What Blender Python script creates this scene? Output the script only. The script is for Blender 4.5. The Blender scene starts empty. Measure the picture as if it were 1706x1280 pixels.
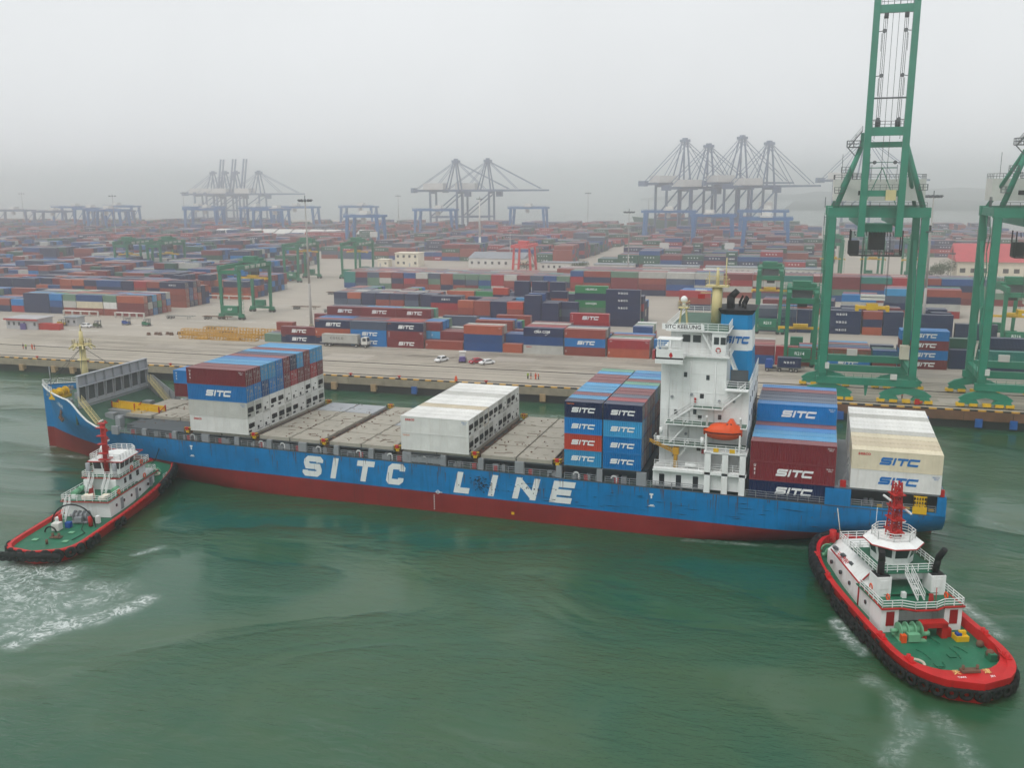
import bpy, bmesh, math, random
from math import sin, cos, pi, radians
from mathutils import Vector, Matrix

# ------------------------------------------------------------------ camera, sky, light
scn = bpy.context.scene
COL = scn.collection
rnd = random.Random(7)

cam_d = bpy.data.cameras.new('camera')
cam = bpy.data.objects.new('camera', cam_d)
COL.objects.link(cam)
cam_d.sensor_width = 36.0
cam_d.lens = 33.12
cam_d.clip_start = 1.0
cam_d.clip_end = 12000.0
YAW, PITCH, ROLL = radians(-18.058), radians(12.162), radians(-0.378)
_f = Vector((sin(YAW) * cos(PITCH), cos(YAW) * cos(PITCH), -sin(PITCH)))
_r = Vector((cos(YAW), -sin(YAW), 0))
_u = _r.cross(_f)
_R = _r * cos(ROLL) + _u * sin(ROLL)
_U = _u * cos(ROLL) - _r * sin(ROLL)
_m = Matrix((_R, _U, -_f)).transposed().to_4x4()
_m.translation = Vector((107.44, -140.11, 54.62))
cam.matrix_world = _m
scn.camera = cam

SUN_EL, SUN_AZ = radians(58), radians(205)
world = bpy.data.worlds.new('World')
scn.world = world
world.use_nodes = True
wn, wl = world.node_tree.nodes, world.node_tree.links
wn.clear()
sky = wn.new('ShaderNodeTexSky')
sky.sky_type = 'NISHITA'
sky.sun_disc = False
sky.sun_elevation = SUN_EL
sky.sun_rotation = SUN_AZ
sky.dust_density = 6.0
sky.air_density = 1.5
hs = wn.new('ShaderNodeHueSaturation')
hs.inputs['Saturation'].default_value = 0.10
wl.new(sky.outputs[0], hs.inputs['Color'])
mixo = wn.new('ShaderNodeMix')
mixo.data_type = 'RGBA'
mixo.inputs[0].default_value = 0.80
wl.new(hs.outputs[0], mixo.inputs[6])
mixo.inputs[7].default_value = (10.2, 10.5, 10.7, 1)      # even cloud layer, same scale as the sky node
# faint unevenness of the cloud deck
wtc = wn.new('ShaderNodeTexCoord'); wno = wn.new('ShaderNodeTexNoise')
wno.inputs['Scale'].default_value = 2.2; wno.inputs['Detail'].default_value = 5; wno.inputs['Roughness'].default_value = 0.55
wl.new(wtc.outputs['Generated'], wno.inputs['Vector'])
wmr = wn.new('ShaderNodeMapRange'); wmr.inputs[1].default_value = 0.3; wmr.inputs[2].default_value = 0.7; wmr.inputs[3].default_value = 0.95; wmr.inputs[4].default_value = 1.05
wl.new(wno.outputs[0], wmr.inputs[0])
wvm = wn.new('ShaderNodeVectorMath'); wvm.operation = 'SCALE'
wl.new(mixo.outputs[2], wvm.inputs[0]); wl.new(wmr.outputs[0], wvm.inputs['Scale'])
bg = wn.new('ShaderNodeBackground')
bg.inputs['Strength'].default_value = 0.098
wl.new(wvm.outputs[0], bg.inputs['Color'])
wo = wn.new('ShaderNodeOutputWorld')
wl.new(bg.outputs[0], wo.inputs['Surface'])

sun_d = bpy.data.lights.new('sun', 'SUN')
sun_d.energy = 1.1
sun_d.angle = radians(25)
sun_d.color = (1.0, 0.97, 0.92)
sun = bpy.data.objects.new('sun', sun_d)
COL.objects.link(sun)
_sd = Vector((sin(SUN_AZ) * cos(SUN_EL), cos(SUN_AZ) * cos(SUN_EL), sin(SUN_EL)))
sun.rotation_euler = _sd.to_track_quat('Z', 'Y').to_euler()

scn.view_settings.view_transform = 'Standard'
scn.view_settings.look = 'None'
scn.view_settings.exposure = 0.0
scn.view_settings.gamma = 1.0
scn.view_settings.use_curve_mapping = False
cy = scn.cycles
cy.use_denoising = True
cy.max_bounces = 6
cy.diffuse_bounces = 2
cy.glossy_bounces = 2
cy.transmission_bounces = 3
cy.volume_bounces = 4
cy.transparent_max_bounces = 8
cy.caustics_reflective = False
cy.caustics_refractive = False

# ------------------------------------------------------------------ materials
MATS = {}
def srgb(r, g, b):
    def c(v):
        v /= 255.0
        return v / 12.92 if v <= 0.04045 else ((v + 0.055) / 1.055) ** 2.4
    return (c(r), c(g), c(b))

def paint(name, rgb, rough=0.5, var=0.12, scale=0.6, rust=0.0, streak=0.0, metal=0.0, spec=0.17, bump=0.0, rnd_var=0.0, rustcol=(0.13, 0.055, 0.03), fade=0.0, plates=0.0):
    if name in MATS:
        return MATS[name]
    m = bpy.data.materials.new(name)
    m.use_nodes = True
    n, l = m.node_tree.nodes, m.node_tree.links
    p = n['Principled BSDF']
    p.inputs['Roughness'].default_value = rough
    p.inputs['Metallic'].default_value = metal
    p.inputs['Specular IOR Level'].default_value = spec
    tc = n.new('ShaderNodeTexCoord')
    nz = n.new('ShaderNodeTexNoise')
    nz.inputs['Scale'].default_value = scale
    nz.inputs['Detail'].default_value = 6
    nz.inputs['Roughness'].default_value = 0.65
    l.new(tc.outputs['Object'], nz.inputs['Vector'])
    mr = n.new('ShaderNodeMapRange')
    mr.inputs[1].default_value = 0.3; mr.inputs[2].default_value = 0.7
    mr.inputs[3].default_value = 1 - var; mr.inputs[4].default_value = 1 + var
    l.new(nz.outputs[0], mr.inputs[0])
    val = mr.outputs[0]
    if rnd_var:
        oi = n.new('ShaderNodeObjectInfo')
        r2 = n.new('ShaderNodeMapRange')
        r2.inputs[3].default_value = 1 - rnd_var; r2.inputs[4].default_value = 1 + rnd_var
        l.new(oi.outputs['Random'], r2.inputs[0])
        mm = n.new('ShaderNodeMath'); mm.operation = 'MULTIPLY'
        l.new(val, mm.inputs[0]); l.new(r2.outputs[0], mm.inputs[1])
        val = mm.outputs[0]
    vm = n.new('ShaderNodeVectorMath'); vm.operation = 'SCALE'
    vm.inputs[0].default_value = rgb
    l.new(val, vm.inputs['Scale'])
    col = vm.outputs[0]
    def overlay(col, mapping_scale, lo, hi, amount, c2, det=8, nscale=1.0):
        mp = n.new('ShaderNodeMapping')
        mp.inputs['Scale'].default_value = mapping_scale
        l.new(tc.outputs['Object'], mp.inputs['Vector'])
        z = n.new('ShaderNodeTexNoise')
        z.inputs['Scale'].default_value = nscale
        z.inputs['Detail'].default_value = det
        z.inputs['Roughness'].default_value = 0.7
        l.new(mp.outputs[0], z.inputs['Vector'])
        r = n.new('ShaderNodeMapRange')
        r.inputs[1].default_value = lo; r.inputs[2].default_value = hi
        r.inputs[3].default_value = 0; r.inputs[4].default_value = amount
        l.new(z.outputs[0], r.inputs[0])
        mx = n.new('ShaderNodeMix'); mx.data_type = 'RGBA'
        l.new(r.outputs[0], mx.inputs[0])
        l.new(col, mx.inputs[6])
        mx.inputs[7].default_value = (*c2, 1)
        return mx.outputs[2]
    if rust:
        col = overlay(col, (0.9, 0.9, 0.9), 0.60, 0.70, rust, rustcol)
    if streak:
        col = overlay(col, (1.6, 1.6, 0.12), 0.52, 0.72, streak, rustcol)
    if plates:    # welded plate seams, a little darker where paint was touched up
        mp = n.new('ShaderNodeMapping'); mp.inputs['Rotation'].default_value = (radians(90), 0, 0)
        l.new(tc.outputs['Object'], mp.inputs['Vector'])
        bk = n.new('ShaderNodeTexBrick'); bk.inputs['Scale'].default_value = 1.0; bk.inputs['Brick Width'].default_value = 8.2; bk.inputs['Row Height'].default_value = 2.1
        bk.inputs['Mortar Size'].default_value = 0.035; bk.inputs['Color1'].default_value = (0, 0, 0, 1); bk.inputs['Color2'].default_value = (.55, .55, .55, 1); bk.inputs['Mortar'].default_value = (1, 1, 1, 1)
        l.new(mp.outputs[0], bk.inputs['Vector'])
        r4 = n.new('ShaderNodeMath'); r4.operation = 'MULTIPLY'; r4.inputs[1].default_value = plates
        l.new(bk.outputs['Color'], r4.inputs[0])
        mx = n.new('ShaderNodeMix'); mx.data_type = 'RGBA'
        l.new(r4.outputs[0], mx.inputs[0]); l.new(col, mx.inputs[6]); mx.inputs[7].default_value = (*[v * .55 for v in rgb], 1)
        col = mx.outputs[2]
    if fade:      # upward-facing faces mixed towards a pale grey
        sx = n.new('ShaderNodeSeparateXYZ'); l.new(tc.outputs['Normal'], sx.inputs[0])
        r3 = n.new('ShaderNodeMapRange'); r3.inputs[1].default_value = 0.75; r3.inputs[2].default_value = 0.95; r3.inputs[3].default_value = 0; r3.inputs[4].default_value = fade
        l.new(sx.outputs[2], r3.inputs[0])
        mx = n.new('ShaderNodeMix'); mx.data_type = 'RGBA'
        l.new(r3.outputs[0], mx.inputs[0]); l.new(col, mx.inputs[6]); mx.inputs[7].default_value = (0.55, 0.54, 0.53, 1)
        col = mx.outputs[2]
    l.new(col, p.inputs['Base Color'])
    if bump:
        b = n.new('ShaderNodeBump')
        b.inputs['Strength'].default_value = bump
        b.inputs['Distance'].default_value = 0.05
        l.new(nz.outputs[0], b.inputs['Height'])
        l.new(b.outputs[0], p.inputs['Normal'])
    MATS[name] = m
    return m

P = paint
def M(name):
    return MATS[name]
P('hull_blue', srgb(0, 118, 178), 0.5, 0.20, 0.22, rust=0.40, streak=0.55, rustcol=(0.0, 0.085, 0.17), spec=0.2, plates=0.22)
P('hull_red', srgb(132, 44, 42), 0.6, 0.18, 0.16, rust=0.35, streak=0.5, rustcol=(0.10, 0.03, 0.027), spec=0.15, plates=0.2)
P('hull_white', srgb(226, 228, 226), 0.5, 0.05, 0.4, rust=0.15, streak=0.18, rustcol=(0.30, 0.32, 0.33))
P('ship_white', srgb(234, 236, 234), 0.5, 0.06, 0.3, streak=0.30, rustcol=(0.42, 0.36, 0.28), plates=0.10)
P('ship_grey', srgb(142, 146, 150), 0.55, 0.10, 0.4, rust=0.15, streak=0.25, rustcol=(0.20, 0.14, 0.10))
P('ship_grey_dark', srgb(78, 84, 88), 0.6, 0.12, 0.5, rust=0.2)
P('hatch', srgb(160, 155, 143), 0.65, 0.12, 0.35, rust=0.75, streak=0.0, bump=0.2, rustcol=(0.25, 0.16, 0.10))
P('hatch_blue', srgb(162, 166, 170), 0.65, 0.10, 0.35, rust=0.3, bump=0.2, rustcol=(0.25, 0.2, 0.15))
P('deck_green', srgb(72, 100, 86), 0.6, 0.2, 0.4, rust=0.4, rustcol=(0.14, 0.11, 0.08))
P('funnel_blue', srgb(0, 132, 190), 0.5, 0.06, 0.4, streak=0.15, rustcol=(0.02, 0.12, 0.25), spec=0.2)
P('tug_green', srgb(36, 104, 78), 0.5, 0.25, 0.35, rust=0.55, streak=0.0, rustcol=(0.20, 0.27, 0.23))
P('tug_red', srgb(190, 28, 32), 0.42, 0.14, 0.4, rust=0.35, streak=0.30, rustcol=(0.22, 0.03, 0.025), spec=0.2)
P('tug_red_dark', srgb(150, 24, 30), 0.5, 0.12, 0.4)
P('rubber', (0.015, 0.015, 0.017), 0.8, 0.3, 1.2, bump=0.4)
P('black', (0.012, 0.012, 0.014), 0.6, 0.2, 1.0)
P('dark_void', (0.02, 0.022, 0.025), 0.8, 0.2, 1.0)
P('glass', (0.02, 0.03, 0.035), 0.08, 0.1, 1.0, spec=0.6)
P('cream', srgb(210, 196, 144), 0.5, 0.08, 0.5, streak=0.15, rustcol=(0.3, 0.2, 0.1))
P('yellow', srgb(222, 178, 34), 0.5, 0.12, 0.6, rust=0.2)
P('yellow_dark', srgb(198, 150, 52), 0.6, 0.15, 0.5, rust=0.35, rustcol=(0.16, 0.10, 0.04))
P('orange', srgb(222, 84, 34), 0.4, 0.08, 0.6)
P('red', srgb(176, 36, 34), 0.45, 0.10, 0.6)
P('rust_brown', srgb(110, 84, 70), 0.8, 0.25, 0.8)
P('sts_green', srgb(42, 132, 106), 0.45, 0.10, 0.25, rust=0.16, streak=0.22, rustcol=(0.10, 0.12, 0.08))
P('rtg_green', srgb(26, 116, 86), 0.5, 0.12, 0.3, streak=0.2, rustcol=(0.06, 0.12, 0.08))
P('winch_green', srgb(110, 168, 132), 0.5, 0.12, 0.8)
P('rmg_blue', srgb(62, 112, 164), 0.55, 0.10, 0.2)
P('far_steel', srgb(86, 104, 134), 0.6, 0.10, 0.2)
P('house_white', srgb(214, 212, 206), 0.6, 0.08, 0.3, streak=0.2, rustcol=(0.35, 0.3, 0.25))
P('house_cream', srgb(226, 218, 198), 0.7, 0.08, 0.3, streak=0.15, rustcol=(0.3, 0.26, 0.2))
P('house_grey', srgb(176, 176, 178), 0.7, 0.10, 0.3, streak=0.15)
P('roof_red', srgb(184, 80, 86), 0.6, 0.10, 0.3, bump=0.3)
P('roof_grey', srgb(140, 146, 152), 0.6, 0.12, 0.3)
P('mast_grey', srgb(168, 164, 160), 0.5, 0.08, 0.5)
P('wire', srgb(90, 94, 96), 0.5, 0.1, 1.0)
P('gantry_red', srgb(206, 66, 66), 0.5, 0.12, 0.3)
P('tyre', (0.02, 0.02, 0.02), 0.85, 0.2, 2.0)
P('car_white', srgb(232, 232, 232), 0.25, 0.03, 0.5)
P('car_red', srgb(168, 32, 52), 0.25, 0.05, 0.5)
P('purple', srgb(96, 82, 140), 0.5, 0.1, 0.8)
P('truck_blue', srgb(26, 74, 150), 0.4, 0.1, 0.8)
P('grey_paint', srgb(150, 150, 146), 0.5, 0.15, 0.8, rust=0.2)
P('wood_pallet', srgb(150, 110, 70), 0.8, 0.2, 1.0)
P('skin', srgb(188, 140, 112), 0.6, 0.05, 2.0)
P('cloth_orange', srgb(206, 82, 40), 0.8, 0.1, 3.0)
P('cloth_dark', srgb(58, 50, 52), 0.8, 0.1, 3.0)
P('cloth_lime', srgb(150, 176, 60), 0.8, 0.1, 3.0)
P('white_print', srgb(232, 233, 232), 0.5, 0.05, 0.8)
P('blue_print', srgb(0, 108, 180), 0.5, 0.05, 0.8)
P('red_print', srgb(190, 40, 44), 0.5, 0.05, 0.8)
P('black_print', (0.02, 0.02, 0.022), 0.5, 0.05, 0.8)
P('gold_print', srgb(226, 196, 120), 0.5, 0.05, 0.8)
P('orange_print', srgb(226, 120, 40), 0.5, 0.05, 0.8)
P('leaf', srgb(66, 84, 56), 0.8, 0.35, 0.9)
P('leaf_yellow', srgb(146, 146, 62), 0.8, 0.3, 0.9)
P('bark', srgb(84, 70, 58), 0.9, 0.2, 1.0)
P('conc_edge', srgb(150, 140, 122), 0.85, 0.2, 0.5, rust=0.4, rustcol=(0.14, 0.11, 0.08))
P('fender_blue', srgb(38, 92, 160), 0.6, 0.15, 0.8, rust=0.3)
P('fender_tan', srgb(170, 142, 108), 0.8, 0.2, 0.8, rust=0.4)
P('rust_wall', srgb(112, 80, 62), 0.85, 0.3, 0.3, streak=0.4)
P('rail', srgb(84, 78, 74), 0.6, 0.2, 0.8)
P('scuff', (0.012, 0.035, 0.055), 0.7, 0.2, 1.0)
P('rust_run', srgb(96, 74, 62), 0.8, 0.3, 1.0)
P('ship_grey_light', srgb(166, 170, 176), 0.55, 0.10, 0.4, rust=0.15, streak=0.3, rustcol=(0.20, 0.15, 0.11))
P('hill', srgb(70, 82, 76), 0.9, 0.25, 0.01)
P('rope', srgb(196, 188, 170), 0.8, 0.1, 2.0)

# containers: real paints, faded by their own age (random per box)
CC = dict(
    maroon=('maroon', srgb(120, 40, 46)), red=('red', srgb(160, 34, 44)), brown=('brick-brown', srgb(142, 64, 52)),
    orange=('orange-brown', srgb(170, 84, 58)), vermilion=('vermilion', srgb(186, 66, 46)),
    blue=('bright blue', srgb(0, 116, 182)), royal=('royal blue', srgb(22, 74, 132)), navy=('navy', srgb(24, 40, 78)), cyan=('light blue', srgb(52, 150, 200)),
    slate=('slate blue', srgb(70, 84, 106)), green=('green', srgb(30, 132, 78)), dkgreen=('dark green', srgb(30, 84, 66)),
    mint=('mint green', srgb(96, 160, 134)), sage=('sage green', srgb(96, 128, 108)), white=('white', srgb(222, 222, 218)), grey=('pale grey', srgb(186, 186, 180)),
    beige=('beige', srgb(196, 184, 160)), cream=('cream', srgb(216, 206, 180)), teal=('teal', srgb(28, 122, 112)))
for k, (lab, c) in CC.items():
    w = k in ('white', 'grey', 'beige', 'cream')
    P('box_' + k, c, 0.5, 0.10, 0.35, rust=0.16 if w else 0.14, streak=0.22 if w else 0.12, rnd_var=0.07 if w else 0.14,
      rustcol=(0.32, 0.24, 0.16) if w else tuple(0.55 * v + 0.02 for v in c), fade=0.0 if w else 0.20)
P('box_frame', srgb(60, 60, 64), 0.6, 0.1, 1.0)

# ------------------------------------------------------------------ mesh helpers
class MB:
    def __init__(s):
        s.v = []; s.f = []; s.mi = []; s.cur = 0; s.sm = []
    def add(s, vs, fs, smooth=False):
        o = len(s.v)
        s.v.extend([tuple(x) for x in vs])
        for f in fs:
            s.f.append(tuple(i + o for i in f)); s.mi.append(s.cur); s.sm.append(smooth)
        return s
    def slot(s, i):
        s.cur = i
        return s
    def box(s, x0, x1, y0, y1, z0, z1):
        vs = [(x0, y0, z0), (x1, y0, z0), (x1, y1, z0), (x0, y1, z0), (x0, y0, z1), (x1, y0, z1), (x1, y1, z1), (x0, y1, z1)]
        return s.add(vs, [(0, 3, 2, 1), (4, 5, 6, 7), (0, 1, 5, 4), (1, 2, 6, 5), (2, 3, 7, 6), (3, 0, 4, 7)])
    def cbox(s, c, d):
        return s.box(c[0] - d[0] / 2, c[0] + d[0] / 2, c[1] - d[1] / 2, c[1] + d[1] / 2, c[2] - d[2] / 2, c[2] + d[2] / 2)
    def beam(s, a, b, w, h=None, w2=None, h2=None, up=(0, 0, 1)):
        a, b = Vector(a), Vector(b)
        h = h or w; w2 = w2 or w; h2 = h2 or h
        d = (b - a).normalized()
        up = Vector(up)
        if abs(d.dot(up)) > 0.98:
            up = Vector((0, 1, 0))
        r = d.cross(up).normalized(); u = r.cross(d)
        vs = []
        for p, ww, hh in ((a, w, h), (b, w2, h2)):
            for sx, sy in ((-1, -1), (1, -1), (1, 1), (-1, 1)):
                vs.append(p + r * (sx * ww / 2) + u * (sy * hh / 2))
        return s.add(vs, [(3, 2, 1, 0), (4, 5, 6, 7), (0, 1, 5, 4), (1, 2, 6, 5), (2, 3, 7, 6), (3, 0, 4, 7)])
    def tube(s, a, b, r, r2=None, n=8, cap=True):
        a, b = Vector(a), Vector(b)
        r2 = r if r2 is None else r2
        d = (b - a).normalized()
        up = Vector((0, 0, 1)) if abs(d.z) < 0.9 else Vector((0, 1, 0))
        e = d.cross(up).normalized(); g = d.cross(e)
        vs = []
        for p, rr in ((a, r), (b, r2)):
            for i in range(n):
                t = 2 * pi * i / n
                vs.append(p + e * (rr * cos(t)) + g * (rr * sin(t)))
        fs = [(i, n + i, n + (i + 1) % n, (i + 1) % n) for i in range(n)]
        s.add(vs, fs, True)
        if cap:
            o = len(s.v) - 2 * n
            s.f.append(tuple(o + i for i in range(n))); s.mi.append(s.cur); s.sm.append(False)
            s.f.append(tuple(o + n + (n - 1 - i) for i in range(n))); s.mi.append(s.cur); s.sm.append(False)
        return s
    def path(s, pts, r, n=6):
        for a, b in zip(pts, pts[1:]):
            s.tube(a, b, r, r, n)
        return s
    def torus(s, c, R, r, axis='y', n=14, k=6, a0=0, a1=2 * pi):
        c = Vector(c); vs = []
        full = abs(a1 - a0 - 2 * pi) < 1e-6
        m = n if full else n + 1
        for i in range(m):
            t = a0 + (a1 - a0) * i / n
            for j in range(k):
                p = 2 * pi * j / k
                x = (R + r * cos(p)) * cos(t); y = (R + r * cos(p)) * sin(t); z = r * sin(p)
                q = {'z': (x, y, z), 'y': (x, z, y), 'x': (z, x, y)}[axis]
                vs.append(c + Vector(q))
        fs = []
        for i in range(m if full else n):
            for j in range(k):
                a = i * k + j; b = i * k + (j + 1) % k
                i2 = (i + 1) % m
                fs.append((a, i2 * k + j, i2 * k + (j + 1) % k, b))
        return s.add(vs, fs, True)
    def prism(s, pts, z0, z1, axis='z'):
        """closed polygon extruded along an axis; pts are the two other coordinates"""
        n = len(pts)
        def mk(p, h):
            return {'z': (p[0], p[1], h), 'y': (p[0], h, p[1]), 'x': (h, p[0], p[1])}[axis]
        vs = [mk(p, z0) for p in pts] + [mk(p, z1) for p in pts]
        fs = [tuple(range(n - 1, -1, -1)), tuple(range(n, 2 * n))]
        fs += [(i, (i + 1) % n, n + (i + 1) % n, n + i) for i in range(n)]
        return s.add(vs, fs)
    def loft(s, rings, closed=True, cap=True, smooth=False):
        n = len(rings[0]); vs = [p for r in rings for p in r]; fs = []
        for i in range(len(rings) - 1):
            for j in range(n if closed else n - 1):
                a = i * n + j; b = i * n + (j + 1) % n
                fs.append((a, b, b + n, a + n))
        s.add(vs, fs, smooth)
        if cap and closed:
            o = len(s.v) - len(vs)
            s.f.append(tuple(o + n - 1 - j for j in range(n))); s.mi.append(s.cur); s.sm.append(False)
            e = o + (len(rings) - 1) * n
            s.f.append(tuple(e + j for j in range(n))); s.mi.append(s.cur); s.sm.append(False)
        return s
    def ball(s, c, r, sz=1.0, n=10, k=6, h0=-1.0):
        rings = []
        for i in range(k + 1):
            t = -pi / 2 + pi * i / k
            z = max(sin(t), h0); rr = max(cos(t), 0.02)
            rings.append([(c[0] + r * rr * cos(2 * pi * j / n), c[1] + r * rr * sin(2 * pi * j / n), c[2] + r * sz * z) for j in range(n)])
        return s.loft(rings, smooth=True)
    def rail(s, pts, h=1.05, bars=3, r=0.045, step=1.6, closed=False):
        """ship railing along a polyline: posts and horizontal bars"""
        if closed:
            pts = list(pts) + [pts[0]]
        for a, b in zip(pts, pts[1:]):
            a, b = Vector(a), Vector(b)
            L = (b - a).length
            n = max(1, round(L / step))
            for i in range(n + 1):
                p = a.lerp(b, i / n)
                s.beam(p, p + Vector((0, 0, h)), r * 1.6)
            for j in range(bars):
                o = Vector((0, 0, h * (j + 1) / bars))
                s.beam(a + o, b + o, r * 1.5)
        return s
    def stair(s, a, b, w, side, n=None, rail=True):
        """inclined ship stair from a to b; side = unit vector across"""
        a, b, side = Vector(a), Vector(b), Vector(side)
        for e in (-1, 1):
            o = side * (e * w / 2)
            s.beam(a + o, b + o, 0.07, 0.22)
            if rail:
                for hh in (0.5, 1.0):
                    s.beam(a + o + Vector((0, 0, hh)), b + o + Vector((0, 0, hh)), 0.06)
                for t in (0, 0.5, 1):
                    p = a.lerp(b, t) + o
                    s.beam(p, p + Vector((0, 0, 1.0)), 0.06)
        n = n or max(3, int(abs(b.z - a.z) / 0.42))
        for i in range(1, n):
            p = a.lerp(b, i / n)
            s.beam(p - side * (w / 2), p + side * (w / 2), 0.15, 0.04)
        return s
    def mesh(s, name):
        me = bpy.data.meshes.new(name)
        me.from_pydata(s.v, [], s.f)
        if any(s.mi):
            me.polygons.foreach_set('material_index', s.mi)
        if any(s.sm):
            me.polygons.foreach_set('use_smooth', s.sm)
        me.update()
        return me
    def build(s, name, mat, parent=None, label=None, loc=None, rz=0.0):
        me = s.mesh(name)
        for m in (mat if isinstance(mat, (list, tuple)) else [mat]):
            me.materials.append(MATS[m] if isinstance(m, str) else m)
        o = bpy.data.objects.new(name, me)
        COL.objects.link(o)
        if parent is not None:
            o.parent = parent
        if loc is not None:
            o.location = loc
        if rz:
            o.rotation_euler = (0, 0, rz)
        if label:
            o['label'] = label
        return o

def tag(o, label=None, cat=None, group=None, kind=None):
    if label: o['label'] = label
    if cat: o['category'] = cat
    if group: o['group'] = group
    if kind: o['kind'] = kind
    return o

def empty(name, loc, rz=0.0, label=None, cat=None, group=None):
    o = bpy.data.objects.new(name, None)
    o.empty_display_size = 0.5
    COL.objects.link(o)
    o.location = loc
    o.rotation_euler = (0, 0, rz)
    return tag(o, label, cat, group)

def copy_tree(o, parent=None, loc=None, rz=None, label=None):
    c = o.copy()
    COL.objects.link(c)
    c.parent = parent
    for ch in o.children:
        copy_tree(ch, c)
    if loc is not None: c.location = loc
    if rz is not None: c.rotation_euler = (0, 0, rz)
    if label: c['label'] = label
    return c

def inst(name, me, mats, parent=None, loc=(0, 0, 0), rz=0.0):
    """an object that shares mesh data but carries its own materials"""
    o = bpy.data.objects.new(name, me)
    COL.objects.link(o)
    mats = mats if isinstance(mats, (list, tuple)) else [mats]
    while len(me.materials) < len(mats):
        me.materials.append(None)
    for i, m in enumerate(mats):
        o.material_slots[i].link = 'OBJECT'
        o.material_slots[i].material = MATS[m] if isinstance(m, str) else m
    o.parent = parent
    o.location = loc
    o.rotation_euler = (0, 0, rz)
    return o

# quay frame: u along the quay, w inland from its edge
QA, QY, QZ = radians(1.75), 80.6, 4.0
def q(u, w, z=QZ):
    return Vector((u * cos(QA) - w * sin(QA), QY + u * sin(QA) + w * cos(QA), z))

# ------------------------------------------------------------------ lettering
def _stroke(pts, wd):
    """thick polyline with mitred joints -> quads in the xz plane"""
    P2 = [Vector(p) for p in pts]
    n = len(P2); L = []; R = []
    for i in range(n):
        d0 = (P2[i] - P2[i - 1]).normalized() if i else None
        d1 = (P2[i + 1] - P2[i]).normalized() if i < n - 1 else None
        d0 = d0 or d1; d1 = d1 or d0
        t = (d0 + d1).normalized()
        nn = Vector((-t.y, t.x))
        k = wd / 2 / max(0.5, nn.dot(Vector((-d0.y, d0.x))))
        L.append(P2[i] + nn * k); R.append(P2[i] - nn * k)
    return L, R
def glyph(ch, w, t, hook):
    a = t / 2; c = 0.22
    if ch == 'S':
        p = [(w - a, 0.70), (w - a, 1 - c), (w - c, 1 - a), (c, 1 - a), (a, 1 - c), (a, 0.5 + c * .75), (c, 0.5), (w - c, 0.5), (w - a, 0.5 - c * .75), (w - a, c), (w - c, a), (c, a), (a, c), (a, 0.30)]
        if not hook: p = [(w, 1 - a)] + p[3:11] + [(0, a)]
        return [p]
    if ch == 'C':
        p = [(w - a, 0.66), (w - a, 1 - c), (w - c, 1 - a), (c, 1 - a), (a, 1 - c), (a, c), (c, a), (w - c, a), (w - a, c), (w - a, 0.34)]
        if not hook: p = [(w, 1 - a)] + p[3:7] + [(w, a)]
        return [p]
    return {'I': [[(a, 0), (a, 1)]], 'T': [[(0, 1 - a), (w, 1 - a)], [(w / 2, 1 - t), (w / 2, 0)]],
            'L': [[(a, 1), (a, a * 0.01), ], [(t, a), (w, a)]], 'N': [[(a, 0), (a, 1)], [(w - a, 0), (w - a, 1)], [(a, 1 - a), (w - a, a)]],
            'E': [[(a, 0), (a, 1)], [(t, 1 - a), (w, 1 - a)], [(t, 0.5), (w * .9, 0.5)], [(t, a), (w, a)]]}[ch]
def letters(mb, spec, H, t, shear, hook, y=0.0, z0=0.0):
    """spec: list of (char, x0, width) in metres"""
    for ch, x0, wdt in spec:
        for gi, ln in enumerate(glyph(ch, wdt / H, t, hook)):
            L, R = _stroke(ln, t)
            vs = []
            for a, b in zip(L, R):
                for p in (a, b):
                    vs.append((x0 + (p.x + shear * p.y) * H, y - .006 * gi, z0 + p.y * H))
            mb.add(vs, [(2 * i, 2 * i + 2, 2 * i + 3, 2 * i + 1) for i in range(len(L) - 1)])
    return mb
_mb = MB()
letters(_mb, [('S', 0, 1.55), ('I', 1.75, 0.36), ('T', 2.22, 1.45), ('C', 3.72, 1.5)], 1.0, 0.30, 0.32, False)
SITC_ME = _mb.mesh('lettering_sitc')
for v in SITC_ME.vertices:
    v.co.x -= 2.75; v.co.z -= 0.5

_TEXT = {}
def text_mesh(s, size=1.0, bold=0.02, shear=0.0, spacing=1.0):
    k = (s, size, bold, shear, spacing)
    if k in _TEXT: return _TEXT[k]
    c = bpy.data.curves.new('txt', 'FONT')
    c.body = s; c.size = size; c.offset = bold * size; c.shear = shear
    c.space_character = spacing
    c.align_x = 'CENTER'; c.align_y = 'CENTER'
    c.resolution_u = 2
    o = bpy.data.objects.new('txt', c)
    COL.objects.link(o)
    dg = bpy.context.evaluated_depsgraph_get()
    me = bpy.data.meshes.new_from_object(o.evaluated_get(dg))
    bpy.data.objects.remove(o)
    for v in me.vertices:
        v.co = (v.co.x, 0.0, v.co.y)
    me.materials.clear()
    me.name = 'lettering'
    _TEXT[k] = me
    return me
def text(s, size, mat, parent, loc, rz=0.0, bold=0.02, shear=0.0, spacing=1.0, name='lettering'):
    return inst(name, text_mesh(s, size, bold, shear, spacing), mat, parent, loc, rz)

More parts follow.
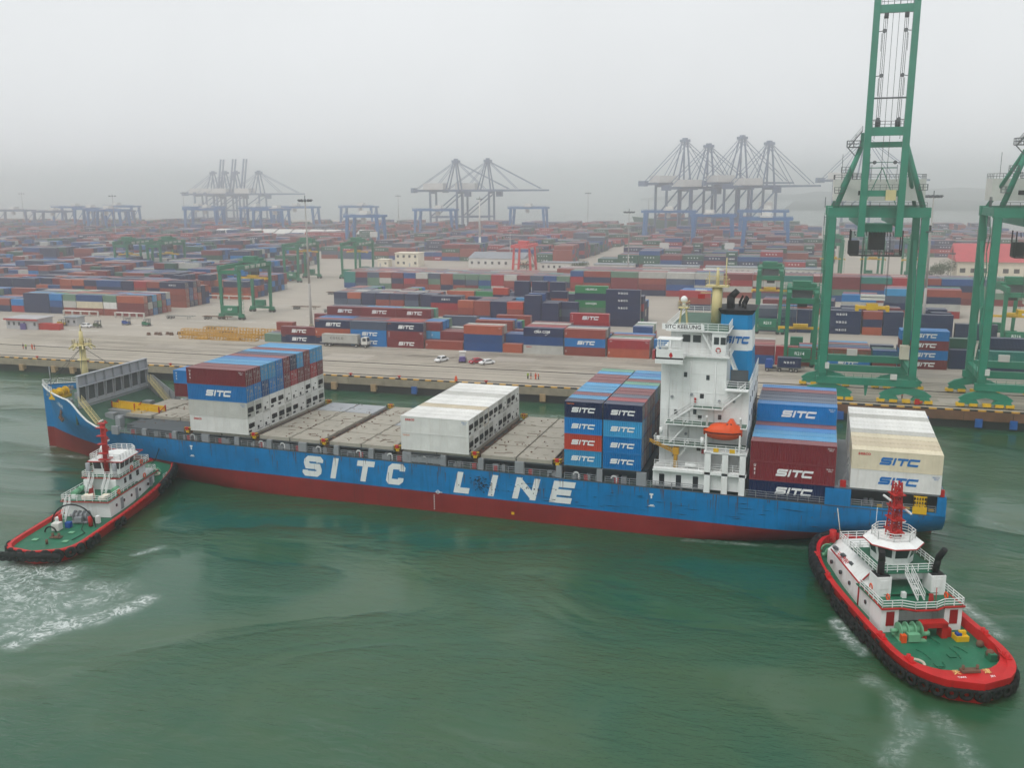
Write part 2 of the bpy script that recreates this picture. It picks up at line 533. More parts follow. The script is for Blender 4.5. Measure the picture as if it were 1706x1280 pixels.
# ------------------------------------------------------------------ water
def seg_dist(px, py, pl):
    best = 1e9
    for (ax, ay), (bx, by) in zip(pl, pl[1:]):
        dx, dy = bx - ax, by - ay
        t = max(0.0, min(1.0, ((px - ax) * dx + (py - ay) * dy) / (dx * dx + dy * dy)))
        best = min(best, math.hypot(px - ax - t * dx, py - ay - t * dy))
    return best
FOAM = [([(-3, -43), (6, -41)], 4.5, 0.8), ([(3, -47), (14, -45)], 5.5, 0.62), ([(11, -53), (16.6, -44.4)], 5.5, 0.58), ([(-10, -50), (2, -46)], 6.5, 0.55), ([(15, -56), (21, -48)], 4.5, 0.5),
        ([(17.7, -58.8), (18.9, -54.4), (21.5, -51), (23.4, -47.7), (24.2, -43.7)], 1.7, 0.78), ([(13, -57), (17, -55), (21, -50)], 2.2, 0.75), ([(2, -58), (12, -57)], 2.0, 0.6),
        ([(-42.6, 8.2), (-33, 8.6)], 1.3, 0.5), ([(112.1, -22.9), (113.2, -26.7), (115.1, -30.8)], 0.9, 0.85), ([(115.5, -37.1), (117.9, -39.7), (119.1, -46.4), (116.5, -52.5)], 1.7, 0.34),
        ([(121.9, -42), (123.5, -47.2), (124.2, -52)], 1.5, 0.36), ([(128.0, -13), (131, -21)], 1.3, 0.5), ([(90, -.9), (108, 1)], 0.7, 0.42), ([(131, 26), (142, 17)], 1.0, 0.26), ([(12, -31), (13.8, -27.5)], 0.8, 0.6),
        ([(20, 66), (60, 70)], 2.0, 0.34), ([(-45.8, 12), (-44.5, 16)], 1.0, 0.5)]
def axis(lo, hi, step, far):
    a = [lo + step * i for i in range(int((hi - lo) / step) + 1)]
    d = step
    left, x = [], lo
    while x > -far:
        d *= 1.6; x -= d; left.append(max(x, -far))
    d = step; right = []; x = a[-1]
    while x < far:
        d *= 1.6; x += d; right.append(min(x, far))
    return left[::-1] + a + right
xs = axis(-60, 160, 1.0, 6000); ys = axis(-75, 85, 1.0, 6000)
vs, fo = [], []
for y in ys:
    for x in xs:
        vs.append((x, y, 0.0))
        f = 0.0
        if -60 <= x <= 150 and -75 <= y <= 85:
            for pl, r, s in FOAM:
                d = seg_dist(x, y, pl)
                if d < 2.2 * r:
                    f = max(f, s * math.exp(-(d / r) ** 2))
        fo.append(f)
nx = len(xs)
fs = [(j * nx + i, j * nx + i + 1, (j + 1) * nx + i + 1, (j + 1) * nx + i) for j in range(len(ys) - 1) for i in range(nx - 1)]
me = bpy.data.meshes.new('water')
me.from_pydata(vs, [], fs)
at = me.attributes.new('foam', 'FLOAT', 'POINT')
at.data.foreach_set('value', fo)
m = bpy.data.materials.new('water'); m.use_nodes = True
n, l = m.node_tree.nodes, m.node_tree.links
p = n['Principled BSDF']
p.inputs['Roughness'].default_value = 0.06
p.inputs['IOR'].default_value = 1.33
p.inputs['Specular IOR Level'].default_value = 0.8
geo = n.new('ShaderNodeNewGeometry')
def nnoise(scale, mscale=(1, 1, 1), rot=0.0, detail=4, rough=0.55, dist=0.0):
    mp = n.new('ShaderNodeMapping')
    mp.inputs['Scale'].default_value = mscale
    mp.inputs['Rotation'].default_value = (0, 0, rot)
    l.new(geo.outputs['Position'], mp.inputs['Vector'])
    z = n.new('ShaderNodeTexNoise')
    z.inputs['Scale'].default_value = scale; z.inputs['Detail'].default_value = detail
    z.inputs['Roughness'].default_value = rough; z.inputs['Distortion'].default_value = dist
    l.new(mp.outputs[0], z.inputs['Vector'])
    return z.outputs[0]
def math2(op, a, b):
    x = n.new('ShaderNodeMath'); x.operation = op
    for i, v in enumerate((a, b)):
        if isinstance(v, (int, float)): x.inputs[i].default_value = v
        else: l.new(v, x.inputs[i])
    return x.outputs[0]
def ramp(v, a, b, c=0.0, d=1.0):
    r = n.new('ShaderNodeMapRange'); r.interpolation_type = 'SMOOTHSTEP'
    r.inputs[1].default_value = a; r.inputs[2].default_value = b; r.inputs[3].default_value = c; r.inputs[4].default_value = d
    l.new(v, r.inputs[0]); return r.outputs[0]
def mixc(f, a, b):
    x = n.new('ShaderNodeMix'); x.data_type = 'RGBA'
    if isinstance(f, (int, float)): x.inputs[0].default_value = f
    else: l.new(f, x.inputs[0])
    for i, v in ((6, a), (7, b)):
        if isinstance(v, tuple): x.inputs[i].default_value = (*v, 1)
        else: l.new(v, x.inputs[i])
    return x.outputs[2]
big = nnoise(0.022, (1, 1.6, 1), 0.5, 4, 0.6, 1.2)
mid = nnoise(0.16, (0.55, 1.5, 1), -0.35, 5, 0.6, 1.5)
fine = nnoise(0.75, (0.6, 1.5, 1), -0.25, 5, 0.62, 0.6)
col = mixc(ramp(big, 0.35, 0.68), (0.015, 0.082, 0.043), (0.034, 0.088, 0.038))
col = mixc(ramp(mid, 0.45, 0.75, 0, 0.35), col, (0.029, 0.100, 0.056))
fa = n.new('ShaderNodeAttribute'); fa.attribute_name = 'foam'
fn1 = nnoise(0.24, (1, 1.25, 1), 0.6, 5, 0.6, 2.6)
ridge = math2('SUBTRACT', 1.0, math2('MULTIPLY', math2('ABSOLUTE', math2('SUBTRACT', fn1, 0.5), 0), 5.5))
fn2 = nnoise(0.9, (1, 1, 1), 0, 6, 0.68, 1.4)
fm = math2('ADD', math2('MULTIPLY', ridge, 0.75), math2('MULTIPLY', fn2, 0.45))
lines = ramp(ridge, 0.30, 0.98)
clump = ramp(fn2, 0.46, 0.70)
F_ = math2('MULTIPLY', fa.outputs['Fac'], ramp(nnoise(0.16, (1, 1.2, 1), 0.8, 5, 0.65, 1.5), 0.34, 0.60, 0.30, 1.05))
fmask = math2('ADD', math2('MULTIPLY', math2('MULTIPLY', lines, ramp(fn2, 0.30, 0.60)), ramp(F_, 0.08, 0.80)), math2('MULTIPLY', math2('MULTIPLY', clump, 0.9), ramp(F_, 0.55, 1.0)))
fmask = math2('MINIMUM', fmask, 1.0)
aer = ramp(fa.outputs['Fac'], 0.02, 0.7, 0, 0.75)
col = mixc(aer, col, (0.13, 0.20, 0.165))
col = mixc(math2('MULTIPLY', fmask, 0.88), col, (0.70, 0.74, 0.73))
l.new(col, p.inputs['Base Color'])
l.new(ramp(fmask, 0, 1, 0.06, 0.6), p.inputs['Roughness'])
h = math2('ADD', math2('MULTIPLY', mid, 1.2), math2('ADD', math2('MULTIPLY', fine, 0.85), math2('MULTIPLY', nnoise(2.6, (0.5, 1.5, 1), 0.12, 4, 0.65), 0.34)))
calm = ramp(nnoise(0.028, (0.7, 1.3, 1), 0.4, 3, 0.5, 1.8), 0.42, 0.64, 0.30, 1.9)
h = math2('ADD', math2('MULTIPLY', h, calm), math2('MULTIPLY', fmask, 0.35))
bp = n.new('ShaderNodeBump'); bp.inputs['Strength'].default_value = 0.28; bp.inputs['Distance'].default_value = 0.5
l.new(h, bp.inputs['Height']); l.new(bp.outputs[0], p.inputs['Normal'])
me.materials.append(m)
o = bpy.data.objects.new('water', me); COL.objects.link(o)
tag(o, 'green harbour water with wake foam behind the tugs', kind='structure')

# ------------------------------------------------------------------ land, quay
def ground_mat(name, base, patch, dark, joint=None, jx=7.0):
    global n, l, geo
    m = bpy.data.materials.new(name); m.use_nodes = True
    n, l = m.node_tree.nodes, m.node_tree.links
    p = n['Principled BSDF']; p.inputs['Roughness'].default_value = 0.85; p.inputs['Specular IOR Level'].default_value = 0.25
    geo = n.new('ShaderNodeNewGeometry')
    a = nnoise(0.05, (0.5, 1.6, 1), -QA, 6, 0.65, 0.4)
    b = nnoise(0.7, (1, 1, 1), 0, 6, 0.7)
    c = nnoise(0.12, (0.10, 2.2, 1), -QA, 5, 0.7, 0.2)
    d = nnoise(0.02, (1, 1, 1), 0.3, 3, 0.5)
    col = mixc(ramp(a, 0.38, 0.66), base, patch)
    col = mixc(ramp(c, 0.48, 0.72, 0, 0.65), col, dark)
    e = nnoise(0.035, (0.35, 3.0, 1), 0.28, 6, 0.72, 0.6)
    col = mixc(ramp(e, 0.55, 0.72, 0, 0.55), col, dark)
    col = mixc(ramp(d, 0.45, 0.7, 0, 0.35), col, patch)
    col = mixc(ramp(b, 0.3, 0.75, 0, 0.28), col, dark)
    oi = n.new('ShaderNodeObjectInfo')
    col = mixc(ramp(oi.outputs['Random'], 0, 1, 0, 0.55), col, patch)
    l.new(col, p.inputs['Base Color'])
    bp = n.new('ShaderNodeBump'); bp.inputs['Strength'].default_value = 0.2; bp.inputs['Distance'].default_value = 0.03
    l.new(b, bp.inputs['Height']); l.new(bp.outputs[0], p.inputs['Normal'])
    MATS[name] = m
    return m
ground_mat('yard_ground', srgb(160, 154, 144), srgb(178, 170, 158), srgb(128, 123, 116))
ground_mat('apron', srgb(160, 152, 140), srgb(176, 168, 154), srgb(126, 119, 110))
P('tyre_mark', srgb(118, 110, 101), 0.85, 0.25, 0.5)
ground_mat('road', srgb(168, 160, 150), srgb(184, 176, 164), srgb(140, 133, 126))

LAND = [(-1500, 0.0), (700, 0.0), (700, 720), (240, 790), (-380, 785), (-420, 960), (-1500, 980)]
lm = MB()
ring_t = [q(u, w, QZ) for u, w in LAND]; ring_b = [q(u, w, -0.8) for u, w in LAND]
lm.loft([ring_b, ring_t], cap=True)
o = lm.build('ground', 'yard_ground'); tag(o, 'pale concrete ground of the container terminal', kind='structure')

# apron slabs, one piece each, in front of the yard
slab = MB().box(0.08, 7.12, 0.08, 6.92, 0.0, 0.012).mesh('slab')
apron = MB().box(-7.3, 7.3, -0.1, 0.1, 0, 0.02)
ap = empty('apron', q(0, 0, QZ), QA); ap['kind'] = 'structure'; ap['label'] = 'concrete apron along the quay edge'
for i in range(-21, 24):
    for j in range(6):
        if i > 16 and j > 4: continue
        o = inst('slab', slab, 'apron', ap, (i * 7.2, 1.3 + j * 7.0, 0.0))
pt = random.Random(31)
for (u, w, L, D, mt) in [(84, 6.5, 9, 5, 'road'), (96, 12.8, 12, 5, 'yard_ground'), (94, 20, 16, 6, 'road'), (138, 20.5, 14, 7, 'yard_ground'), (136, 6.5, 9, 5, 'road'), (-60, 15, 12, 6, 'yard_ground'), (-30, 22, 14, 8, 'road'), (-95, 25, 18, 6, 'yard_ground'), (20, 31, 12, 6, 'road'), (48, 14, 10, 6, 'yard_ground'), (70, 26, 12, 8, 'road'), (-130, 18, 16, 7, 'road')]:
    MB().box(u, u + L, w, w + D, .014, .018).build('repair_patch', mt, ap)
tm = MB()
for k in range(70):
    u = pt.uniform(-150, 155); w = pt.choice((22, 24, 26, 29, 32, 35, 38, 40)) + pt.uniform(-1.2, 1.2); L = pt.uniform(8, 40); wd = pt.uniform(.12, .4); bnd = pt.uniform(-.03, .03)
    N_ = 8
    for dw in (0, 1.9):
        a = [(u + L * i / N_, w + dw + bnd * (L * i / N_) ** 1.3, .0205) for i in range(N_ + 1)]
        b = [(x, y + wd, z) for x, y, z in a]
        tm.loft([a, b], closed=False, cap=False)
o = tm.build('tyre_marks', 'tyre_mark', ap); o['kind'] = 'stuff'
for wl_ in (8.3, 15.4, 29.4, 36.4):
    MB().box(-152, 170, wl_ - .12, wl_ + .12, .013, .017).build('slab_joint', 'rail', ap)
lane = MB()
for (u0, u1, w0, w1) in [(-190, -70, 66, 70), (-160, -60, 38, 38.35), (66, 165, 92, 98)]:
    lane.box(u0, u1, w0, w1, 0.004, 0.010)
lm2 = MB()
for k in range(60):
    u = rnd.uniform(-190, -60); w = rnd.uniform(38, 130); L = rnd.uniform(3, 14)
    lm2.box(u, u + L, w, w + rnd.uniform(0.12, 0.3), 0.004, 0.009)
for a in range(-30, 60, 12):
    lm2.box(a, a + 5, 41.8, 41.95, 0.016, 0.02)
o = lm2.build('painted_lines', 'white_print', None, None, q(0, 0, QZ), QA); tag(o, 'worn white painted lane marks on the yard paving', kind='structure')

# quay wall: concrete cap, dark recessed face below, kerb of yellow and black blocks
qw = empty('quay_wall', q(0, 0, 0), QA); qw['kind'] = 'structure'; qw['label'] = 'concrete quay wall with stained cap beam'
mb = MB()
for k in range(-42, 40):
    u0 = k * 10.0
    if u0 < 100 or u0 > 230:
        mb.box(u0 + 0.03, u0 + 9.97, -0.55, 0.0, 2.05, 3.98)
mb.build('cap_beam', 'conc_edge', qw)
mb = MB()
for k in range(10, 24):
    u0 = k * 10.0
    mb.box(u0 + 0.05, u0 + 9.95, -0.55, 0.0, 1.9, 3.98)
mb.build('cap_beam', 'rust_wall', qw, 'rust-stained stretch of cap beam under the green cranes')
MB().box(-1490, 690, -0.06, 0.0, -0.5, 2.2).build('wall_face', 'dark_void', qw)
kb = MB().prism([(-0.5, 0), (0.05, 0), (0.05, 0.24), (-0.02, 0.30), (-0.43, 0.30), (-0.5, 0.24)], 0.02, 1.66, 'x').mesh('kerb_block')
for k in range(-85, 100):
    inst('kerb_block', kb, 'yellow_dark' if k % 2 else 'black', qw, (k * 1.68, 0, 3.985))
fd = MB()
fd.box(-0.75, 0.75, -1.55, -1.25, 0.6, 2.5); fd.box(-0.55, 0.55, -1.25, -0.06, 0.9, 2.2)
for s in (-0.55, 0.55):
    fd.box(s - 0.06, s + 0.06, -1.62, -1.55, 0.6, 2.5)
fd_me = fd.mesh('fender')
for k, u in enumerate([-152, -140, -128, -116, -104.5, -98, -86, -74, -62, -50, -38, -26, -14, -2.5, 9, 20.5, 32, 43.5, 55, 66, 78, 90, 102, 114, 126, 132, 143, 150, 158]):
    inst('fender', fd_me, 'fender_blue' if (k == 14 or u > 100) else 'fender_tan', qw, (u, 0, 0))
# crane rails
for nm, w in (('waterside', 2.9), ('landside', 18.6)):
    mb = MB(); mb.box(-300, 300, w - 0.35, w + 0.35, 0.014, 0.030); mb.box(-300, 300, w - 0.06, w + 0.06, 0.030, 0.16)
    o = mb.build('crane_rail', 'rail', None, None, q(0, 0, QZ), QA); tag(o, 'steel crane rail set in the apron, %s of the pair' % nm, kind='structure')
mb = MB(); mb.box(-300, 300, 12.2, 12.5, 0.014, 0.028); o = mb.build('cable_trench', 'rail', None, None, q(0, 0, QZ), QA); tag(o, 'dark cable trench along the apron', kind='structure')
# bollards on the edge
bo = MB().tube((0, 0, 0), (0, 0, 0.5), 0.28, 0.22, 10).tube((0, 0, 0.45), (0, 0, 0.72), 0.42, 0.36, 10).tube((-0.5, 0, 0.58), (0.5, 0, 0.58), 0.14, n=8).mesh('bollard')
ordn = ['first', 'second', 'third', 'fourth', 'fifth', 'sixth', 'seventh', 'eighth', 'ninth', 'tenth', 'eleventh', 'twelfth', 'thirteenth', 'fourteenth', 'fifteenth', 'sixteenth', 'seventeenth', 'eighteenth', 'nineteenth', 'twentieth']
for k, u in enumerate([-112, -94, -66, -10, 4, 28, 57, 92]):
    o = inst('bollard', bo, 'red', None, q(u, 0.85, QZ + 0.012), QA)
    tag(o, 'red mooring bollard on the quay edge, %s from the left' % ordn[k], 'bollard', 'bollards along the quay edge')
# orange hydrant-like post at the edge
mb = MB().tube((0, 0, 0), (0, 0, 0.9), 0.45, 0.35, 8).ball((0, 0, 1.0), 0.35).tube((0, 0, 1.1), (0, 0, 1.5), 0.16, n=8)
o = mb.build('mooring_post', 'orange', None, None, q(19.8, 0.9, QZ + 0.012)); tag(o, 'squat orange post standing on the quay edge', 'post')

# far shore across the bay
mb = MB()
def ridge_pts(seed, n=60):
    r = random.Random(seed); ph = [r.uniform(0, 6.3) for _ in range(6)]
    return lambda t: sum(sin(t * (2.2 * i + 1.7) + ph[i]) / (i + 1) for i in range(6))
for nm, y0, x0, x1, hmax, sd in (('near', 1650, 40, 2600, 9, 3), ('far', 2600, -400, 3200, 26, 8)):
    f = ridge_pts(sd); rings = []
    N = 90
    for dy, hh in ((0, 0.0), (60, 0.55), (260, 1.0), (600, 0.8), (900, 0.0)):
        rings.append([(x0 + (x1 - x0) * i / N, y0 + dy, -0.5 + (3 if hh else 0) + hh * max(0.0, hmax * (0.62 + 0.28 * f(i * 0.16)) * min(1, i / 12))) for i in range(N + 1)])
    mb = MB().loft(rings, closed=False, cap=False, smooth=True)
    o = mb.build('hills', 'hill'); tag(o, 'hazy low shore and hills across the bay, the %s ridge' % nm, kind='structure')

# ------------------------------------------------------------------ haze
HAZE_TOP = 104.0
mb = MB().box(-6400, 6400, -6400, 6400, -1.8, HAZE_TOP)
hz = mb.build('haze', 'black'); hz['kind'] = 'stuff'; hz['label'] = 'pale sea mist hanging over the port'
hz.data.materials.clear()
hm = bpy.data.materials.new('haze'); hm.use_nodes = True
nn, ll = hm.node_tree.nodes, hm.node_tree.links
nn.clear()
pv = nn.new('ShaderNodeVolumePrincipled')
pv.inputs['Color'].default_value = (0.99, 0.995, 0.997, 1)
pv.inputs['Density'].default_value = 0.0008
pv.inputs['Anisotropy'].default_value = 0.88
ho = nn.new('ShaderNodeOutputMaterial')
ll.new(pv.outputs[0], ho.inputs['Volume'])
hz.data.materials.append(hm)

# ------------------------------------------------------------------ container ship
SHIP_L = 'blue and red feeder container ship being turned by two tugs off the quay'
ship = empty('container_ship', (40, 13.75, 0), 0, SHIP_L, 'ship')
ship.location = (0, 0, 0)
YC, HB = 13.75, 14.0
def lerp_tab(tab, x):
    if x <= tab[0][0]: return tab[0][1]
    for (a, va), (b, vb) in zip(tab, tab[1:]):
        if x <= b: return va + (vb - va) * (x - a) / (b - a)
    return tab[-1][1]
TOPZ = [(-46.7, 13.4), (-31, 13.2), (-29.5, 12.6), (-27.5, 10.9), (-25.5, 9.8), (-23, 9.1), (-20, 8.75), (-2, 8.5), (40, 8.15), (80, 7.75), (111, 7.55), (127, 7.4)]
BOOT = [(-46, 4.3), (30, 3.5), (127, 2.7)]
def hb(x, z):
    """half breadth of the hull at station x, height z"""
    stem_top = -45.0 - max(0.0, z - 9.5) * 0.44
    tz = min(1.0, max(0.0, (z + 1.0) / 10.0))
    if x < 25:
        run = 66 - 28 * tz ** 0.8
        s = min(1.0, max(0.0, (x - stem_top) / run))
        pw = 1.45 + 0.9 * tz ** 1.2
        b = HB * (1 - (1 - s) ** pw)
    else:
        b = HB
    if x > 78:
        zc = -3.5 + 8.6 * max(0.0, (x - 84) / 42.0) ** 0.85
        if z < zc + 2.6:
            k = max(0.0, (zc + 2.6 - z) / 5.6)
            b *= math.sqrt(max(0.0, 1 - min(1, k) ** 2)) if k < 1 else 0.0
        if x > 122.5:
            b *= 1 - 0.030 * ((x - 122.5) / 4.2) ** 2.5
    return max(b, 0.02)
stations = sorted(set([-46.7 + 0.35 * i for i in range(6)] + [-44.6 + 1.2 * i for i in range(36)] + [0 + 5 * i for i in range(17)] + [85 + 2 * i for i in range(20)] + [124, 125, 126, 126.4, 126.7]))
up_r, lo_r, up_s, lo_s = [], [], [], []
for x in stations:
    zt, zb = lerp_tab(TOPZ, x), lerp_tab(BOOT, x)
    upz = [zb + (zt - zb) * i / 7 for i in range(8)]
    loz = [-2.2, -1.2, -0.4, 0.2, 0.9, 1.6, 2.3, zb]
    for sgn, ur, lr in ((-1, up_r, lo_r), (1, up_s, lo_s)):
        ur.append([(x, YC + sgn * hb(x, z), z) for z in upz])
        lr.append([(x, YC + sgn * hb(x, z), z) for z in loz])
mb = MB()
mb.loft(up_r[::-1], closed=False, cap=False, smooth=True); mb.loft(up_s, closed=False, cap=False, smooth=True)
tr = [p for p in up_r[-1]] + [p for p in up_s[-1][::-1]]
mb.add(tr, [tuple(range(len(tr)))])
hull = mb.build('hull', 'hull_blue', ship)
mb = MB()
mb.loft(lo_r[::-1], closed=False, cap=False, smooth=True); mb.loft(lo_s, closed=False, cap=False, smooth=True)
tr = [p for p in lo_r[-1]] + [p for p in lo_s[-1][::-1]]
mb.add(tr, [tuple(range(len(tr)))])
mb.build('boot_topping', 'hull_red', ship, 'dark red lower hull')
# inner bulwark skin and white sheer line at the bow
mb = MB()
for ring in (up_r, up_s):
    pts = [Vector(r[-1]) for r in ring if r[-1][0] < -20]
    for a, b in zip(pts, pts[1:]):
        mb.beam(a + Vector((0, 0, 0.06)), b + Vector((0, 0, 0.06)), 0.34, 0.16)
mb.build('sheer_rail', 'hull_white', ship, 'white edge of the bow bulwark')
mb = MB()
for sgn in (-1, 1):
    pts = [Vector((x, YC + sgn * hb(x, lerp_tab(TOPZ, x)), lerp_tab(TOPZ, x))) for x in stations if x > -20]
    for a, b in zip(pts, pts[1:]):
        mb.beam(a + Vector((0, -sgn * 0.12, 0.03)), b + Vector((0, -sgn * 0.12, 0.03)), 0.30, 0.12)
mb.build('gunwale_bar', 'ship_grey_dark', ship)
# decks
def deck_strip(x0, x1, dz, n=24, inset=0.15):
    pts = [x0 + (x1 - x0) * i / n for i in range(n + 1)]
    a = [(x, YC - hb(x, lerp_tab(TOPZ, x)) + inset, lerp_tab(TOPZ, x) + dz) for x in pts]
    b = [(x, YC + hb(x, lerp_tab(TOPZ, x)) - inset, lerp_tab(TOPZ, x) + dz) for x in pts]
    return MB().loft([a, b], closed=False, cap=False)
d = MB()
fx = [-46.0 + 0.8 * i for i in range(23)]
d.loft([[(x, YC - hb(x, 12.0) * 0.985, 12.0) for x in fx], [(x, YC + hb(x, 12.0) * 0.985, 12.0) for x in fx]], closed=False, cap=False)
d.box(-29.2, -28.9, 3.5, 24.0, 8.4, 12.0)
d.build('forecastle_deck', 'deck_green', ship)
dm = deck_strip(-29, 112, -0.35, 40)
dm.build('main_deck', 'deck_green', ship)
# flat panels of hull lettering
mb = MB()
letters(mb, [('S', 22.75, 3.7), ('I', 28.35, 0.95), ('T', 33.0, 3.3), ('C', 38.9, 3.2)], 3.75, 0.27, 0.22, True, YC - HB - 0.03, 4.05)
letters(mb, [('L', 51.4, 2.7), ('I', 57.5, 0.95), ('N', 61.7, 4.0), ('E', 68.0, 3.6)], 3.7, 0.27, 0.24, True, YC - HB - 0.03, 3.72)
mb.build('lettering', 'hull_white', hull, 'large white SITC LINE letters on the blue side')
for x, z in ((-0.3, 6.9), (25.6, 6.6), (84.3, 6.0)):
    mb = MB(); y = YC - hb(x, z) - 0.05
    letters(mb, [('T', x, 0.62)], 0.8, 0.3, 0.0, True, y, z); mb.box(x - .1, x + .9, y - .005, y, z - 1.3, z - 1.2); mb.box(x + .1, x + .7, y - .005, y, z - 1.15, z - 1.0)
    mb.build('tug_push_mark', 'hull_white', hull)
mb = MB()
for k in range(9):
    mb.box(47.8, 48.0, YC - HB - 0.03, YC - HB - .01, 0.4 + k * 0.3, 0.52 + k * 0.3)
mb.torus((48.6, YC - HB - .02, 3.5), 0.28, 0.05, 'y', 12, 4); mb.box(48.1, 49.4, YC - HB - 0.03, YC - HB - .01, 3.45, 3.55)
mb.build('load_line_mark', 'hull_white', hull)['kind'] = 'stuff'
MB().box(61.6, 62.1, YC - HB - 0.06, YC - HB - .01, 0.9, 1.35).build('draught_plate', 'yellow', hull)
mb = MB()   # scuffs of bare dark paint where tugs push
rr = random.Random(4)
for k in range(150):
    x = rr.gauss(56.4, 1.0) if k < 120 else rr.gauss(63, 4); z = rr.gauss(5.6, 0.6)
    if 3.8 < z < 7.5:
        a, b = rr.uniform(.04, .22), rr.uniform(.03, .16)
        pts = [(x + a * cos(t * pi / 4) * rr.uniform(.5, 1.1), z + b * sin(t * pi / 4) * rr.uniform(.5, 1.1)) for t in range(8)]
        mb.prism(pts, YC - HB - 0.045, YC - HB - 0.035, 'y')
for k in range(40):
    x = rr.uniform(60, 109); z = rr.uniform(3.5, 6.6); a = rr.uniform(.3, 1.6); b = rr.uniform(.02, .07)
    yy = YC - hb(x, z) - 0.045
    mb.prism([(x - a, z), (x, z - b), (x + a, z + b * .5), (x, z + b)], yy, yy + .01, 'y')
sc = mb.build('paint_scuffs', 'scuff', hull, 'dark tug scuffs on the blue paint'); sc['kind'] = 'stuff'
mb = MB(); rr = random.Random(9)
for k in range(170):       # rust runs below scuppers and frames, grime above the waterline
    x = rr.uniform(-14, 124); top = lerp_tab(TOPZ, x) - rr.choice((.1, .1, .1, 1.0, 2.0)); L_ = rr.uniform(.5, 2.6); w_ = rr.uniform(.02, .07)
    if top - L_ < 1: continue
    y0 = YC - hb(x, top) - .04; y1 = YC - hb(x, top - L_) - .04
    mb.add([(x - w_, y0, top), (x + w_, y0, top), (x + w_ * .2, y1, top - L_), (x - w_ * .2, y1, top - L_)], [(0, 1, 2, 3)])
mb.build('rust_runs', 'rust_run', hull, 'thin rust runs on the hull side')['kind'] = 'stuff'
text('SITC KEELUNG', 0.95, 'white_print', hull, (-35.2, YC - hb(-35.2, 11.6) - 0.25, 11.55), radians(-36.0), 0.01, name='lettering')
# anchor and hawse
mb = MB().tube((-35.9, 7.05, 10.2), (-35.6, 6.3, 9.2), 0.28, 0.22, 8)
mb.beam((-35.7, 6.35, 9.5), (-35.2, 6.35, 8.2), 0.35, 0.3)
mb.beam((-36.6, 6.95, 8.7), (-35.2, 6.2, 8.1), 0.3, 0.4); mb.beam((-34.0, 5.3, 8.9), (-35.2, 6.2, 8.1), 0.3, 0.4)
mb.build('anchor', 'rust_brown', ship)
# breakwater plate with ribs and lightening windows
bw = MB()
X0, YA, YB = -28.6, 4.0, 24.0
bw.box(X0 - 0.1, X0, YA, YB, 8.6, 12.9)
bw.box(X0 - 0.1, X0, YA, YB, 15.9, 18.0)
N = 8
for i in range(N + 1):
    y = YA + (YB - YA) * i / N
    bw.box(X0 - 0.1, X0, max(YA, y - 0.35), min(YB, y + 0.35), 12.9, 15.9)
bwo = bw.build('breakwater', 'ship_grey_light', ship)
mb = MB()
for i in range(N + 1):
    y = YA + (YB - YA) * i / N
    mb.prism([(X0, 12.6), (X0 + .3, 12.8), (X0 + .5, 15.9), (X0 + .45, 18.0), (X0, 18.0)], y - 0.07, y + 0.07, 'y')
mb.box(X0 - 0.15, X0 + 0.55, YA - .1, YB + .1, 18.0, 18.15)
mb.box(X0, X0 + 0.9, YA, YB, 15.9, 16.0)
mb.build('rib', 'ship_grey_light', bwo)
mb = MB()
for i in range(N):
    y = YA + (YB - YA) * (i + .5) / N
    mb.box(X0 - 0.08, X0 - 0.04, y - 0.95, y + 0.95, 12.9, 15.9)
mb.build('window_plate', 'ship_grey_dark', bwo)
mb = MB()
for sg, y0 in ((1, YB), (-1, YA)):
    pts = [(X0, 8.6), (X0 + 9.0, 8.6), (X0 + 7.5, 10.4), (X0 + 1.5, 14.5), (X0, 14.5)]
    if sg > 0: mb.prism(pts, y0 + 0.1, y0 + 0.25, 'y')
for k in range(5):
    mb.beam((X0 + 1 + 1.5 * k, YB, 9), (X0 + 1 + 1.5 * k, YB, 13.8 - k * .8), 0.12, 0.3)
mb.build('wing_plate', 'ship_grey', bwo)
mb = MB()
mb.stair((X0 + 5.2, 3.4, 8.6), (X0 + 1.0, 3.4, 13.4), 0.9, (0, 1, 0))
mb.stair((X0 + 6.5, 22.8, 8.6), (X0 + 1.6, 22.8, 13.8), 0.9, (0, 1, 0))
mb.build('stair', 'cream', ship)
# foremast
mb = MB().tube((-35.4, YC, 12), (-35.4, YC, 22.4), 0.85, 0.6, 12).tube((-35.4, YC, 22.4), (-35.4, YC, 25.2), 0.5, 0.35, 10).tube((-35.4, YC, 25.2), (-35.4, YC, 26.6), 0.18, 0.08, 6)
mb.tube((-35.4, YC, 22.3), (-35.4, YC, 22.5), 1.9, 1.9, 12); mb.tube((-35.4, YC, 19.2), (-35.4, YC, 19.4), 1.2, 1.2, 12)
fm = mb.build('foremast', 'cream', ship)
mb = MB().rail([(-35.4 + 1.8 * cos(t * pi / 5), YC + 1.8 * sin(t * pi / 5), 22.5) for t in range(10)], 0.9, 2, closed=True)
mb.beam((-37.4, YC, 22.6), (-33.0, YC, 22.8), 0.3, 0.15)
for t in range(8):
    a = t * pi / 4
    mb.beam((-35.4 + 1.7 * cos(a), YC + 1.7 * sin(a), 22.3), (-35.4 + 2.5 * cos(a), YC + 2.5 * sin(a), 21.7), 0.25, 0.3)
mb.build('lamp_platform', 'cream', fm)
mb = MB()
for a in ((-45.5, 12.5), (-45.5, 15), (-29, 5), (-29, 22)):
    mb.tube((-35.4, YC, 22.0), (a[0], a[1], 13.0), 0.05, n=4)
mb.build('stay', 'wire', fm)
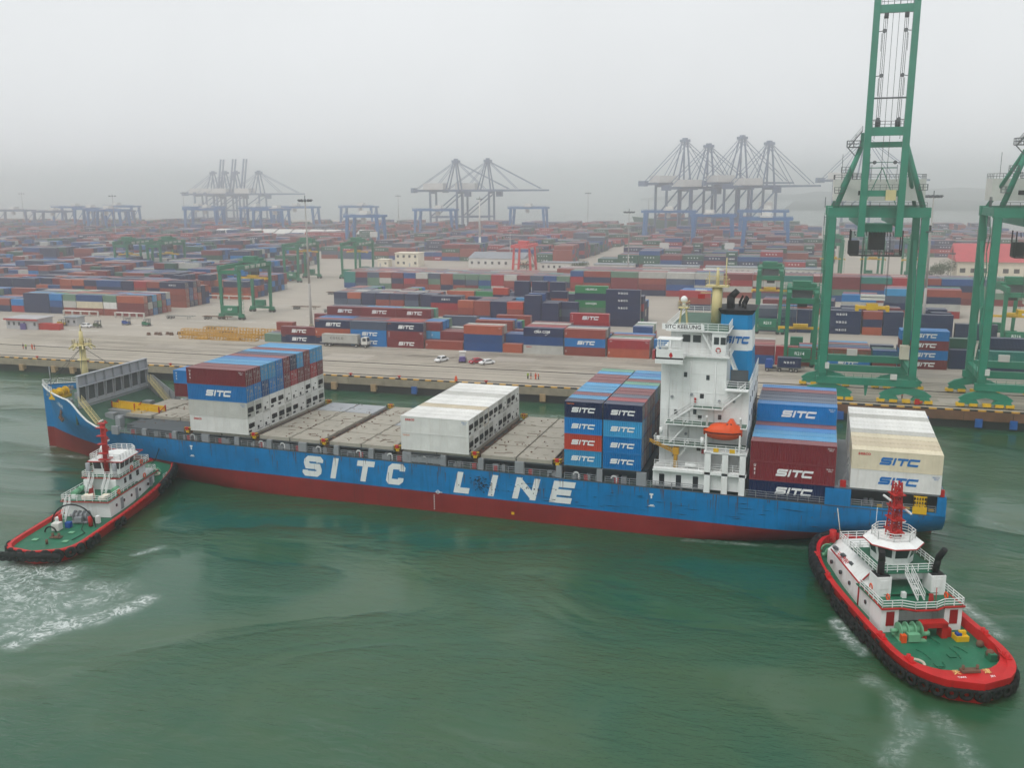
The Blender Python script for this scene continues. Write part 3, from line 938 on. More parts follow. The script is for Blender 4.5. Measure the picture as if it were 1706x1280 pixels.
# forecastle fittings
mb = MB()
for y in (9.5, 17.5):
    mb.tube((-38.2, y - 1.4, 13.1), (-38.2, y + 1.4, 13.1), 0.75, n=12)
    for yy in (-1.5, 0, 1.5): mb.tube((-38.2, y + yy - .1, 13.1), (-38.2, y + yy + .1, 13.1), 1.05, n=14)
    mb.box(-39.2, -37.2, y - 2, y + 2, 12.0, 12.5)
mb.build('windlass', 'yellow', ship, 'yellow anchor windlass on the bow')
mb = MB()
for x, y in ((-42, 10.8), (-42, 16.5), (-33, 6.5), (-32, 8.5), (-33, 21), (-40, 13.7), (-31, 11), (-31, 16.5)):
    mb.tube((x - .4, y, 12), (x - .4, y, 12.9), 0.25, n=8); mb.tube((x + .4, y, 12), (x + .4, y, 12.9), 0.25, n=8); mb.box(x - .8, x + .8, y - .3, y + .3, 12, 12.2)
for x, y in ((-33.5, 10.2), (-33.5, 13.7), (-33.5, 17.5)):
    mb.box(x - 1, x + 1, y - .8, y + .8, 12, 13.3)
mb.build('bitts', 'ship_grey', ship)
mb = MB()
bpts = [(x, YC - hb(x, 13.4) * 0.99, 13.45) for x in (-38.5, -41, -43.5, -45.4, -46.5)]
mb.rail(bpts + [(x, YC + hb(x, 13.4) * 0.99, 13.45) for x in (-46.5, -45.4, -43.5, -41, -38.5, -35, -31.5, -29)], 1.0, 3, step=1.3)
mb.build('railing', 'ship_white', ship)
MB().tube((-44.5, YC, 12), (-44.5, YC, 17.3), 0.09, n=6).build('jackstaff', 'ship_grey', ship)
# cross deck between breakwater and first hatch
mb = MB()
for x, y, w, dd, h in ((-24.5, 8, 2, 1.5, 1.6), (-24.5, 19, 2, 1.5, 1.6), (-20, 5, 1.2, 1.2, 2), (-18.5, 3.2, 1, 1, 2.2), (-21.5, 13.7, 3, 6, 1.2), (-17.2, 21.5, 1, 3, 1.8), (-26, 13.7, 1.6, 3, 2.2)):
    mb.box(x - w / 2, x + w / 2, y - dd / 2, y + dd / 2, 8.4, 8.6 + h)
mb.build('deck_house', 'ship_grey', ship)
mb = MB()
for x, y in ((-25.2, 12.2), (-19.8, 8.2)):
    mb.rail([(x, y, 9.8), (x + 2.4, y, 9.8), (x + 2.4, y + 2, 9.8), (x, y + 2, 9.8)], 1.1, 3, 0.06, closed=True)
mb.build('yellow_rail', 'yellow', ship)

# hatch coaming, covers and the panels on them
HZ = 10.5
hc = MB().box(-16.5, 83.6, 2.7, 24.8, 7.9, 9.75).build('hatch_coaming', 'ship_grey_dark', ship)
pan = MB()
pan.box(0.13, 6.09, 0.15, 6.61, 0.0, 0.60)
for k in range(2):
    pan.box(1.6 + 2.2 * k, 2.4 + 2.2 * k, 2.8, 3.3, 0.60, 0.66)
for a, b in ((0.25, 0.25), (5.8, 0.25), (0.25, 6.3), (5.8, 6.3), (0.25, 3.2), (5.8, 3.2)):
    pan.box(a, a + 0.22, b, b + 0.22, 0.60, 0.70)
pan_me = pan.mesh('hatch_panel')
for i, x0 in enumerate([-14.0, 0.0, 14.0, 28.0, 42.0, 56.0, 70.2]):
    cov = MB().box(x0 - 0.1, x0 + 12.5, 0.5, 27.0, 9.62, 9.9)
    co = cov.build('hatch_cover', 'ship_grey_dark', ship)
    for a in range(2):
        for b in range(4):
            if i == 0 and b == 0: continue
            inst('hatch_panel', pan_me, 'hatch_blue' if (i, a, b) in ((2, 0, 3), (2, 1, 3), (3, 1, 2)) else 'hatch', co, (x0 + a * 6.22, 0.35 + b * 6.76, 9.9))
rr = random.Random(3)
for i, x0 in enumerate([-14.0, 14.0, 28.0, 56.0]):      # twistlocks, lashing rods and stoppers left on the covers
    mb = MB()
    for k in range(48):
        x = x0 + rr.uniform(.2, 12.0); y = rr.uniform(.6, 26.8)
        if k % 3: mb.box(x, x + rr.uniform(.1, .3), y, y + rr.uniform(.1, .3), 10.5, 10.5 + rr.uniform(.05, .2))
        else:
            a = rr.choice((0, pi / 2)) + rr.uniform(-.2, .2); mb.beam((x, y, 10.56), (x + cos(a) * rr.uniform(.6, 2), y + sin(a) * rr.uniform(.6, 2), 10.56), .06)
    mb.build('lashing_gear', 'rust_brown', ship)['kind'] = 'stuff'
co = MB().box(-20.6, -14.5, 7.0, 20.6, 9.62, 9.9).build('hatch_cover', 'ship_grey_dark', ship)
for b in (1, 2): inst('hatch_panel', pan_me, 'hatch', co, (-20.5, 0.35 + b * 6.76, 9.9))
# cross gaps with rusty walkway gear
for i, x0 in enumerate([-1.45, 12.55, 26.55, 40.55, 54.55, 68.6]):
    mb = MB().box(x0 + 0.05, x0 + 1.3, 1.2, 26.3, 8.2, 9.5)
    rr = random.Random(i)
    for k in range(26):
        y = 0.8 + k * 1.0
        mb.box(x0 + rr.uniform(.1, .6), x0 + rr.uniform(.7, 1.3), y, y + rr.uniform(.2, .5), 9.5, 9.7 + rr.random() * 0.6)
    mb.tube((x0 + .2, .8, 10.25), (x0 + .2, 26.7, 10.25), .07, n=5); mb.tube((x0 + 1.15, .8, 10.35), (x0 + 1.15, 26.7, 10.35), .07, n=5)
    mb.build('lashing_gap', 'rust_brown', ship)
    mb = MB()
    for y in (-0.05, 27.0):
        mb.rail([(x0 + 0.1, y, 10.0), (x0 + 1.3, y, 10.0), (x0 + 1.3, y + .5, 10.0), (x0 + .1, y + .5, 10.0)], 0.9, 2, 0.06, 0.6, closed=True)
        mb.box(x0 + .4, x0 + 1.0, y + .05, y + .4, 9.95, 10.4)
    mb.build('yellow_rail', 'yellow', ship)
    mb = MB(); mb.box(x0 + .35, x0 + .95, -.15, .3, 10.5, 11.0); mb.box(x0 + .35, x0 + .95, 27.1, 27.5, 10.5, 11.0); mb.build('fire_box', 'red', ship)
# side pillars, deck-edge rails, passage clutter
pl = MB().box(-0.45, 0.45, -0.12, 0.35, 0, 1.0); pl_me = pl.mesh('pillar')
mbr = MB(); mbp = MB(); mbc = MB(); mbw = MB()
rr = random.Random(11)
x = -17.0
k = 0
while x < 84:
    for y in (0.05, 27.2):
        zt = lerp_tab(TOPZ, x)
        wide = 1.7 if k % 3 == 0 else 1.0
        o = inst('pillar', pl_me, 'ship_grey', ship, (x, y, zt - 0.3)); o.scale = (wide, 1, 9.95 - zt + 0.3)
    za = lerp_tab(TOPZ, x + 3)
    mbr.rail([(x + 0.9, 0.0, za), (x + 6.1, 0.0, za)], 1.05, 3, 0.05, 1.3)
    for j in range(2):
        xx = x + rr.uniform(1.2, 5.0); hh = rr.uniform(.6, 1.4)
        mbp.box(xx, xx + rr.uniform(.4, 1.1), 0.8, 1.6, za - .3, za - .3 + hh)
    if rr.random() < .6:
        xx = x + rr.uniform(1.2, 5.0); mbc.box(xx, xx + .7, .7, 1.0, za - .2, za + .7)
    if rr.random() < .45:
        xx = x + rr.uniform(2, 5.0); mbw.torus((xx, .75, za + .6), .42, .13, 'y', 12, 6, 0, pi); mbw.tube((xx + .42, .75, za - .3), (xx + .42, .75, za + .6), .14, n=6)
    x += 6.66; k += 1
mbr.build('railing', 'ship_grey', ship)
mbp.build('deck_gear', 'ship_grey', ship)['kind'] = 'stuff'
mbc.build('fire_locker', 'red', ship)['kind'] = 'stuff'
mbw.build('air_vent', 'ship_white', ship)['kind'] = 'stuff'
mb = MB().box(43.0, 50.0, -0.05, 0.25, 8.35, 9.15)
for k in range(14): mb.box(43.2 + k * .5, 43.3 + k * .5, -0.12, -0.05, 8.35, 9.4)
mb.rail([(43, -.1, 9.1), (50, -.1, 9.1)], .5, 2, .05, 1.0)
mb.build('gangway', 'ship_grey', ship, 'stowed grey gangway along the deck edge')
# yellow frame rack lying on the forward hatch
yr = empty('yellow_rack', (-27.0, 11.2, 10.35), radians(-7), 'long low yellow rack with red end posts on the forward deck', 'rack')
mb = MB()
for y in (0, 1.6):
    mb.box(0, 12.6, y, y + .1, 0.1, 1.1)
    for k in range(22): mb.box(.3 + k * .56, .42 + k * .56, y - .06, y, .1, 1.1)
mb.box(0, 12.6, 0, 1.7, 0, .1)
mb.build('side_panel', 'yellow', yr)
for xx in (-.1, 6.0, 12.5):
    MB().box(xx, xx + .2, -.1, .1, 0, 1.3).box(xx, xx + .2, 1.6, 1.8, 0, 1.3).beam((xx + .1, 0, .2), (xx + .1, 1.7, 1.1), .12).build('end_post', 'red', yr)
mb = MB(); mb.box(-27.5, -14.5, 9.6, 13.0, 9.2, 10.33); mb.build('rack_stand', 'ship_grey', ship)

# ---------------------------------------------------------------- accommodation
acc = MB()
acc.box(85.1, 95.0, 3.0, 24.5, 8.0, 28.2)
acc.box(95.0, 98.5, 3.0, 24.5, 8.0, 23.4)
acc.box(84.6, 98.5, 0.6, 3.0, 8.0, 10.9)
sup = acc.build('superstructure', 'ship_white', ship)
wh = MB().box(86.2, 92.6, 4.6, 23.0, 28.45, 32.0).box(92.6, 94.7, 3.4, 8.0, 28.45, 32.0).build('wheelhouse', 'ship_white', ship)
mb = MB()
mb.box(84.4, 95.4, 2.6, 25.0, 28.2, 28.45)
for y0, y1, yc in ((-0.2, 2.6, -0.2), (25.0, 27.8, 27.8)):
    mb.box(84.6, 88.8, y0, y1, 28.2, 28.45)
    mb.box(84.6, 84.75, y0, y1, 28.45, 29.7)
    ya = min(yc, yc + .15) if yc < 10 else yc - .15
    mb.box(84.6, 88.8, ya, ya + .15, 27.5, 29.7)
s = [(87.6, 28.2), (88.8, 28.2), (88.6, 26.6), (88.0, 25.6)]
for y0 in (2.86,):
    mb.prism([(84.7, 28.2), (88.8, 28.2), (88.7, 27.3), (88.4, 26.5), (88.0, 26.0), (87.5, 26.9), (86.5, 27.4), (84.7, 27.6)], y0, y0 + 0.13, 'y')
mb.build('bridge_wing', 'ship_white', ship)
mb = MB().prism([(0.55, 0), (0.0, .45), (.18, .9), (.55, 1.1), (.9, .8), (1.0, .4)], -.0, .03, 'y')
o = mb.build('emblem', 'red_print', ship, 'small red emblem on the bridge wing', (86.7, -.235, 28.4)); o.scale = (.55, 1, .8)
mb = MB().box(85.6, 95.2, 3.2, 23.8, 32.0, 32.2); mb.build('monkey_deck', 'ship_white', ship)
mb = MB().box(85.8, 95.0, 3.4, 23.6, 32.2, 32.23); mb.build('deck_paint', 'deck_green', ship)
mb = MB(); mb.rail([(85.8, 3.4, 32.2), (95.0, 3.4, 32.2), (95.0, 23.6, 32.2), (85.8, 23.6, 32.2)], 1.1, 3, closed=True)
mb.rail([(84.7, -0.1, 29.7), (88.7, -0.1, 29.7)], 0.35, 1); mb.rail([(89, 2.7, 28.45), (95.3, 2.7, 28.45), (95.3, 24.9, 28.45)], 1.05, 3)
mb.build('railing', 'ship_white', ship)
mb = MB().box(84.8, 88.4, -0.1, 2.5, 31.1, 31.25)
for x in (84.9, 86.6, 88.2):
    for y in (0.0, 2.4): mb.box(x, x + .1, y, y + .1, 29.7, 31.1)
mb.rail([(84.9, 0, 29.7), (88.2, 0, 29.7)], 1.1, 4, .05, .8); mb.box(85.3, 86.3, .8, 1.6, 28.5, 29.9)
mb.build('wing_shelter', 'ship_white', ship)
mb = MB()
for x in (86.4, 89.6, 93.4): mb.tube((x, 2.9, 15), (x, 2.9, 27.5), .07, n=5)
for z in (16.4, 19.8, 22.6, 25.6): mb.box(85.2, 94.9, 2.95, 3.0, z, z + .06)
mb.build('pipe_run', 'ship_white', ship)
mb = MB()
for x, z in ((86.9, 21.8), (89.9, 22.3), (94.1, 21.5), (87.4, 12.3), (89.2, 16.0), (96.3, 21.6), (96.8, 16.5)): mb.tube((x, 2.75, z), (x, 3.0, z), .22, n=8)
mb.build('deck_lamp', 'ship_grey', ship)
MB().box(91.7, 92.3, 2.8, 3.0, 13.0, 13.7).build('hose_box', 'red', ship); MB().box(90.3, 90.6, 2.8, 3.0, 21.0, 21.8).build('hose_box', 'red', ship)
# bridge windows, each its own pane
def pane(parent, x0, x1, y0, y1, z0, z1, nm='window'):
    return MB().box(x0, x1, y0, y1, z0, z1).build(nm, 'glass', parent)
for a in (88.0, 89.6): pane(wh, a, a + 1.2, 4.54, 4.6, 30.2, 31.3)
for a in (92.9, 93.9): pane(wh, a, a + .75, 3.34, 3.4, 30.2, 31.3)
for b in (3.7, 5.2, 6.6): pane(wh, 94.7, 94.76, b, b + 1.0, 30.2, 31.3)
for b in range(8): pane(wh, 86.14, 86.2, 5.2 + b * 2.2, 6.9 + b * 2.2, 30.1, 31.4)
MB().torus((93.6, 3.36, 29.3), .33, .1, 'y', 12, 6).build('lifebuoy', 'red', ship)
sg = MB().box(85.0, 91.4, 3.16, 3.22, 32.25, 33.15).build('name_board', 'ship_white', ship)
text('SITC KEELUNG', 0.82, 'black_print', sg, (88.2, 3.15, 32.7), 0, 0.02)
# windows and doors on the port side
for x, z in ((88.6, 25.0), (92.0, 24.7), (87.3, 19.0), (93.4, 16.6), (90.2, 19.2), (94.0, 18.6)):
    pane(sup, x, x + .5, 2.94, 3.0, z, z + .75)
for x, z in ((90.9, 20.6), (90.7, 17.2), (90.7, 12.2)):
    MB().box(x, x + 1.1, 2.9, 2.99, z, z + 2.2).build('door', 'ship_white', sup)
    MB().box(x + .25, x + .85, 2.86, 2.9, z + 1.2, z + 1.9).build('door_window', 'dark_void', sup)
for z in (12.0, 15.0, 18.0, 21.0):
    for y in (6, 10, 14, 18, 22):
        pane(sup, 98.5, 98.56, y, y + .7, z, z + .9)
# outside decks on the port side
dk = MB()
for (x0, x1, z) in ((86.2, 98.5, 17.9), (84.6, 98.5, 14.6), (90.2, 94.8, 20.4), (95.0, 98.4, 23.4), (84.8, 98.5, 10.9)):
    dk.box(x0, x1, 0.5 if z < 20 else 1.6, 3.0, z, z + .18)
dk.build('side_deck', 'ship_white', ship)
dg = MB()
for (x0, x1, z) in ((86.3, 98.4, 18.08), (84.7, 98.4, 14.78), (90.3, 94.7, 20.58)):
    dg.box(x0, x1, 0.6 if z < 20 else 1.7, 2.95, z, z + .02)
dg.box(95.1, 98.3, 3.1, 24.4, 23.4, 23.6)
dg.build('deck_paint', 'deck_green', ship)
mb = MB()
mb.rail([(86.2, 0.55, 18.08), (91.8, 0.55, 18.08)]); mb.rail([(84.6, 2.9, 14.78), (84.6, .55, 14.78), (92.5, .55, 14.78)]); mb.rail([(90.2, 1.65, 20.58), (94.8, 1.65, 20.58)])
mb.rail([(95.1, 3.1, 23.6), (98.4, 3.1, 23.6), (98.4, 24.2, 23.6)]); mb.rail([(84.8, .55, 11.08), (98.4, .55, 11.08)]); mb.rail([(92.8, -.2, 14.3), (98.5, -.2, 14.3)])
mb.build('railing', 'ship_white', ship)
mb = MB()
mb.stair((90.3, 2.3, 20.6), (86.9, 2.3, 18.1), .9, (0, 1, 0)); mb.stair((94.6, 2.3, 20.6), (97.9, 2.3, 23.6), .9, (0, 1, 0))
mb.stair((89.6, 1.8, 18.0), (86.9, 1.8, 14.8), .9, (0, 1, 0)); mb.stair((87.2, 1.6, 11.1), (89.8, 1.6, 14.6), .8, (0, 1, 0)); mb.stair((96.8, 4.2, 23.6), (96.8, 4.2, 23.7), .8, (0, 1, 0))
mb.stair((95.2, 3.9, 28.4), (97.2, 3.9, 23.6), .8, (0, 1, 0)); mb.stair((92.9, 4.0, 28.5), (90.9, 3.9, 32.2), .7, (0, 1, 0)); mb.stair((93.0, 1.0, 8.0), (95.4, 1.0, 10.9), .8, (0, 1, 0))
mb.build('stair', 'ship_white', ship)
# lifeboat platform: white arches along the ship's side
mb = MB()
for x in (93.0, 95.6, 98.2):
    mb.box(x - .45, x + .45, -.2, .5, 7.6, 14.1)
    for y in (2.4,): mb.box(x - .3, x + .3, y, 3.0, 10.9, 14.1)
mb.box(92.4, 98.8, -.2, 3.0, 14.0, 14.35); mb.box(84.8, 98.8, -.2, .5, 10.6, 11.0); mb.box(84.6, 98.8, -.15, 3.0, 10.55, 10.62)
mb.build('boat_platform', 'ship_white', ship)
mb = MB()
mb.rail([(84.4, -.1, 7.8), (92.5, -.1, 7.8)], 1.0, 3); mb.rail([(98.8, -.1, 7.7), (111, -.1, 7.6)], 1.05, 3); mb.build('railing', 'ship_grey', ship)
mb = MB()
for x in (85.6, 88.2, 90.8): mb.box(x, x + .8, .55, .6, 8.1, 9.9)
mb.build('doorway', 'dark_void', ship)
MB().box(93.8, 94.6, -.24, -.2, 14.3, 14.9).build('notice_board', 'yellow', ship); MB().box(96.2, 97.0, -.24, -.2, 14.3, 14.9).build('notice_board', 'yellow', ship)
mb = MB()
for x in (92.6, 97.6):
    mb.beam((x, 2.6, 14.3), (x, .4, 19.6), .3, .35); mb.beam((x, .4, 19.6), (x, -.3, 19.8), .25, .3); mb.beam((x, .2, 14.3), (x, .2, 17), .25, .25)
mb.build('davit', 'ship_white', ship)
# orange lifeboat hanging in the davits
lbr = empty('lifeboat', (95.0, 1.0, 16.0), 0, 'enclosed orange lifeboat hung in davits beside the white tower', 'lifeboat')
rings = []
for i in range(13):
    t = i / 12; x = -2.75 + 5.5 * t
    s = max(0.05, 1 - abs(2 * t - 1) ** 3.2); b = 1.15 * s ** .5
    zk = 0.55 * abs(2 * t - 1) ** 2.4
    top = 1.15 + .75 * max(0, 1 - (abs(t - .56) / .50) ** 4) + (.55 if .60 < t < .8 else 0)
    rings.append([(x, -b * .25, zk), (x, -b * .85, zk + .45), (x, -b, .95), (x, -b * .92, 1.2), (x, -b * .6, top), (x, b * .6, top), (x, b * .92, 1.2), (x, b, .95), (x, b * .85, zk + .45), (x, b * .25, zk)])
lbr.scale = (1.05, 1.15, 1.32)
MB().loft(rings, smooth=True).build('boat_hull', 'orange', lbr)
MB().path([(-2.6, -.7, 1.0), (-1.4, -1.18, .98), (1.4, -1.18, .98), (2.6, -.7, 1.0)], .06).build('fender_line', 'black', lbr)
mb = MB()
for x in (.55, 1.0): mb.box(x, x + .3, -.80, -.70, 1.9, 2.1)
mb.build('porthole', 'glass', lbr)
# provisions crane
mb = MB().tube((88.0, .9, 11.1), (88.0, .9, 14.2), .35, .3, 10)
mb.box(87.6, 88.5, .5, 1.3, 13.2, 14.3)
a0, a1 = Vector((87.9, .9, 13.6)), Vector((84.0, .4, 15.3))
for o1, o2 in ((.25, .25), (-.25, .25), (.25, -.25), (-.25, -.25)):
    mb.beam(a0 + Vector((0, o1, o2)), a1 + Vector((0, o1 * .6, o2 * .6)), .1)
for k in range(8):
    p1 = a0.lerp(a1, k / 8); p2 = a0.lerp(a1, (k + 1) / 8)
    mb.beam(p1 + Vector((0, -.25, .25)), p2 + Vector((0, -.25, -.25)), .07); mb.beam(p1 + Vector((0, -.25, -.25)), p2 + Vector((0, -.25, .25)), .07)
mb.build('provision_crane', 'yellow_dark', ship)
mb = MB()
for x, z in ((85.2, 14.8), (85.6, 16.2)): mb.tube((x, 1.2, z), (x, 1.2, z + 1.0), .28, n=8)
mb.tube((89.5, .8, 11.6), (91.3, .8, 11.6), .35, n=10); mb.tube((92.0, .7, 15.0), (92.0, .7, 16.2), .3, n=8)
mb.build('drum', 'ship_white', ship)
# main mast and radar post
mb = MB().tube((92.2, 12.5, 32.2), (92.2, 12.5, 38.0), .85, .8, 12); mb.box(90.4, 94.0, 11.4, 13.6, 38.0, 38.25)
mb.tube((92.2, 12.5, 38.2), (92.2, 12.5, 41.0), .3, .22, 8); mb.tube((93.5, 12.5, 38.2), (93.5, 12.5, 42.6), .12, .08, 6)
mb.box(89.6, 92.2, 12.2, 12.8, 36.9, 37.0); mb.rail([(90.4, 11.4, 38.25), (94, 11.4, 38.25), (94, 13.6, 38.25), (90.4, 13.6, 38.25)], .9, 2, closed=True)
mb.beam((90.6, 12.5, 39.6), (93.8, 12.5, 39.6), .12); mb.beam((90.9, 12.5, 38.2), (90.9, 12.5, 40.4), .14)
mm = mb.build('main_mast', 'cream', ship)
mb = MB().box(89.9, 92.9, 12.3, 12.5, 40.6, 40.85); mb.box(88.8, 90.6, 12.1, 12.3, 37.3, 37.5); mb.build('radar_scanner', 'ship_white', mm)
MB().box(89.2, 90.3, 12.4, 12.45, 36.0, 36.7).build('flag', 'red', mm)
mb = MB()
for a in range(4): mb.beam((87.6 + cos(a * pi / 2 + .78) * .9, 8 + sin(a * pi / 2 + .78) * .9, 32.2), (87.6 + cos(a * pi / 2 + .78) * .5, 8 + sin(a * pi / 2 + .78) * .5, 35), .15)
mb.box(86.8, 88.4, 7.2, 8.8, 35, 35.15); mb.rail([(86.8, 7.2, 35.15), (88.4, 7.2, 35.15), (88.4, 8.8, 35.15), (86.8, 8.8, 35.15)], .9, 2, closed=True)
rp = mb.build('radar_post', 'cream', ship)
MB().ball((87.6, 8, 36.3), .55, 1.1).tube((87.6, 8, 35.1), (87.6, 8, 36), .25, n=8).build('satellite_dome', 'ship_white', rp)
# funnel
fz = [(23.6, .0), (27.6, .0), (27.6, .0), (31.4, .0), (31.4, 0), (34.2, .0), (34.2, .0), (35.0, .0)]
def fring(z, x0=92.8, x1=98.3, y0=9.6, y1=17.8, c=.7):
    k = (z - 23.6) * .035; x0 += k; y0 += k * 1.2; x1 -= k; y1 -= k * 1.2
    return [(x0 + c, y0, z), (x1 - c, y0, z), (x1, y0 + c, z), (x1, y1 - c, z), (x1 - c, y1, z), (x0 + c, y1, z), (x0, y1 - c, z), (x0, y0 + c, z)]
fun = MB().loft([fring(23.6), fring(28.3)]).build('funnel', 'funnel_blue', ship)
MB().loft([fring(28.3), fring(31.6)]).build('funnel_band', 'ship_white', fun)
MB().loft([fring(31.6), fring(33.9)]).build('funnel_top', 'funnel_blue', fun)
MB().loft([fring(33.9), [(x * 1.0 + (x - 95.5) * .22, y + (y - 13.7) * .12, 34.7) for x, y, z in fring(33.9)]]).build('funnel_cap', 'black', fun)
o = inst('lettering', SITC_ME, 'blue_print', fun, (95.75, 9.72, 30.0)); o.scale = (.72, 1, 1.15)
mb = MB()
for (x, y, r, h) in ((94.4, 12.2, .62, 2.0), (96.3, 13.5, .3, 1.0), (96.7, 12.0, .2, .9), (95.6, 15, .2, .9)):
    mb.tube((x, y, 34.4), (x, y, 34.6 + h), r, n=10); mb.tube((x, y, 34.6 + h - .2), (x + h * .5, y, 34.6 + h + .9), r * .95, r * .8, 10)
mb.build('exhaust_pipe', 'black', fun)
mb = MB().box(95.6, 98.2, 3.4, 3.5, 24.0, 26.4); mb.build('canvas_cover', 'ship_grey_dark', ship)
# ---------------------------------------------------------------- poop: side posts, open mooring deck, stern
mb = MB()
for sgn in (-1, 1):
    ys = (YC + sgn * HB, YC + sgn * (HB - .5)); y0, y1 = min(ys), max(ys)
    mb.box(110.2, 113.8, y0, y1, 7.45, 10.15)
    mb.prism([(125.4, 7.4), (126.6, 7.4), (126.6, 9.6), (126.3, 10.1), (125.4, 10.1)], y0 + .06 if sgn < 0 else y0 - .06, y1, 'y')
    mb.box(113.8, 125.4, y0 + .05 if sgn < 0 else y0, y1 if sgn < 0 else y1 - .05, 7.40, 7.75)
mb.box(126.3, 126.65, .3, 27.2, 7.3, 10.0)
mb.build('poop_side', 'hull_blue', ship)
mb = MB().box(110.4, 126.4, .3, 27.2, 10.16, 10.48); mb.build('poop_deck', 'ship_grey', ship)
mb = MB().box(113.6, 113.8, .4, 27.1, 7.2, 10.1).box(113.6, 126.2, 4.5, 4.7, 7.2, 10.1).box(98.6, 110.2, 2.3, 2.5, 7.2, 9.9)
mb.build('bulkhead', 'ship_grey_dark', ship)
mb = deck_strip(98, 126.2, -.15, 12, .5); mb.build('mooring_deck', 'deck_green', ship)
mb = MB().rail([(113.9, .1, 7.75), (125.3, .1, 7.75)], .95, 3, .05, 1.4); mb.build('railing', 'ship_grey', ship)
mb = MB()
for x in (116, 119.5, 123): mb.tube((x, 2.5, 7.3), (x, 2.5, 8.3), .3, n=8); mb.tube((x + .8, 2.5, 7.3), (x + .8, 2.5, 8.3), .3, n=8); mb.box(x - .5, x + 1.3, 2, 3, 7.3, 7.45)
mb.build('bitts', 'ship_grey', ship)
mb = MB()
for x in (117.5, 121.2, 124.4): mb.box(x, x + .7, .5, .8, 7.75, 8.05)
mb.build('roller', 'yellow', ship)
mb = MB().rail([(122.3, -.2, 7.6), (124.0, -.2, 7.6), (124.0, .1, 7.6), (122.3, .1, 7.6)], 2.4, 4, .07, .34, closed=True); mb.box(122.2, 124.1, -.3, -.2, 7.5, 8.6)
mb.build('embarkation_gate', 'yellow', ship, 'yellow gate cage at the stern')
mb = MB(); mb.box(112.2, 113.0, -.1, .3, 10.5, 11.5); mb.box(125.7, 126.3, .2, .6, 10.2, 11.2); mb.build('fire_box', 'red', ship)
mb = MB(); mb.beam((112.6, 3.0, 10.4), (113.2, 3.0, 14.2), .15); mb.beam((112.4, 1, 10.4), (113.3, 1, 14), .12); mb.rail([(112, .1, 10.4), (113.4, .1, 10.4)], 1.0, 2, .06); mb.build('lashing_post', 'ship_grey', ship)
mb = MB()
for x in (107.0, 108.8): mb.box(x, x + 1.3, .2, .3, 7.7, 8.7)
mb.build('sign_plate', 'ship_white', ship)

# ------------------------------------------------------------------ containers
def corr(mb, fixed, a0, a1, b0, b1, n, depth, axis):
    """corrugated sheet; axis 'y': sheet in xz at y=fixed, ridges vertical; 'z': roof at z=fixed, ridges across"""
    pts = []
    for i in range(n):
        p = (a1 - a0) / n; s = a0 + i * p
        pts += [(s, 0), (s + p * .30, 0), (s + p * .5, depth), (s + p * .80, depth)]
    pts.append((a1, 0))
    vs = []
    for a, d in pts:
        for b in (b0, b1):
            vs.append({'y': (a, fixed + d, b), 'z': (a, b, fixed - d), 'x': (fixed + d, a, b)}[axis])
    mb.add(vs, [(2 * i, 2 * i + 2, 2 * i + 3, 2 * i + 1) for i in range(len(pts) - 1)])
_CM = {}
def cmesh(L, H, reefer=False):
    k = (L, H, reefer)
    if k in _CM: return _CM[k]
    W = 2.44; mb = MB(); t = .14
    for x in (0, L - t):
        for y in (0, W - t): mb.box(x, x + t, y, y + t, 0, H)
    for y in (0, W - t):
        mb.box(t, L - t, y, y + t, H - .12, H); mb.box(t, L - t, y, y + t, 0, .16)
    for x in (0, L - t):
        mb.box(x, x + t, t, W - t, H - .12, H); mb.box(x, x + t, t, W - t, 0, .16)
    n = int(L / (.55 if reefer else .34)); dp = .015 if reefer else .07
    corr(mb, .02, t, L - t, .16, H - .12, n, dp, 'y')
    corr(mb, W - .02 - dp, t, L - t, .16, H - .12, n, dp, 'y')
    corr(mb, H - .02, t, L - t, t, W - t, n, .03, 'z')
    corr(mb, .03, t, W - t, .16, H - .12, 6, dp, 'x')
    mb.add([(L - .05, t, .16), (L - .05, W - t, .16), (L - .05, W - t, H - .12), (L - .05, t, H - .12)], [(0, 1, 2, 3)])
    mb.add([(0, 0, .1), (L, 0, .1), (L, W, .1), (0, W, .1)], [(3, 2, 1, 0)])
    _CM[k] = mb.mesh('container_body')
    return _CM[k]
_DM = {}
def doors(H):
    if H not in _DM:
        a = MB(); b = MB()
        for y0, y1 in ((.16, 1.20), (1.24, 2.28)):
            a.box(0, .03, y0, y1, .2, H - .16)
            for z in (.55, 1.1, 1.65, 2.2): a.box(.03, .045, y0 + .06, y1 - .06, z - .12, z + .12)
            for yy in (y0 + .22, y1 - .22):
                b.box(.05, .10, yy - .03, yy + .03, .1, H - .06)
                b.box(.05, .12, yy - .03, yy + .28, 1.0, 1.06)
        for y0, z0, w, h in ((1.35, H - .9, .75, .10), (1.35, H - 1.1, .6, .08), (1.35, H - 1.3, .75, .08), (.3, H - .8, .5, .22)): b.box(.03, .055, y0, y0 + w, z0, z0 + h)
        _DM[H] = (a.mesh('door'), b.mesh('lock_bars'))
    return _DM[H]
_RU = []
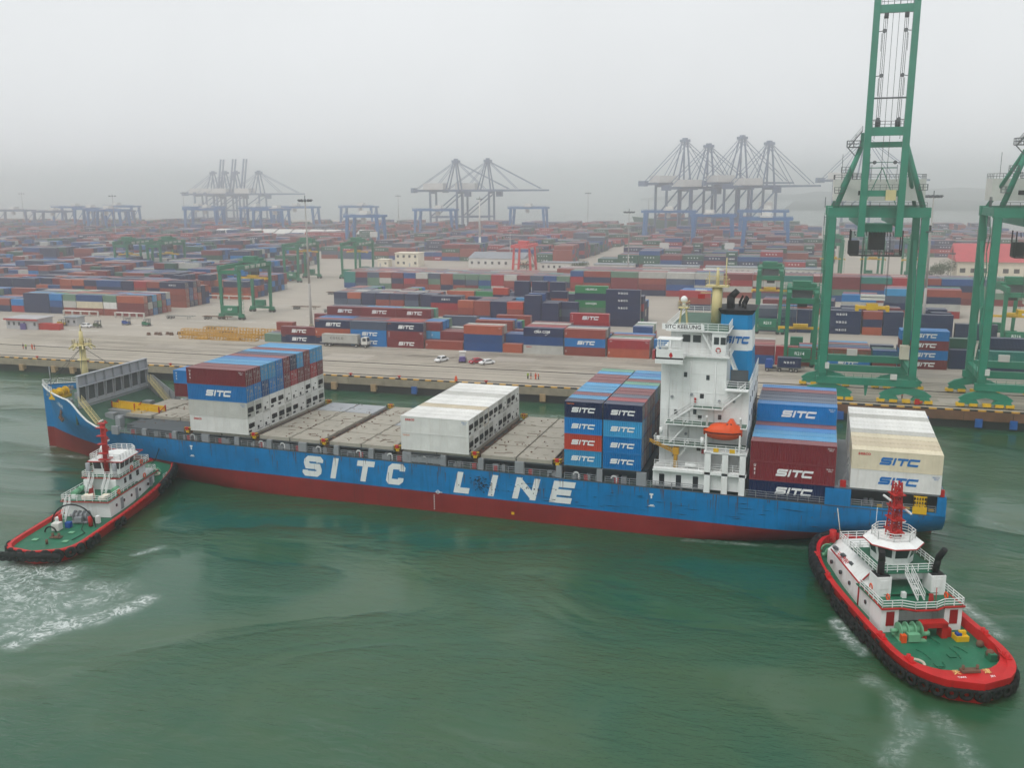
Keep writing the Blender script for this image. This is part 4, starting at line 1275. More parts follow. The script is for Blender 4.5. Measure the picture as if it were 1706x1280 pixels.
def reefer_units(H=2.9):
    if not _RU:
        for k in range(3):
            dark = MB(); light = MB()
            if k < 2:
                dark.box(0, .03, .35, 2.1, 1.0 + .1 * k, 1.95)
                dark.torus((.03, .85, 1.5), .38, .12, 'x', 12, 5); dark.torus((.03, 1.6, 1.5), .3, .12, 'x', 12, 5)
                dark.box(0, .03, .25, 1.1, .35, .75)
            else:
                dark.box(0, .04, .55, 1.05, .5, 1.05); dark.box(0, .03, 1.4, 1.8, 1.5, 1.7); dark.box(0, .03, .35, 2.1, .28, .36)
            light.box(0, .02, .16, 2.28, .18, H - .14)
            for (y, z) in ((.3, 2.4), (1.5, 2.4), (1.3, .4), (1.7, .4)): light.box(.02, .05, y, y + .45, z, z + .3)
            light.beam((.03, .3, 2.7), (.03, 1.1, 2.1), .05); light.beam((.03, 2.1, 2.7), (.03, 1.3, 2.1), .05)
            _RU.append((light.mesh('end_panel'), dark.mesh('fan_unit')))
    return _RU
def add_text(o, txt, L, H, col):
    if not txt: return
    light = col in ('white', 'grey', 'beige', 'cream')
    m = 'blue_print' if light else 'white_print'
    for tx in txt.split('+'):
        if tx == 'SITC':
            c = inst('lettering', SITC_ME, m, o, (L * (.5 if L < 8 else .53), -.012, H * .5)); s = .72 if L < 8 else 1.0
            c.scale = (s * (.98), 1, 1.12 * s)
        elif tx == 'seaco': text('seaco', .75, 'red_print', o, (1.7, -.012, H - .52))
        elif tx == 'TRITON': text('TRITON', .34, 'orange_print', o, (.95, -.012, H - .38), 0, .01)
        elif tx == 'UES':
            for i, chh in enumerate('UES'): text(chh, .5, 'white_print', o, (.75, -.012, H - .6 - i * .62), 0, .03)
        elif tx == 'CODE': text('SEGU 21\n 45G1', .28, m, o, (L - .75, -.012, H - .55), 0, .006)
        elif tx == 'bar': inst('lettering', text_mesh('TEX', .4, .02, 0, 1), m, o, (.5, -.012, H * .5)).rotation_euler = (0, radians(-90), 0)
        elif tx == 'COSCO': text('C O S C O', 1.0, 'black_print', o, (L * .42, -.012, H * .55), 0, .012)
        elif tx == 'NBOS': text('N B O S', .95 if L > 8 else .8, m, o, (L * .5, -.012, H * .52), 0, .03)
        elif tx == 'CMA CGM':
            text('CMA CGM', 1.05, m, o, (L * .47, -.012, H * .55), 0, .03)
            inst('logo_arc', _arc_me, m, o, (L * .47, -.012, H * .5))
        elif tx == 'disc': inst('logo', _disc_me, m, o, (L * .5, -.012, H * .5))
        elif tx == 'DV': text('DV', .5, m, o, (1.0, -.012, H - .5), 0, .02)
        else: text(tx, .95 if len(tx) < 9 else .7, m, o, (L * .5, -.012, H * .55), 0, .025)
_a = MB()
for r0, t0, t1 in ((1.5, 2.0, 3.0), (1.5, 5.2, 6.1)):
    pts = [(r0 * 1.3 * cos(t0 + (t1 - t0) * i / 8), r0 * .62 * sin(t0 + (t1 - t0) * i / 8)) for i in range(9)]
    L_, R_ = _stroke(pts, .12)
    _a.add([(p.x, 0, p.y) for ab in zip(L_, R_) for p in ab], [(2 * i, 2 * i + 2, 2 * i + 3, 2 * i + 1) for i in range(8)])
_arc_me = _a.mesh('logo_arc')
_a = MB()
for r0 in (.75, .45):
    pts = [(r0 * 1.3 * cos(t * pi / 8), r0 * sin(t * pi / 8)) for t in range(17)]
    L_, R_ = _stroke(pts, .10)
    _a.add([(p.x, 0, p.y) for ab in zip(L_, R_) for p in ab], [(2 * i, 2 * i + 2, 2 * i + 3, 2 * i + 1) for i in range(16)])
for k in range(5): _a.add([(-.9 + .4 * k, 0, -.12), (-.65 + .4 * k, 0, -.12), (-.65 + .4 * k, 0, .12), (-.9 + .4 * k, 0, .12)], [(0, 1, 2, 3)])
_disc_me = _a.mesh('logo')

def container(name, loc, rz, L, H, col, txt='', label='', cat='container', group=None, end='door', reefer=False, uk=0):
    o = inst(name, cmesh(L, H, reefer), 'box_' + col, None, loc, rz)
    tag(o, label, cat, group)
    if end == 'door':
        a, b = doors(H)
        inst('door', a, 'box_' + col, o, (L - .05, 0, 0)); inst('lock_bars', b, 'mast_grey', o, (L - .05, 0, 0))
    elif end == 'reefer':
        lt, dk = reefer_units()[uk]
        inst('end_panel', lt, 'box_white' if uk else 'box_grey', o, (L - .05, 0, 0)); inst('fan_unit', dk, 'black', o, (L - .03, 0, 0))
    add_text(o, txt, L, H, col)
    return o

SIDE = ['nearest the camera', 'second from the near side', 'third from the near side', 'fourth from the near side', 'fifth from the near side', 'sixth row across', 'seventh row across', 'eighth row across', 'ninth row across', 'tenth row across', 'row on the far side']
TIER = ['bottom', 'second', 'third', 'fourth', 'fifth']
PITCH_Y = 2.51
def deck_stack(x, zb, L, H, grid, where, group, name='deck_container', end='door', reefer_t=(), skip=lambda c, t: False, texts={}, jitter=0):
    """grid[t] = list of colours across the ship, from the near side"""
    r = random.Random(int(x * 7))
    zz = [zb] * 11
    for t, row in enumerate(grid):
        h = H[t] if isinstance(H, list) else H
        for c, col in enumerate(row):
            if not col or skip(c, t): continue
            rf = t in reefer_t
            tiername = 'top' if t == len(grid) - 1 else TIER[t]
            lab = '%s %s in the %s stack, %s tier, %s' % (CC[col][0], 'reefer' if rf else 'container', where, tiername, SIDE[c])
            container('reefer_container' if rf else name, (x, c * PITCH_Y, zb + sum(H[:t]) + t * .035 if isinstance(H, list) else zb + t * (h + .035)), 0, L, h, col, texts.get((c, t), ''), lab,
                      'reefer' if rf else 'container', group, 'reefer' if rf else end, rf, (c * 7 + t * 3 + r.randrange(3)) % 3)
W11 = ['white'] * 11
deck_stack(0, HZ, 12.19, 2.9, [W11, ['grey', 'white', 'grey', 'white', 'white', 'grey', 'white', 'white', 'grey', 'white', 'white'],
    ['blue', 'blue', 'royal', 'blue', 'blue', 'maroon', 'red', 'maroon', 'maroon', 'red', 'maroon'],
    ['maroon', 'maroon', 'cyan', 'cyan', 'blue', 'maroon', 'navy', 'cyan', 'maroon', 'cyan', 'cyan']], 'forward deck', 'containers on the forward hatch', reefer_t=(0, 1),
    texts={(0, 2): 'SITC', (0, 0): 'seaco', (0, 3): 'UES+CODE', (0, 1): 'CODE'})
deck_stack(42, HZ - .1, 12.19, 2.9, [W11, ['white', 'white', 'white', 'beige', 'white', 'white', 'white', 'grey', 'white', 'white', 'white']], 'white midship', 'white reefers amidships', reefer_t=(0, 1), texts={(0, 1): 'seaco+CODE', (0, 0): 'TRITON'})
C1 = [['cyan'] + ['navy'] * 10, ['vermilion'] + ['royal'] * 10, ['blue'] + ['maroon'] * 10, ['navy', 'cyan', 'maroon', 'cyan', 'cyan', 'cyan', 'maroon', 'maroon', 'maroon', 'cyan', 'mint']]
C2 = [['blue', 'maroon', 'navy', 'blue', 'maroon', 'navy', 'red', 'blue', 'maroon', 'navy', 'blue'], ['blue', 'navy', 'maroon', 'red', 'blue', 'maroon', 'navy', 'blue', 'maroon', 'red', 'navy'], ['cyan', 'royal', 'maroon', 'navy', 'blue', 'maroon', 'red', 'maroon', 'blue', 'navy', 'maroon'],
      ['navy', 'red', 'slate', 'maroon', 'maroon', 'cyan', 'mint', 'maroon', 'cyan', 'blue', 'cyan']]
T4 = {(0, 0): 'SITC', (0, 1): 'SITC', (0, 2): 'SITC', (0, 3): 'SITC'}
deck_stack(70.45, HZ - .35, 6.06, 2.6, C1, 'fore short', 'short containers ahead of the bridge', skip=lambda c, t: 0 < c and t < 3, texts={**T4, (0, 3): 'SITC+TRITON'})
deck_stack(76.75, HZ - .35, 6.06, 2.6, C2, 'bridge-side short', 'short containers ahead of the bridge', texts={**T4, (0, 3): 'SITC'})
D = [['navy'] + ['maroon'] * 10, ['maroon'] + ['blue'] * 10, ['maroon', 'cyan', 'cyan', 'blue', 'maroon', 'royal', 'royal', 'navy', 'royal', 'blue', 'maroon'], [None] * 5 + ['blue', 'slate', 'slate', 'navy', 'maroon', 'blue']]
deck_stack(99.25, 7.75, 12.19, [2.65, 2.9, 3.1, 2.9], D, 'behind-bridge', 'containers behind the bridge', skip=lambda c, t: 0 < c and t < 2, texts={(0, 0): 'SITC', (0, 1): 'SITC+UES+CODE', (0, 2): 'CODE', (5, 3): 'SITC+CODE'})
E_ = [['white'] * 11, ['cream', 'beige', 'beige', 'cream', 'grey', 'white', 'white', 'white', 'grey', 'white', 'white']]
deck_stack(113.55, HZ + .02, 12.19, 2.9, E_, 'stern', 'white reefers on the stern', reefer_t=(0, 1), texts={(0, 0): 'SITC+CODE', (0, 1): 'SITC+seaco'})
deck_stack(-20.6, HZ + .1, 12.19, 2.8, [[None] * 9 + ['maroon', 'maroon'], [None] * 9 + ['blue', 'blue']], 'small far-side forward', 'two-high boxes on the far side forward', texts={(9, 0): 'SITC', (9, 1): 'SITC+UES'})

# ------------------------------------------------------------------ yard
YARD = []          # dict(u, w, z, L, H, col, txt, vis, where)
def stack(u, w, L, tiers, where, vis_front=True, vis_top=True, H=2.6):
    z = QZ + .02
    for i, tspec in enumerate(tiers):
        col, _, txt = tspec.partition(':')
        top = i == len(tiers) - 1
        YARD.append(dict(u=u, w=w, z=z, L=L, H=H, col=col, txt=txt, vis=vis_front or (top and vis_top), where=where, tier='top' if top and i else TIER[i], n=len(tiers)))
        z += H + .01
F, S = 12.19, 6.06
B1 = 'quayside block'
for u, w, L, t in [(-61.7, 44.5, S, 'sage:SAL_LIFTING'), (-55.6, 44.5, F, 'navy:SITC+TRITON maroon:SITC'), (-43.3, 44.5, F, 'navy:TRITON orange:bar navy:SITC+TRITON'), (-30.9, 44.5, F, 'blue:SITC blue:SITC slate'), (-18.5, 44.5, F, 'maroon:SITC maroon:UES+CODE navy:SITC+TRITON'),
                   (-5.7, 44.5, F, 'brown:bar'), (-5.0, 47.4, F, 'brown maroon:bar'), (6.9, 44.5, F, 'royal royal orange:CODE'), (19.3, 44.5, S, 'orange:bar'), (19.3, 47.5, S, 'royal royal'), (25.8, 44.5, F, 'grey:seaco royal navy:CMA_CGM'), (38.4, 44.5, F, 'brown:bar blue:SITC brown:bar'),
                   (51.3, 44.5, F, 'orange:bar red:DV+CODE'), (64.4, 44.5, S, 'red'), (72, 44.5, F, 'maroon brown'), (92.3, 44.5, S, 'royal:SINOKOR maroon:bar'), (98.6, 44.5, S, 'red red'), (104.9, 44.5, S, 'vermilion maroon'), (111.3, 44.5, F, 'blue:SITC brown'), (124.0, 44.5, S, 'maroon royal'),
                   (131.0, 47.8, F, 'maroon:SITC blue:SITC maroon:SITC blue:SITC'), (143.9, 50, S, 'navy:EMITRAN navy'), (144.2, 53.2, S, 'dkgreen navy dkgreen'), (151.0, 50, F, 'navy teal'), (152.5, 56.5, F, 'navy:HAN_HAI navy:HAN_HAI navy'),
                   (-62.0, 52.8, S, 'maroon brown'), (-61.7, 47.4, S, 'slate'), (-61.7, 50.2, S, 'brown')]:
    stack(u, w, L, [x.replace('_', ' ') for x in t.split()], B1 + ' front')
# further rows of the quayside block
pal1 = ['maroon', 'brown', 'navy', 'royal', 'blue', 'red', 'orange', 'green', 'slate', 'grey', 'sage', 'brown', 'maroon', 'navy', 'cyan']
r = random.Random(21)
for k, u in enumerate((-45.2, -32.9, -20.6)):
    stack(u, 56.9, F, ['maroon', 'brown', 'maroon', 'maroon:SITC'], 'quayside block rear')
    stack(u + .5, 59.8, F, ['navy', 'brown', 'green', ['slate', 'cyan', 'mint'][k]], 'quayside block last row')
    for j, w in enumerate((47.4, 50.3, 53.2)):
        stack(u + .2 + j * .1, w, F, [r.choice(pal1) for _ in range(3)], B1 + ' inner', vis_front=(k == 2))
stack(-50.0, 56.9, S, ['maroon', 'brown', 'maroon:UES'], 'quayside block rear')
for j, w in enumerate((47.4, 50.3, 53.2, 56.1)):
    stack(-7.9, w, S, [['brown', 'cyan', 'maroon'], ['maroon', 'blue', 'blue'], ['red', 'navy', 'blue'], ['brown', 'grey', 'sage']][j], B1 + ' inner', True)
for u, ws, t in [(6.9, (47.4, 50.3), ['royal brown grey', 'brown brown']), (6.9, (56, 59), ['maroon brown brown', 'navy slate blue']), (-5, (50.3, 53.2, 56.1), ['brown maroon', 'slate', 'navy grey']), (19.4, (50.3, 53.2, 56), ['green royal', 'green', 'grey maroon']), (25.8, (47.4, 50.3, 53.2, 56.1), ['grey royal red', 'orange brown brown', 'brown royal grey', 'red maroon maroon']),
                 (38.4, (47.4, 50.3, 53.2, 56.1), ['navy brown grey', 'brown cyan slate', 'red blue', 'brown maroon']), (36.6, (59.5,), ['maroon maroon red red:SITC+UES']), (51.3, (47.4, 50.3, 53.2, 56.1), ['brown grey', 'sage sage', 'brown brown', 'orange blue']), (64.4, (47.4, 53), ['red blue', 'brown']), (72, (47.4, 50.3, 53.2), ['brown brown', 'blue red', 'navy navy']),
                 (92.3, (47.4, 50.3, 53.2, 56.1), ['brown red', 'navy brown', 'royal maroon', 'maroon grey']), (104.9, (47.4, 50.3), ['brown cyan', 'blue red']), (111.3, (47.4, 50.3, 53.2, 56.1), ['royal royal', 'grey slate', 'maroon brown', 'blue cyan']), (124, (47.4, 50.3, 53.2), ['blue dkgreen', 'slate', 'navy slate']), (131, (50.7, 53.6), ['blue blue maroon blue', 'maroon navy'])]:
    for w, tt in zip(ws, t): stack(u, w, F if u not in (19.4, 64.4, 92.3, 104.9, 124) else S, tt.split(), B1 + ' inner', False)
# low boxes in the open lane behind
for u, w, L, t in [(54.5, 71, S, 'mint royal:disc'), (54.5, 74, S, 'green grey'), (54.5, 77, S, 'brown sage'), (54.5, 80, S, 'red white'), (46, 72, S, 'royal'), (11, 72, S, 'mint royal'), (11, 75, S, 'blue green'), (8, 68, F, 'red'), (4.5, 86, F, 'brown brown'), (-14, 84, F, 'grey'), (-13, 80, F, 'slate slate'), (22, 70, F, 'mint sage')]:
    stack(u, w, L, t.split(), 'low boxes in the truck lane')
# second block
B2 = 'second block'
for u, w, L, t in [(-15.2, 101.7, S, 'navy brown orange:bar'), (-8.9, 101.7, S, 'slate brown brown'), (-2.6, 101.7, S, 'navy navy:NBOS navy'), (3.7, 101.7, S, 'brown brown vermilion'), (10.2, 101.7, S, 'navy:NBOS navy:NBOS navy:NBOS navy:NBOS'), (16.6, 101.7, S, 'navy navy:NBOS navy:NBOS'), (22.9, 106, S, 'navy slate navy:NBOS'),
                   (26.3, 113, F, 'brown sage green:DONGJIN navy green:HEUNG-A'), (39.5, 103.8, F, 'navy navy navy:NBOS navy:NBOS navy:NBOS'), (92, 105, S, 'navy navy slate'), (98.3, 105, S, 'navy:NBOS navy:NBOS slate'), (104.6, 105, S, 'navy:NBOS navy navy'), (112.6, 105, F, 'navy:NBOS navy:NBOS navy:NBOS'), (125.4, 105, S, 'orange navy brown'), (131.8, 105, S, 'navy navy navy:NBOS'),
                   (140.0, 101, F, 'navy:NBOS navy navy'), (153, 101, F, 'navy navy')]:
    stack(u, w, L, t.split(), B2 + ' front')
for j in range(1, 6):
    for u in [-15.2, -8.9, -2.6, 3.7, 10.2, 16.6, 40, 46.3, 92, 98.3, 104.6, 112.6, 118.9, 125.4, 131.8, 140, 146.3]:
        n = r.choice((2, 3, 3, 4)) if 10 < u < 60 else r.choice((2, 3, 3))
        if u in (40, 46.3): n = 4 if j < 3 else 3
        stack(u, 101.7 + (2.1 if u > 30 else 0) + j * 2.9, S, [r.choice(pal1) if r.random() < .4 else 'navy' for _ in range(n)], B2 + ' row ' + TIER[min(j, 4)], False)
stack(-30.2, 113, F, ['brown', 'red', 'navy:NBOS'], B2 + ' left end'); stack(-30.2, 116, F, ['brown', 'navy', 'slate'], B2 + ' left end rear'); stack(-8, 122, S, ['brown', 'maroon', 'navy', 'vermilion'], B2 + ' back row')
for u in (0, 7, 14):
    stack(u, 124, S, ['navy', 'navy', 'navy', 'navy:NBOS', 'navy:NBOS'], B2 + ' back row')
# third block, left: NBOS row
for i, u in enumerate((-83.3, -77, -70.5, -64, -57.5, -51, -44)):
    stack(u, 137, S, [['slate', 'navy:NBOS'], ['slate', 'orange'], ['navy', 'navy:NBOS'], ['brown', 'navy:NBOS'], ['brown', 'navy:NBOS'], ['slate', 'navy:NBOS'], ['navy', 'navy']][i], 'third block front')
    for j in range(1, 5): stack(u, 137 + j * 2.9, S, [r.choice(['slate', 'navy', 'brown']), r.choice(['slate', 'navy', 'slate', 'brown', 'grey'])], 'third block row ' + TIER[j], False)
for i, (u, L, t) in enumerate([(-84.6, S, 'navy navy:NBOS'), (-78.2, S, 'slate slate'), (-66, S, 'royal'), (-59, S, 'royal navy:HEUNG'), (-38, F, 'brown orange:bar'), (-25, F, 'green green'), (-10, F, 'navy slate'), (4, S, 'sage sage'), (12, F, 'navy navy'), (60, F, 'navy brown red'), (92, F, 'brown maroon'), (106, F, 'red navy'), (121, F, 'brown grey blue'), (136, F, 'brown navy slate cyan'), (150, F, 'red grey navy brown')]):
    for j in range(4): stack(u + j * .3, 152 + j * 2.9, L, t.split() if j == 0 else [r.choice(pal1[:8]) for _ in t.split()], 'fourth block ' + ('front' if j == 0 else 'row ' + TIER[j]), j == 0)
# long brown block and the one behind it
palB = ['maroon', 'brown', 'navy', 'slate', 'maroon', 'brown', 'red', 'maroon', 'navy', 'teal', 'grey', 'sage', 'royal', 'brown']
u = -108.0
while u < 185:
    L = S if u < 2 or r.random() < .25 else F
    n = 3 if u < 2 else 4
    for j in range(6):
        stack(u, 197 + j * 2.8 - (3 if u > 90 else 0), L, [r.choice(palB) for _ in range(n if not (j == 0 and r.random() < .08) else n - 1)], 'long brown block' if j == 0 else 'long brown block behind', j == 0)
    u += L + .25
u = -122.0
while u < 60:
    for j in range(6): stack(u, 234 + j * 2.8, F, [r.choice(palB) for _ in range(2 if u < -20 else 3)], 'back block' if j == 0 else 'back block rows', j == 0)
    u += F + .3
# left side blocks
LB = 'left yard '
for i, (u, L, t) in enumerate([(-150.0, F, 'maroon maroon orange'), (-156.4, S, 'brown white sage:HELIOS'), (-169, F, 'brown cream royal'), (-175.4, S, 'brown grey sage'), (-182, S, 'navy royal blue:disc'), (-194.6, F, 'navy navy:SINOTRANS navy:SINOTRANS'), (-201, S, 'red blue'), (-214, F, 'navy brown'), (-227, F, 'brown navy slate'), (-240, F, 'red blue'), (-253, F, 'navy brown')]):
    for j in range(6):
        n = len(t.split())
        stack(u, 84.5 + j * 2.85, L, t.split() if j == 0 else [r.choice(pal1) for _ in range(n if j < 5 else 3)], LB + ('front block' if j == 0 else 'front block inner'), j == 0 or (i == 0 and L == F))
def yard_block(u1, u0, w, rows, tmin, tmax, pal, where, p40=.5, seed=0, endvis=False, texts=('NBOS',)):
    rr = random.Random(seed)
    u = u1; first = True
    while u > u0:
        L = F if rr.random() < p40 else S
        u -= L + .25
        base = rr.randint(tmin, tmax)
        for j in range(rows):
            n = max(1, base - (1 if rr.random() < .25 else 0))
            ts = [rr.choice(pal) for _ in range(n)]
            if j == 0:
                ts = [c + ':' + rr.choice(texts) if (c == 'navy' and rr.random() < .6) else (c + ':SITC' if c in ('maroon', 'blue') and rr.random() < .3 else c) for c in ts]
            stack(u, w + j * 2.85, L, ts, where + ('' if j == 0 else ' rows'), j == 0 or (first and endvis))
        first = False
palL = ['navy', 'navy', 'royal', 'brown', 'navy', 'maroon', 'royal', 'brown', 'navy', 'orange', 'navy', 'red']
palM = ['navy', 'maroon', 'navy', 'blue', 'royal', 'brown', 'slate', 'dkgreen', 'maroon', 'navy', 'royal', 'grey']
yard_block(-138, -330, 112, 6, 4, 4, palL, LB + 'second block', .4, 1, True)
yard_block(-150, -360, 138, 6, 3, 4, palL, LB + 'third block', .5, 2, True)
yard_block(-128, -168, 143, 6, 3, 4, palL, LB + 'block behind the gantry', .4, 3, True)
yard_block(-132, -400, 168, 6, 3, 4, palM, LB + 'fourth block', .6, 4, True)
yard_block(-175, -430, 192, 6, 3, 4, palM, LB + 'fifth block', .6, 5, True)
yard_block(-150, -215, 213, 6, 3, 4, palM, LB + 'sixth block', .6, 6, True)
yard_block(-225, -480, 216, 6, 3, 4, palM, LB + 'seventh block', .6, 7)
yard_block(-165, -520, 246, 8, 3, 5, palM, LB + 'eighth block', .6, 8)
yard_block(-190, -540, 274, 6, 3, 5, palM, LB + 'low block', .6, 11)
yard_block(-185, -560, 296, 8, 3, 5, palM, LB + 'ninth block', .6, 9)
yard_block(-210, -620, 330, 8, 3, 5, palM, LB + 'tenth block', .7, 10)
palF = ['maroon', 'red', 'dkgreen', 'brown', 'dkgreen', 'maroon', 'navy', 'brown', 'red', 'navy', 'dkgreen', 'maroon', 'slate', 'royal', 'navy', 'royal']
k = 20
for w in range(330, 740, 30):
    for (a, b) in ((-230, -900), (-20, -215), (130, -5), (275, 145)):
        if w < 345 and a in (-20,): continue
        if a == 275 and w < 430: continue
        k += 1
        rr = random.Random(k)
        yard_block(a - rr.uniform(0, 14), b + rr.uniform(0, 20), w + rr.uniform(-2, 2), 8, 2, 4, rr.sample(palF, 7), 'far block', .75, k, False, ('EVERGREEN',))

# visible boxes that show largest become objects, the rest one mass
camp = Vector((107.44, -140.11, 54.62))
for s in YARD:
    s['p'] = q(s['u'], s['w'], s['z'])
    d = (s['p'] - camp).length
    s['size'] = s['L'] / d * (1.6 if s['vis'] else 0)
    s['hidden'] = False
cand = sorted([s for s in YARD if s['vis']], key=lambda s: -s['size'])
NEAR = cand[:295]
near_ids = set(map(id, NEAR))
seen = {}
def yard_label(s):
    col = CC[s['col']][0]
    kind = '20-foot box' if s['L'] < 8 else '40-foot box'
    tx = s['txt'].split('+')[0]
    say = {'SITC': ' lettered SITC', 'NBOS': ' lettered NBOS', 'HEUNG-A': ' lettered HEUNG-A', 'DONGJIN': ' lettered DONGJIN', 'CMA CGM': ' lettered CMA CGM', 'SINOKOR': ' lettered SINOKOR', 'SINOTRANS': ' lettered SINOTRANS'}.get(tx, '')
    return '%s %s%s, %s tier, %s' % (col, kind, say, s['tier'], s['where'])
groups = {}
for s in NEAR:
    groups.setdefault(yard_label(s), []).append(s)
for lab, ss in groups.items():
    ss.sort(key=lambda s: (round(s['w']), s['u']))
    for i, s in enumerate(ss):
        lb = lab if len(ss) == 1 else lab + ', %s from left' % (ordn[i] if i < 20 else 'number %d' % (i + 1))
        o = container('shipping_container', s['p'], QA, s['L'], s['H'], s['col'], s['txt'], lb, 'container', s['where'] + ' containers', 'door')
cols = sorted(CC)
mass = MB(); marks = MB()
rr = random.Random(5)
for s in YARD:
    if id(s) in near_ids: continue
    mass.cur = cols.index(s['col'])
    u, w, z, L, H = s['u'], s['w'], s['z'], s['L'], s['H']
    mass.box(u, u + L, w, w + 2.44, z - QZ, z - QZ + H)
    if s['vis'] and s['where'].startswith('far') and s['col'] in ('dkgreen', 'navy', 'green', 'red'):
        for t in range(4):
            marks.box(u + L * (.25 + .14 * t), u + L * (.25 + .14 * t) + .7, w - .03, w - .01, z - QZ + H * .4, z - QZ + H * .62)
mo = mass.build('container_yard', ['box_' + c for c in cols], None, None, q(0, 0, QZ), QA)
tag(mo, 'mass of stacked containers filling the rest of the terminal', 'containers', kind='stuff')
mk = marks.build('lettering', 'white_print', mo, None); mk['kind'] = 'stuff'
print('yard', len(YARD), 'near', len(NEAR), 'min size', NEAR[-1]['size'])

# ------------------------------------------------------------------ ship-to-shore cranes (green, boom raised)
# local frame: x along the quay, y inland from the waterside rail, z up from the quay
def sts_crane(u0, label):
    root = empty('quay_crane', q(u0, 2.9, QZ), QA, label, 'crane', 'green quay cranes')
    G = 'sts_green'
    X0, X1, Y1 = 0.0, 19.4, 15.7
    zt = 42.3
    for nm, x, y in (('a', X0, 0), ('b', X1, 0), ('c', X0, Y1), ('d', X1, Y1)):
        MB().beam((x, y, 5.6), (x, y, zt), 1.6, 1.3).build('leg', G, root)
    for z in (13.5, 22.5, 32.0):
        for x in (X0, X1):
            for y in (0, Y1): MB().cbox((x, y, z), (1.76, 1.46, .22)).build('flange', G, root)
    mb = MB()
    for k in range(9):
        z = 7 + k * 3.9; s = 1 if k % 2 else -1
        mb.stair((X0 - 1.3, s * 1.2 + 2.2, z), (X0 - 1.3, -s * 1.2 + 2.2, z + 3.9), .7, (1, 0, 0)); mb.box(X0 - 1.7, X0 - .8, -s * 1.2 + 1.9, -s * 1.2 + 2.5, z + 3.85, z + 3.95)
    mb.build('access_stair', G, root)
    mb = MB(); mb.rail([(X0 - 1, -.75, 5.7), (X1 + 1, -.75, 5.7)], 1.0, 2, .05, 2); mb.rail([(X0 + 1, Y1 - .8, 8.2), (X1 - 1, Y1 - .8, 8.2)], 1.0, 2, .05, 2); mb.build('railing', G, root)
    mb = MB(); mb.path([(X0 + .85, -.4, 6), (X0 + .85, -.4, 42)], .08, 5); mb.path([(X1 - .85, -.4, 6), (X1 - .85, -.4, 42)], .08, 5); mb.build('cable_tray', 'wire', root)
    mb = MB().cbox((X0 + .9, -.72, 8.4), (.9, .5, 1.4)).cbox((X1 - 4, -.9, 6.4), (1.4, .4, 1.2)); mb.build('switch_box', 'house_white', root)
    # sill beams, ties, portal beams
    for y in (0, Y1):
        mb = MB().box(X0 - 1.3, X1 + 1.3, y - .7, y + .7, 4.1, 5.7); mb.build('sill_beam', G, root)
        mb = MB().box(X0 - 1.0, X1 + 1.0, y - .8, y + .8, zt - .1, zt + 2.1); mb.build('portal_beam', G, root)
    for x in (X0, X1):
        mb = MB().box(x - .6, x + .6, .7, Y1 - .7, 6.4, 7.9); mb.build('side_tie', G, root)
        mb = MB().box(x - .65, x + .65, .8, Y1 - .8, zt + .1, zt + 1.9); mb.build('portal_tie', G, root)
        mb = MB().beam((x, .6, 9.0), (x, Y1 - .6, zt - 6), .75, .75); mb.build('side_brace', G, root)
    mb = MB().box(X0 + .8, X1 - .8, Y1 - .7, Y1 + .7, 6.6, 8.2); mb.build('rear_tie', G, root)
    # bogies: equalisers with yellow wheel trucks
    for y in (0, Y1):
        for xc in (X0 + 1.2, X1 - 1.2):
            mb = MB().prism([(xc - 5.6, 2.2), (xc - 4.2, 3.2), (xc - 1.2, 4.1), (xc + 1.2, 4.1), (xc + 4.2, 3.2), (xc + 5.6, 2.2), (xc + 4.9, 1.5), (xc + 2.4, 2.0), (xc, 2.5), (xc - 2.4, 2.0), (xc - 4.9, 1.5)], y - .45, y + .45, 'y')
            for s in (-3.4, 3.4):
                mb.prism([(xc + s - 2.1, 1.1), (xc + s - 1.6, 1.9), (xc + s + 1.6, 1.9), (xc + s + 2.1, 1.1), (xc + s + .5, .9), (xc + s - .5, .9)], y - .55, y + .55, 'y')
            bg_ = mb.build('bogie', G, root)
            mb = MB()
            for s in (-5.0, -2.3, .5, 3.0, 5.2):
                mb.box(xc + s - 1.0, xc + s + .7, y - .62, y + .62, .45, 1.15)
            mb.build('wheel_truck', 'yellow', bg_)
            mb = MB()
            for s in (-5.3, -4.5, -2.6, -1.8, .2, 1.0, 2.7, 3.5, 5.0, 5.6): mb.tube((xc + s, y - .3, .42), (xc + s, y + .3, .42), .36, n=10)
            mb.build('wheel', 'ship_grey_dark', bg_)
    mb = MB().beam((9.7, 0, 4.2), (9.7, 0, 1.6), .9, .7, .3, .3); mb.build('anchor_pin', G, root)
    mb = MB().box(X1 + .9, X1 + 1.9, -1.0, .6, .3, 1.5); mb.tube((X1 + 1, -.8, .5), (X1 + 2.6, -.6, .9), .25, n=8); mb.build('rail_clamp', 'red', root)
    # boom girders, raised nearly upright, hinged at the waterside
    bx = (6.1, 13.9)
    hy, hz = -2.0, zt - 1.0
    ty, tz = -4.5, 97.5
    bm = empty('boom', (0, 0, 0)); bm.parent = root
    for x in bx:
        MB().beam((x, hy, hz - 3.2), (x, ty, tz), 1.45, 1.5, 1.25, 1.3, up=(0, 1, 0)).build('boom_girder', G, bm)
        r0 = MB()
        for z in range(50, 97, 9):
            sx = 1 if x < 10 else -1
            yy = hy + (ty - hy) * (z - hz) / (tz - hz)
            r0.rail([(x + sx * 1.3, yy, z), (x + sx * 1.3, yy, z + .1)], 3.5, 4, .06, 3)
            r0.tube((x + sx * .7, yy, z + 4), (x + sx * 1.8, yy, z + 4.1), .09, n=5); r0.tube((x + sx * 1.8, yy - .3, z + 4.1), (x + sx * 1.8, yy + .3, z + 4.1), .42, n=8)
        r0.build('walkway', 'wire', bm)
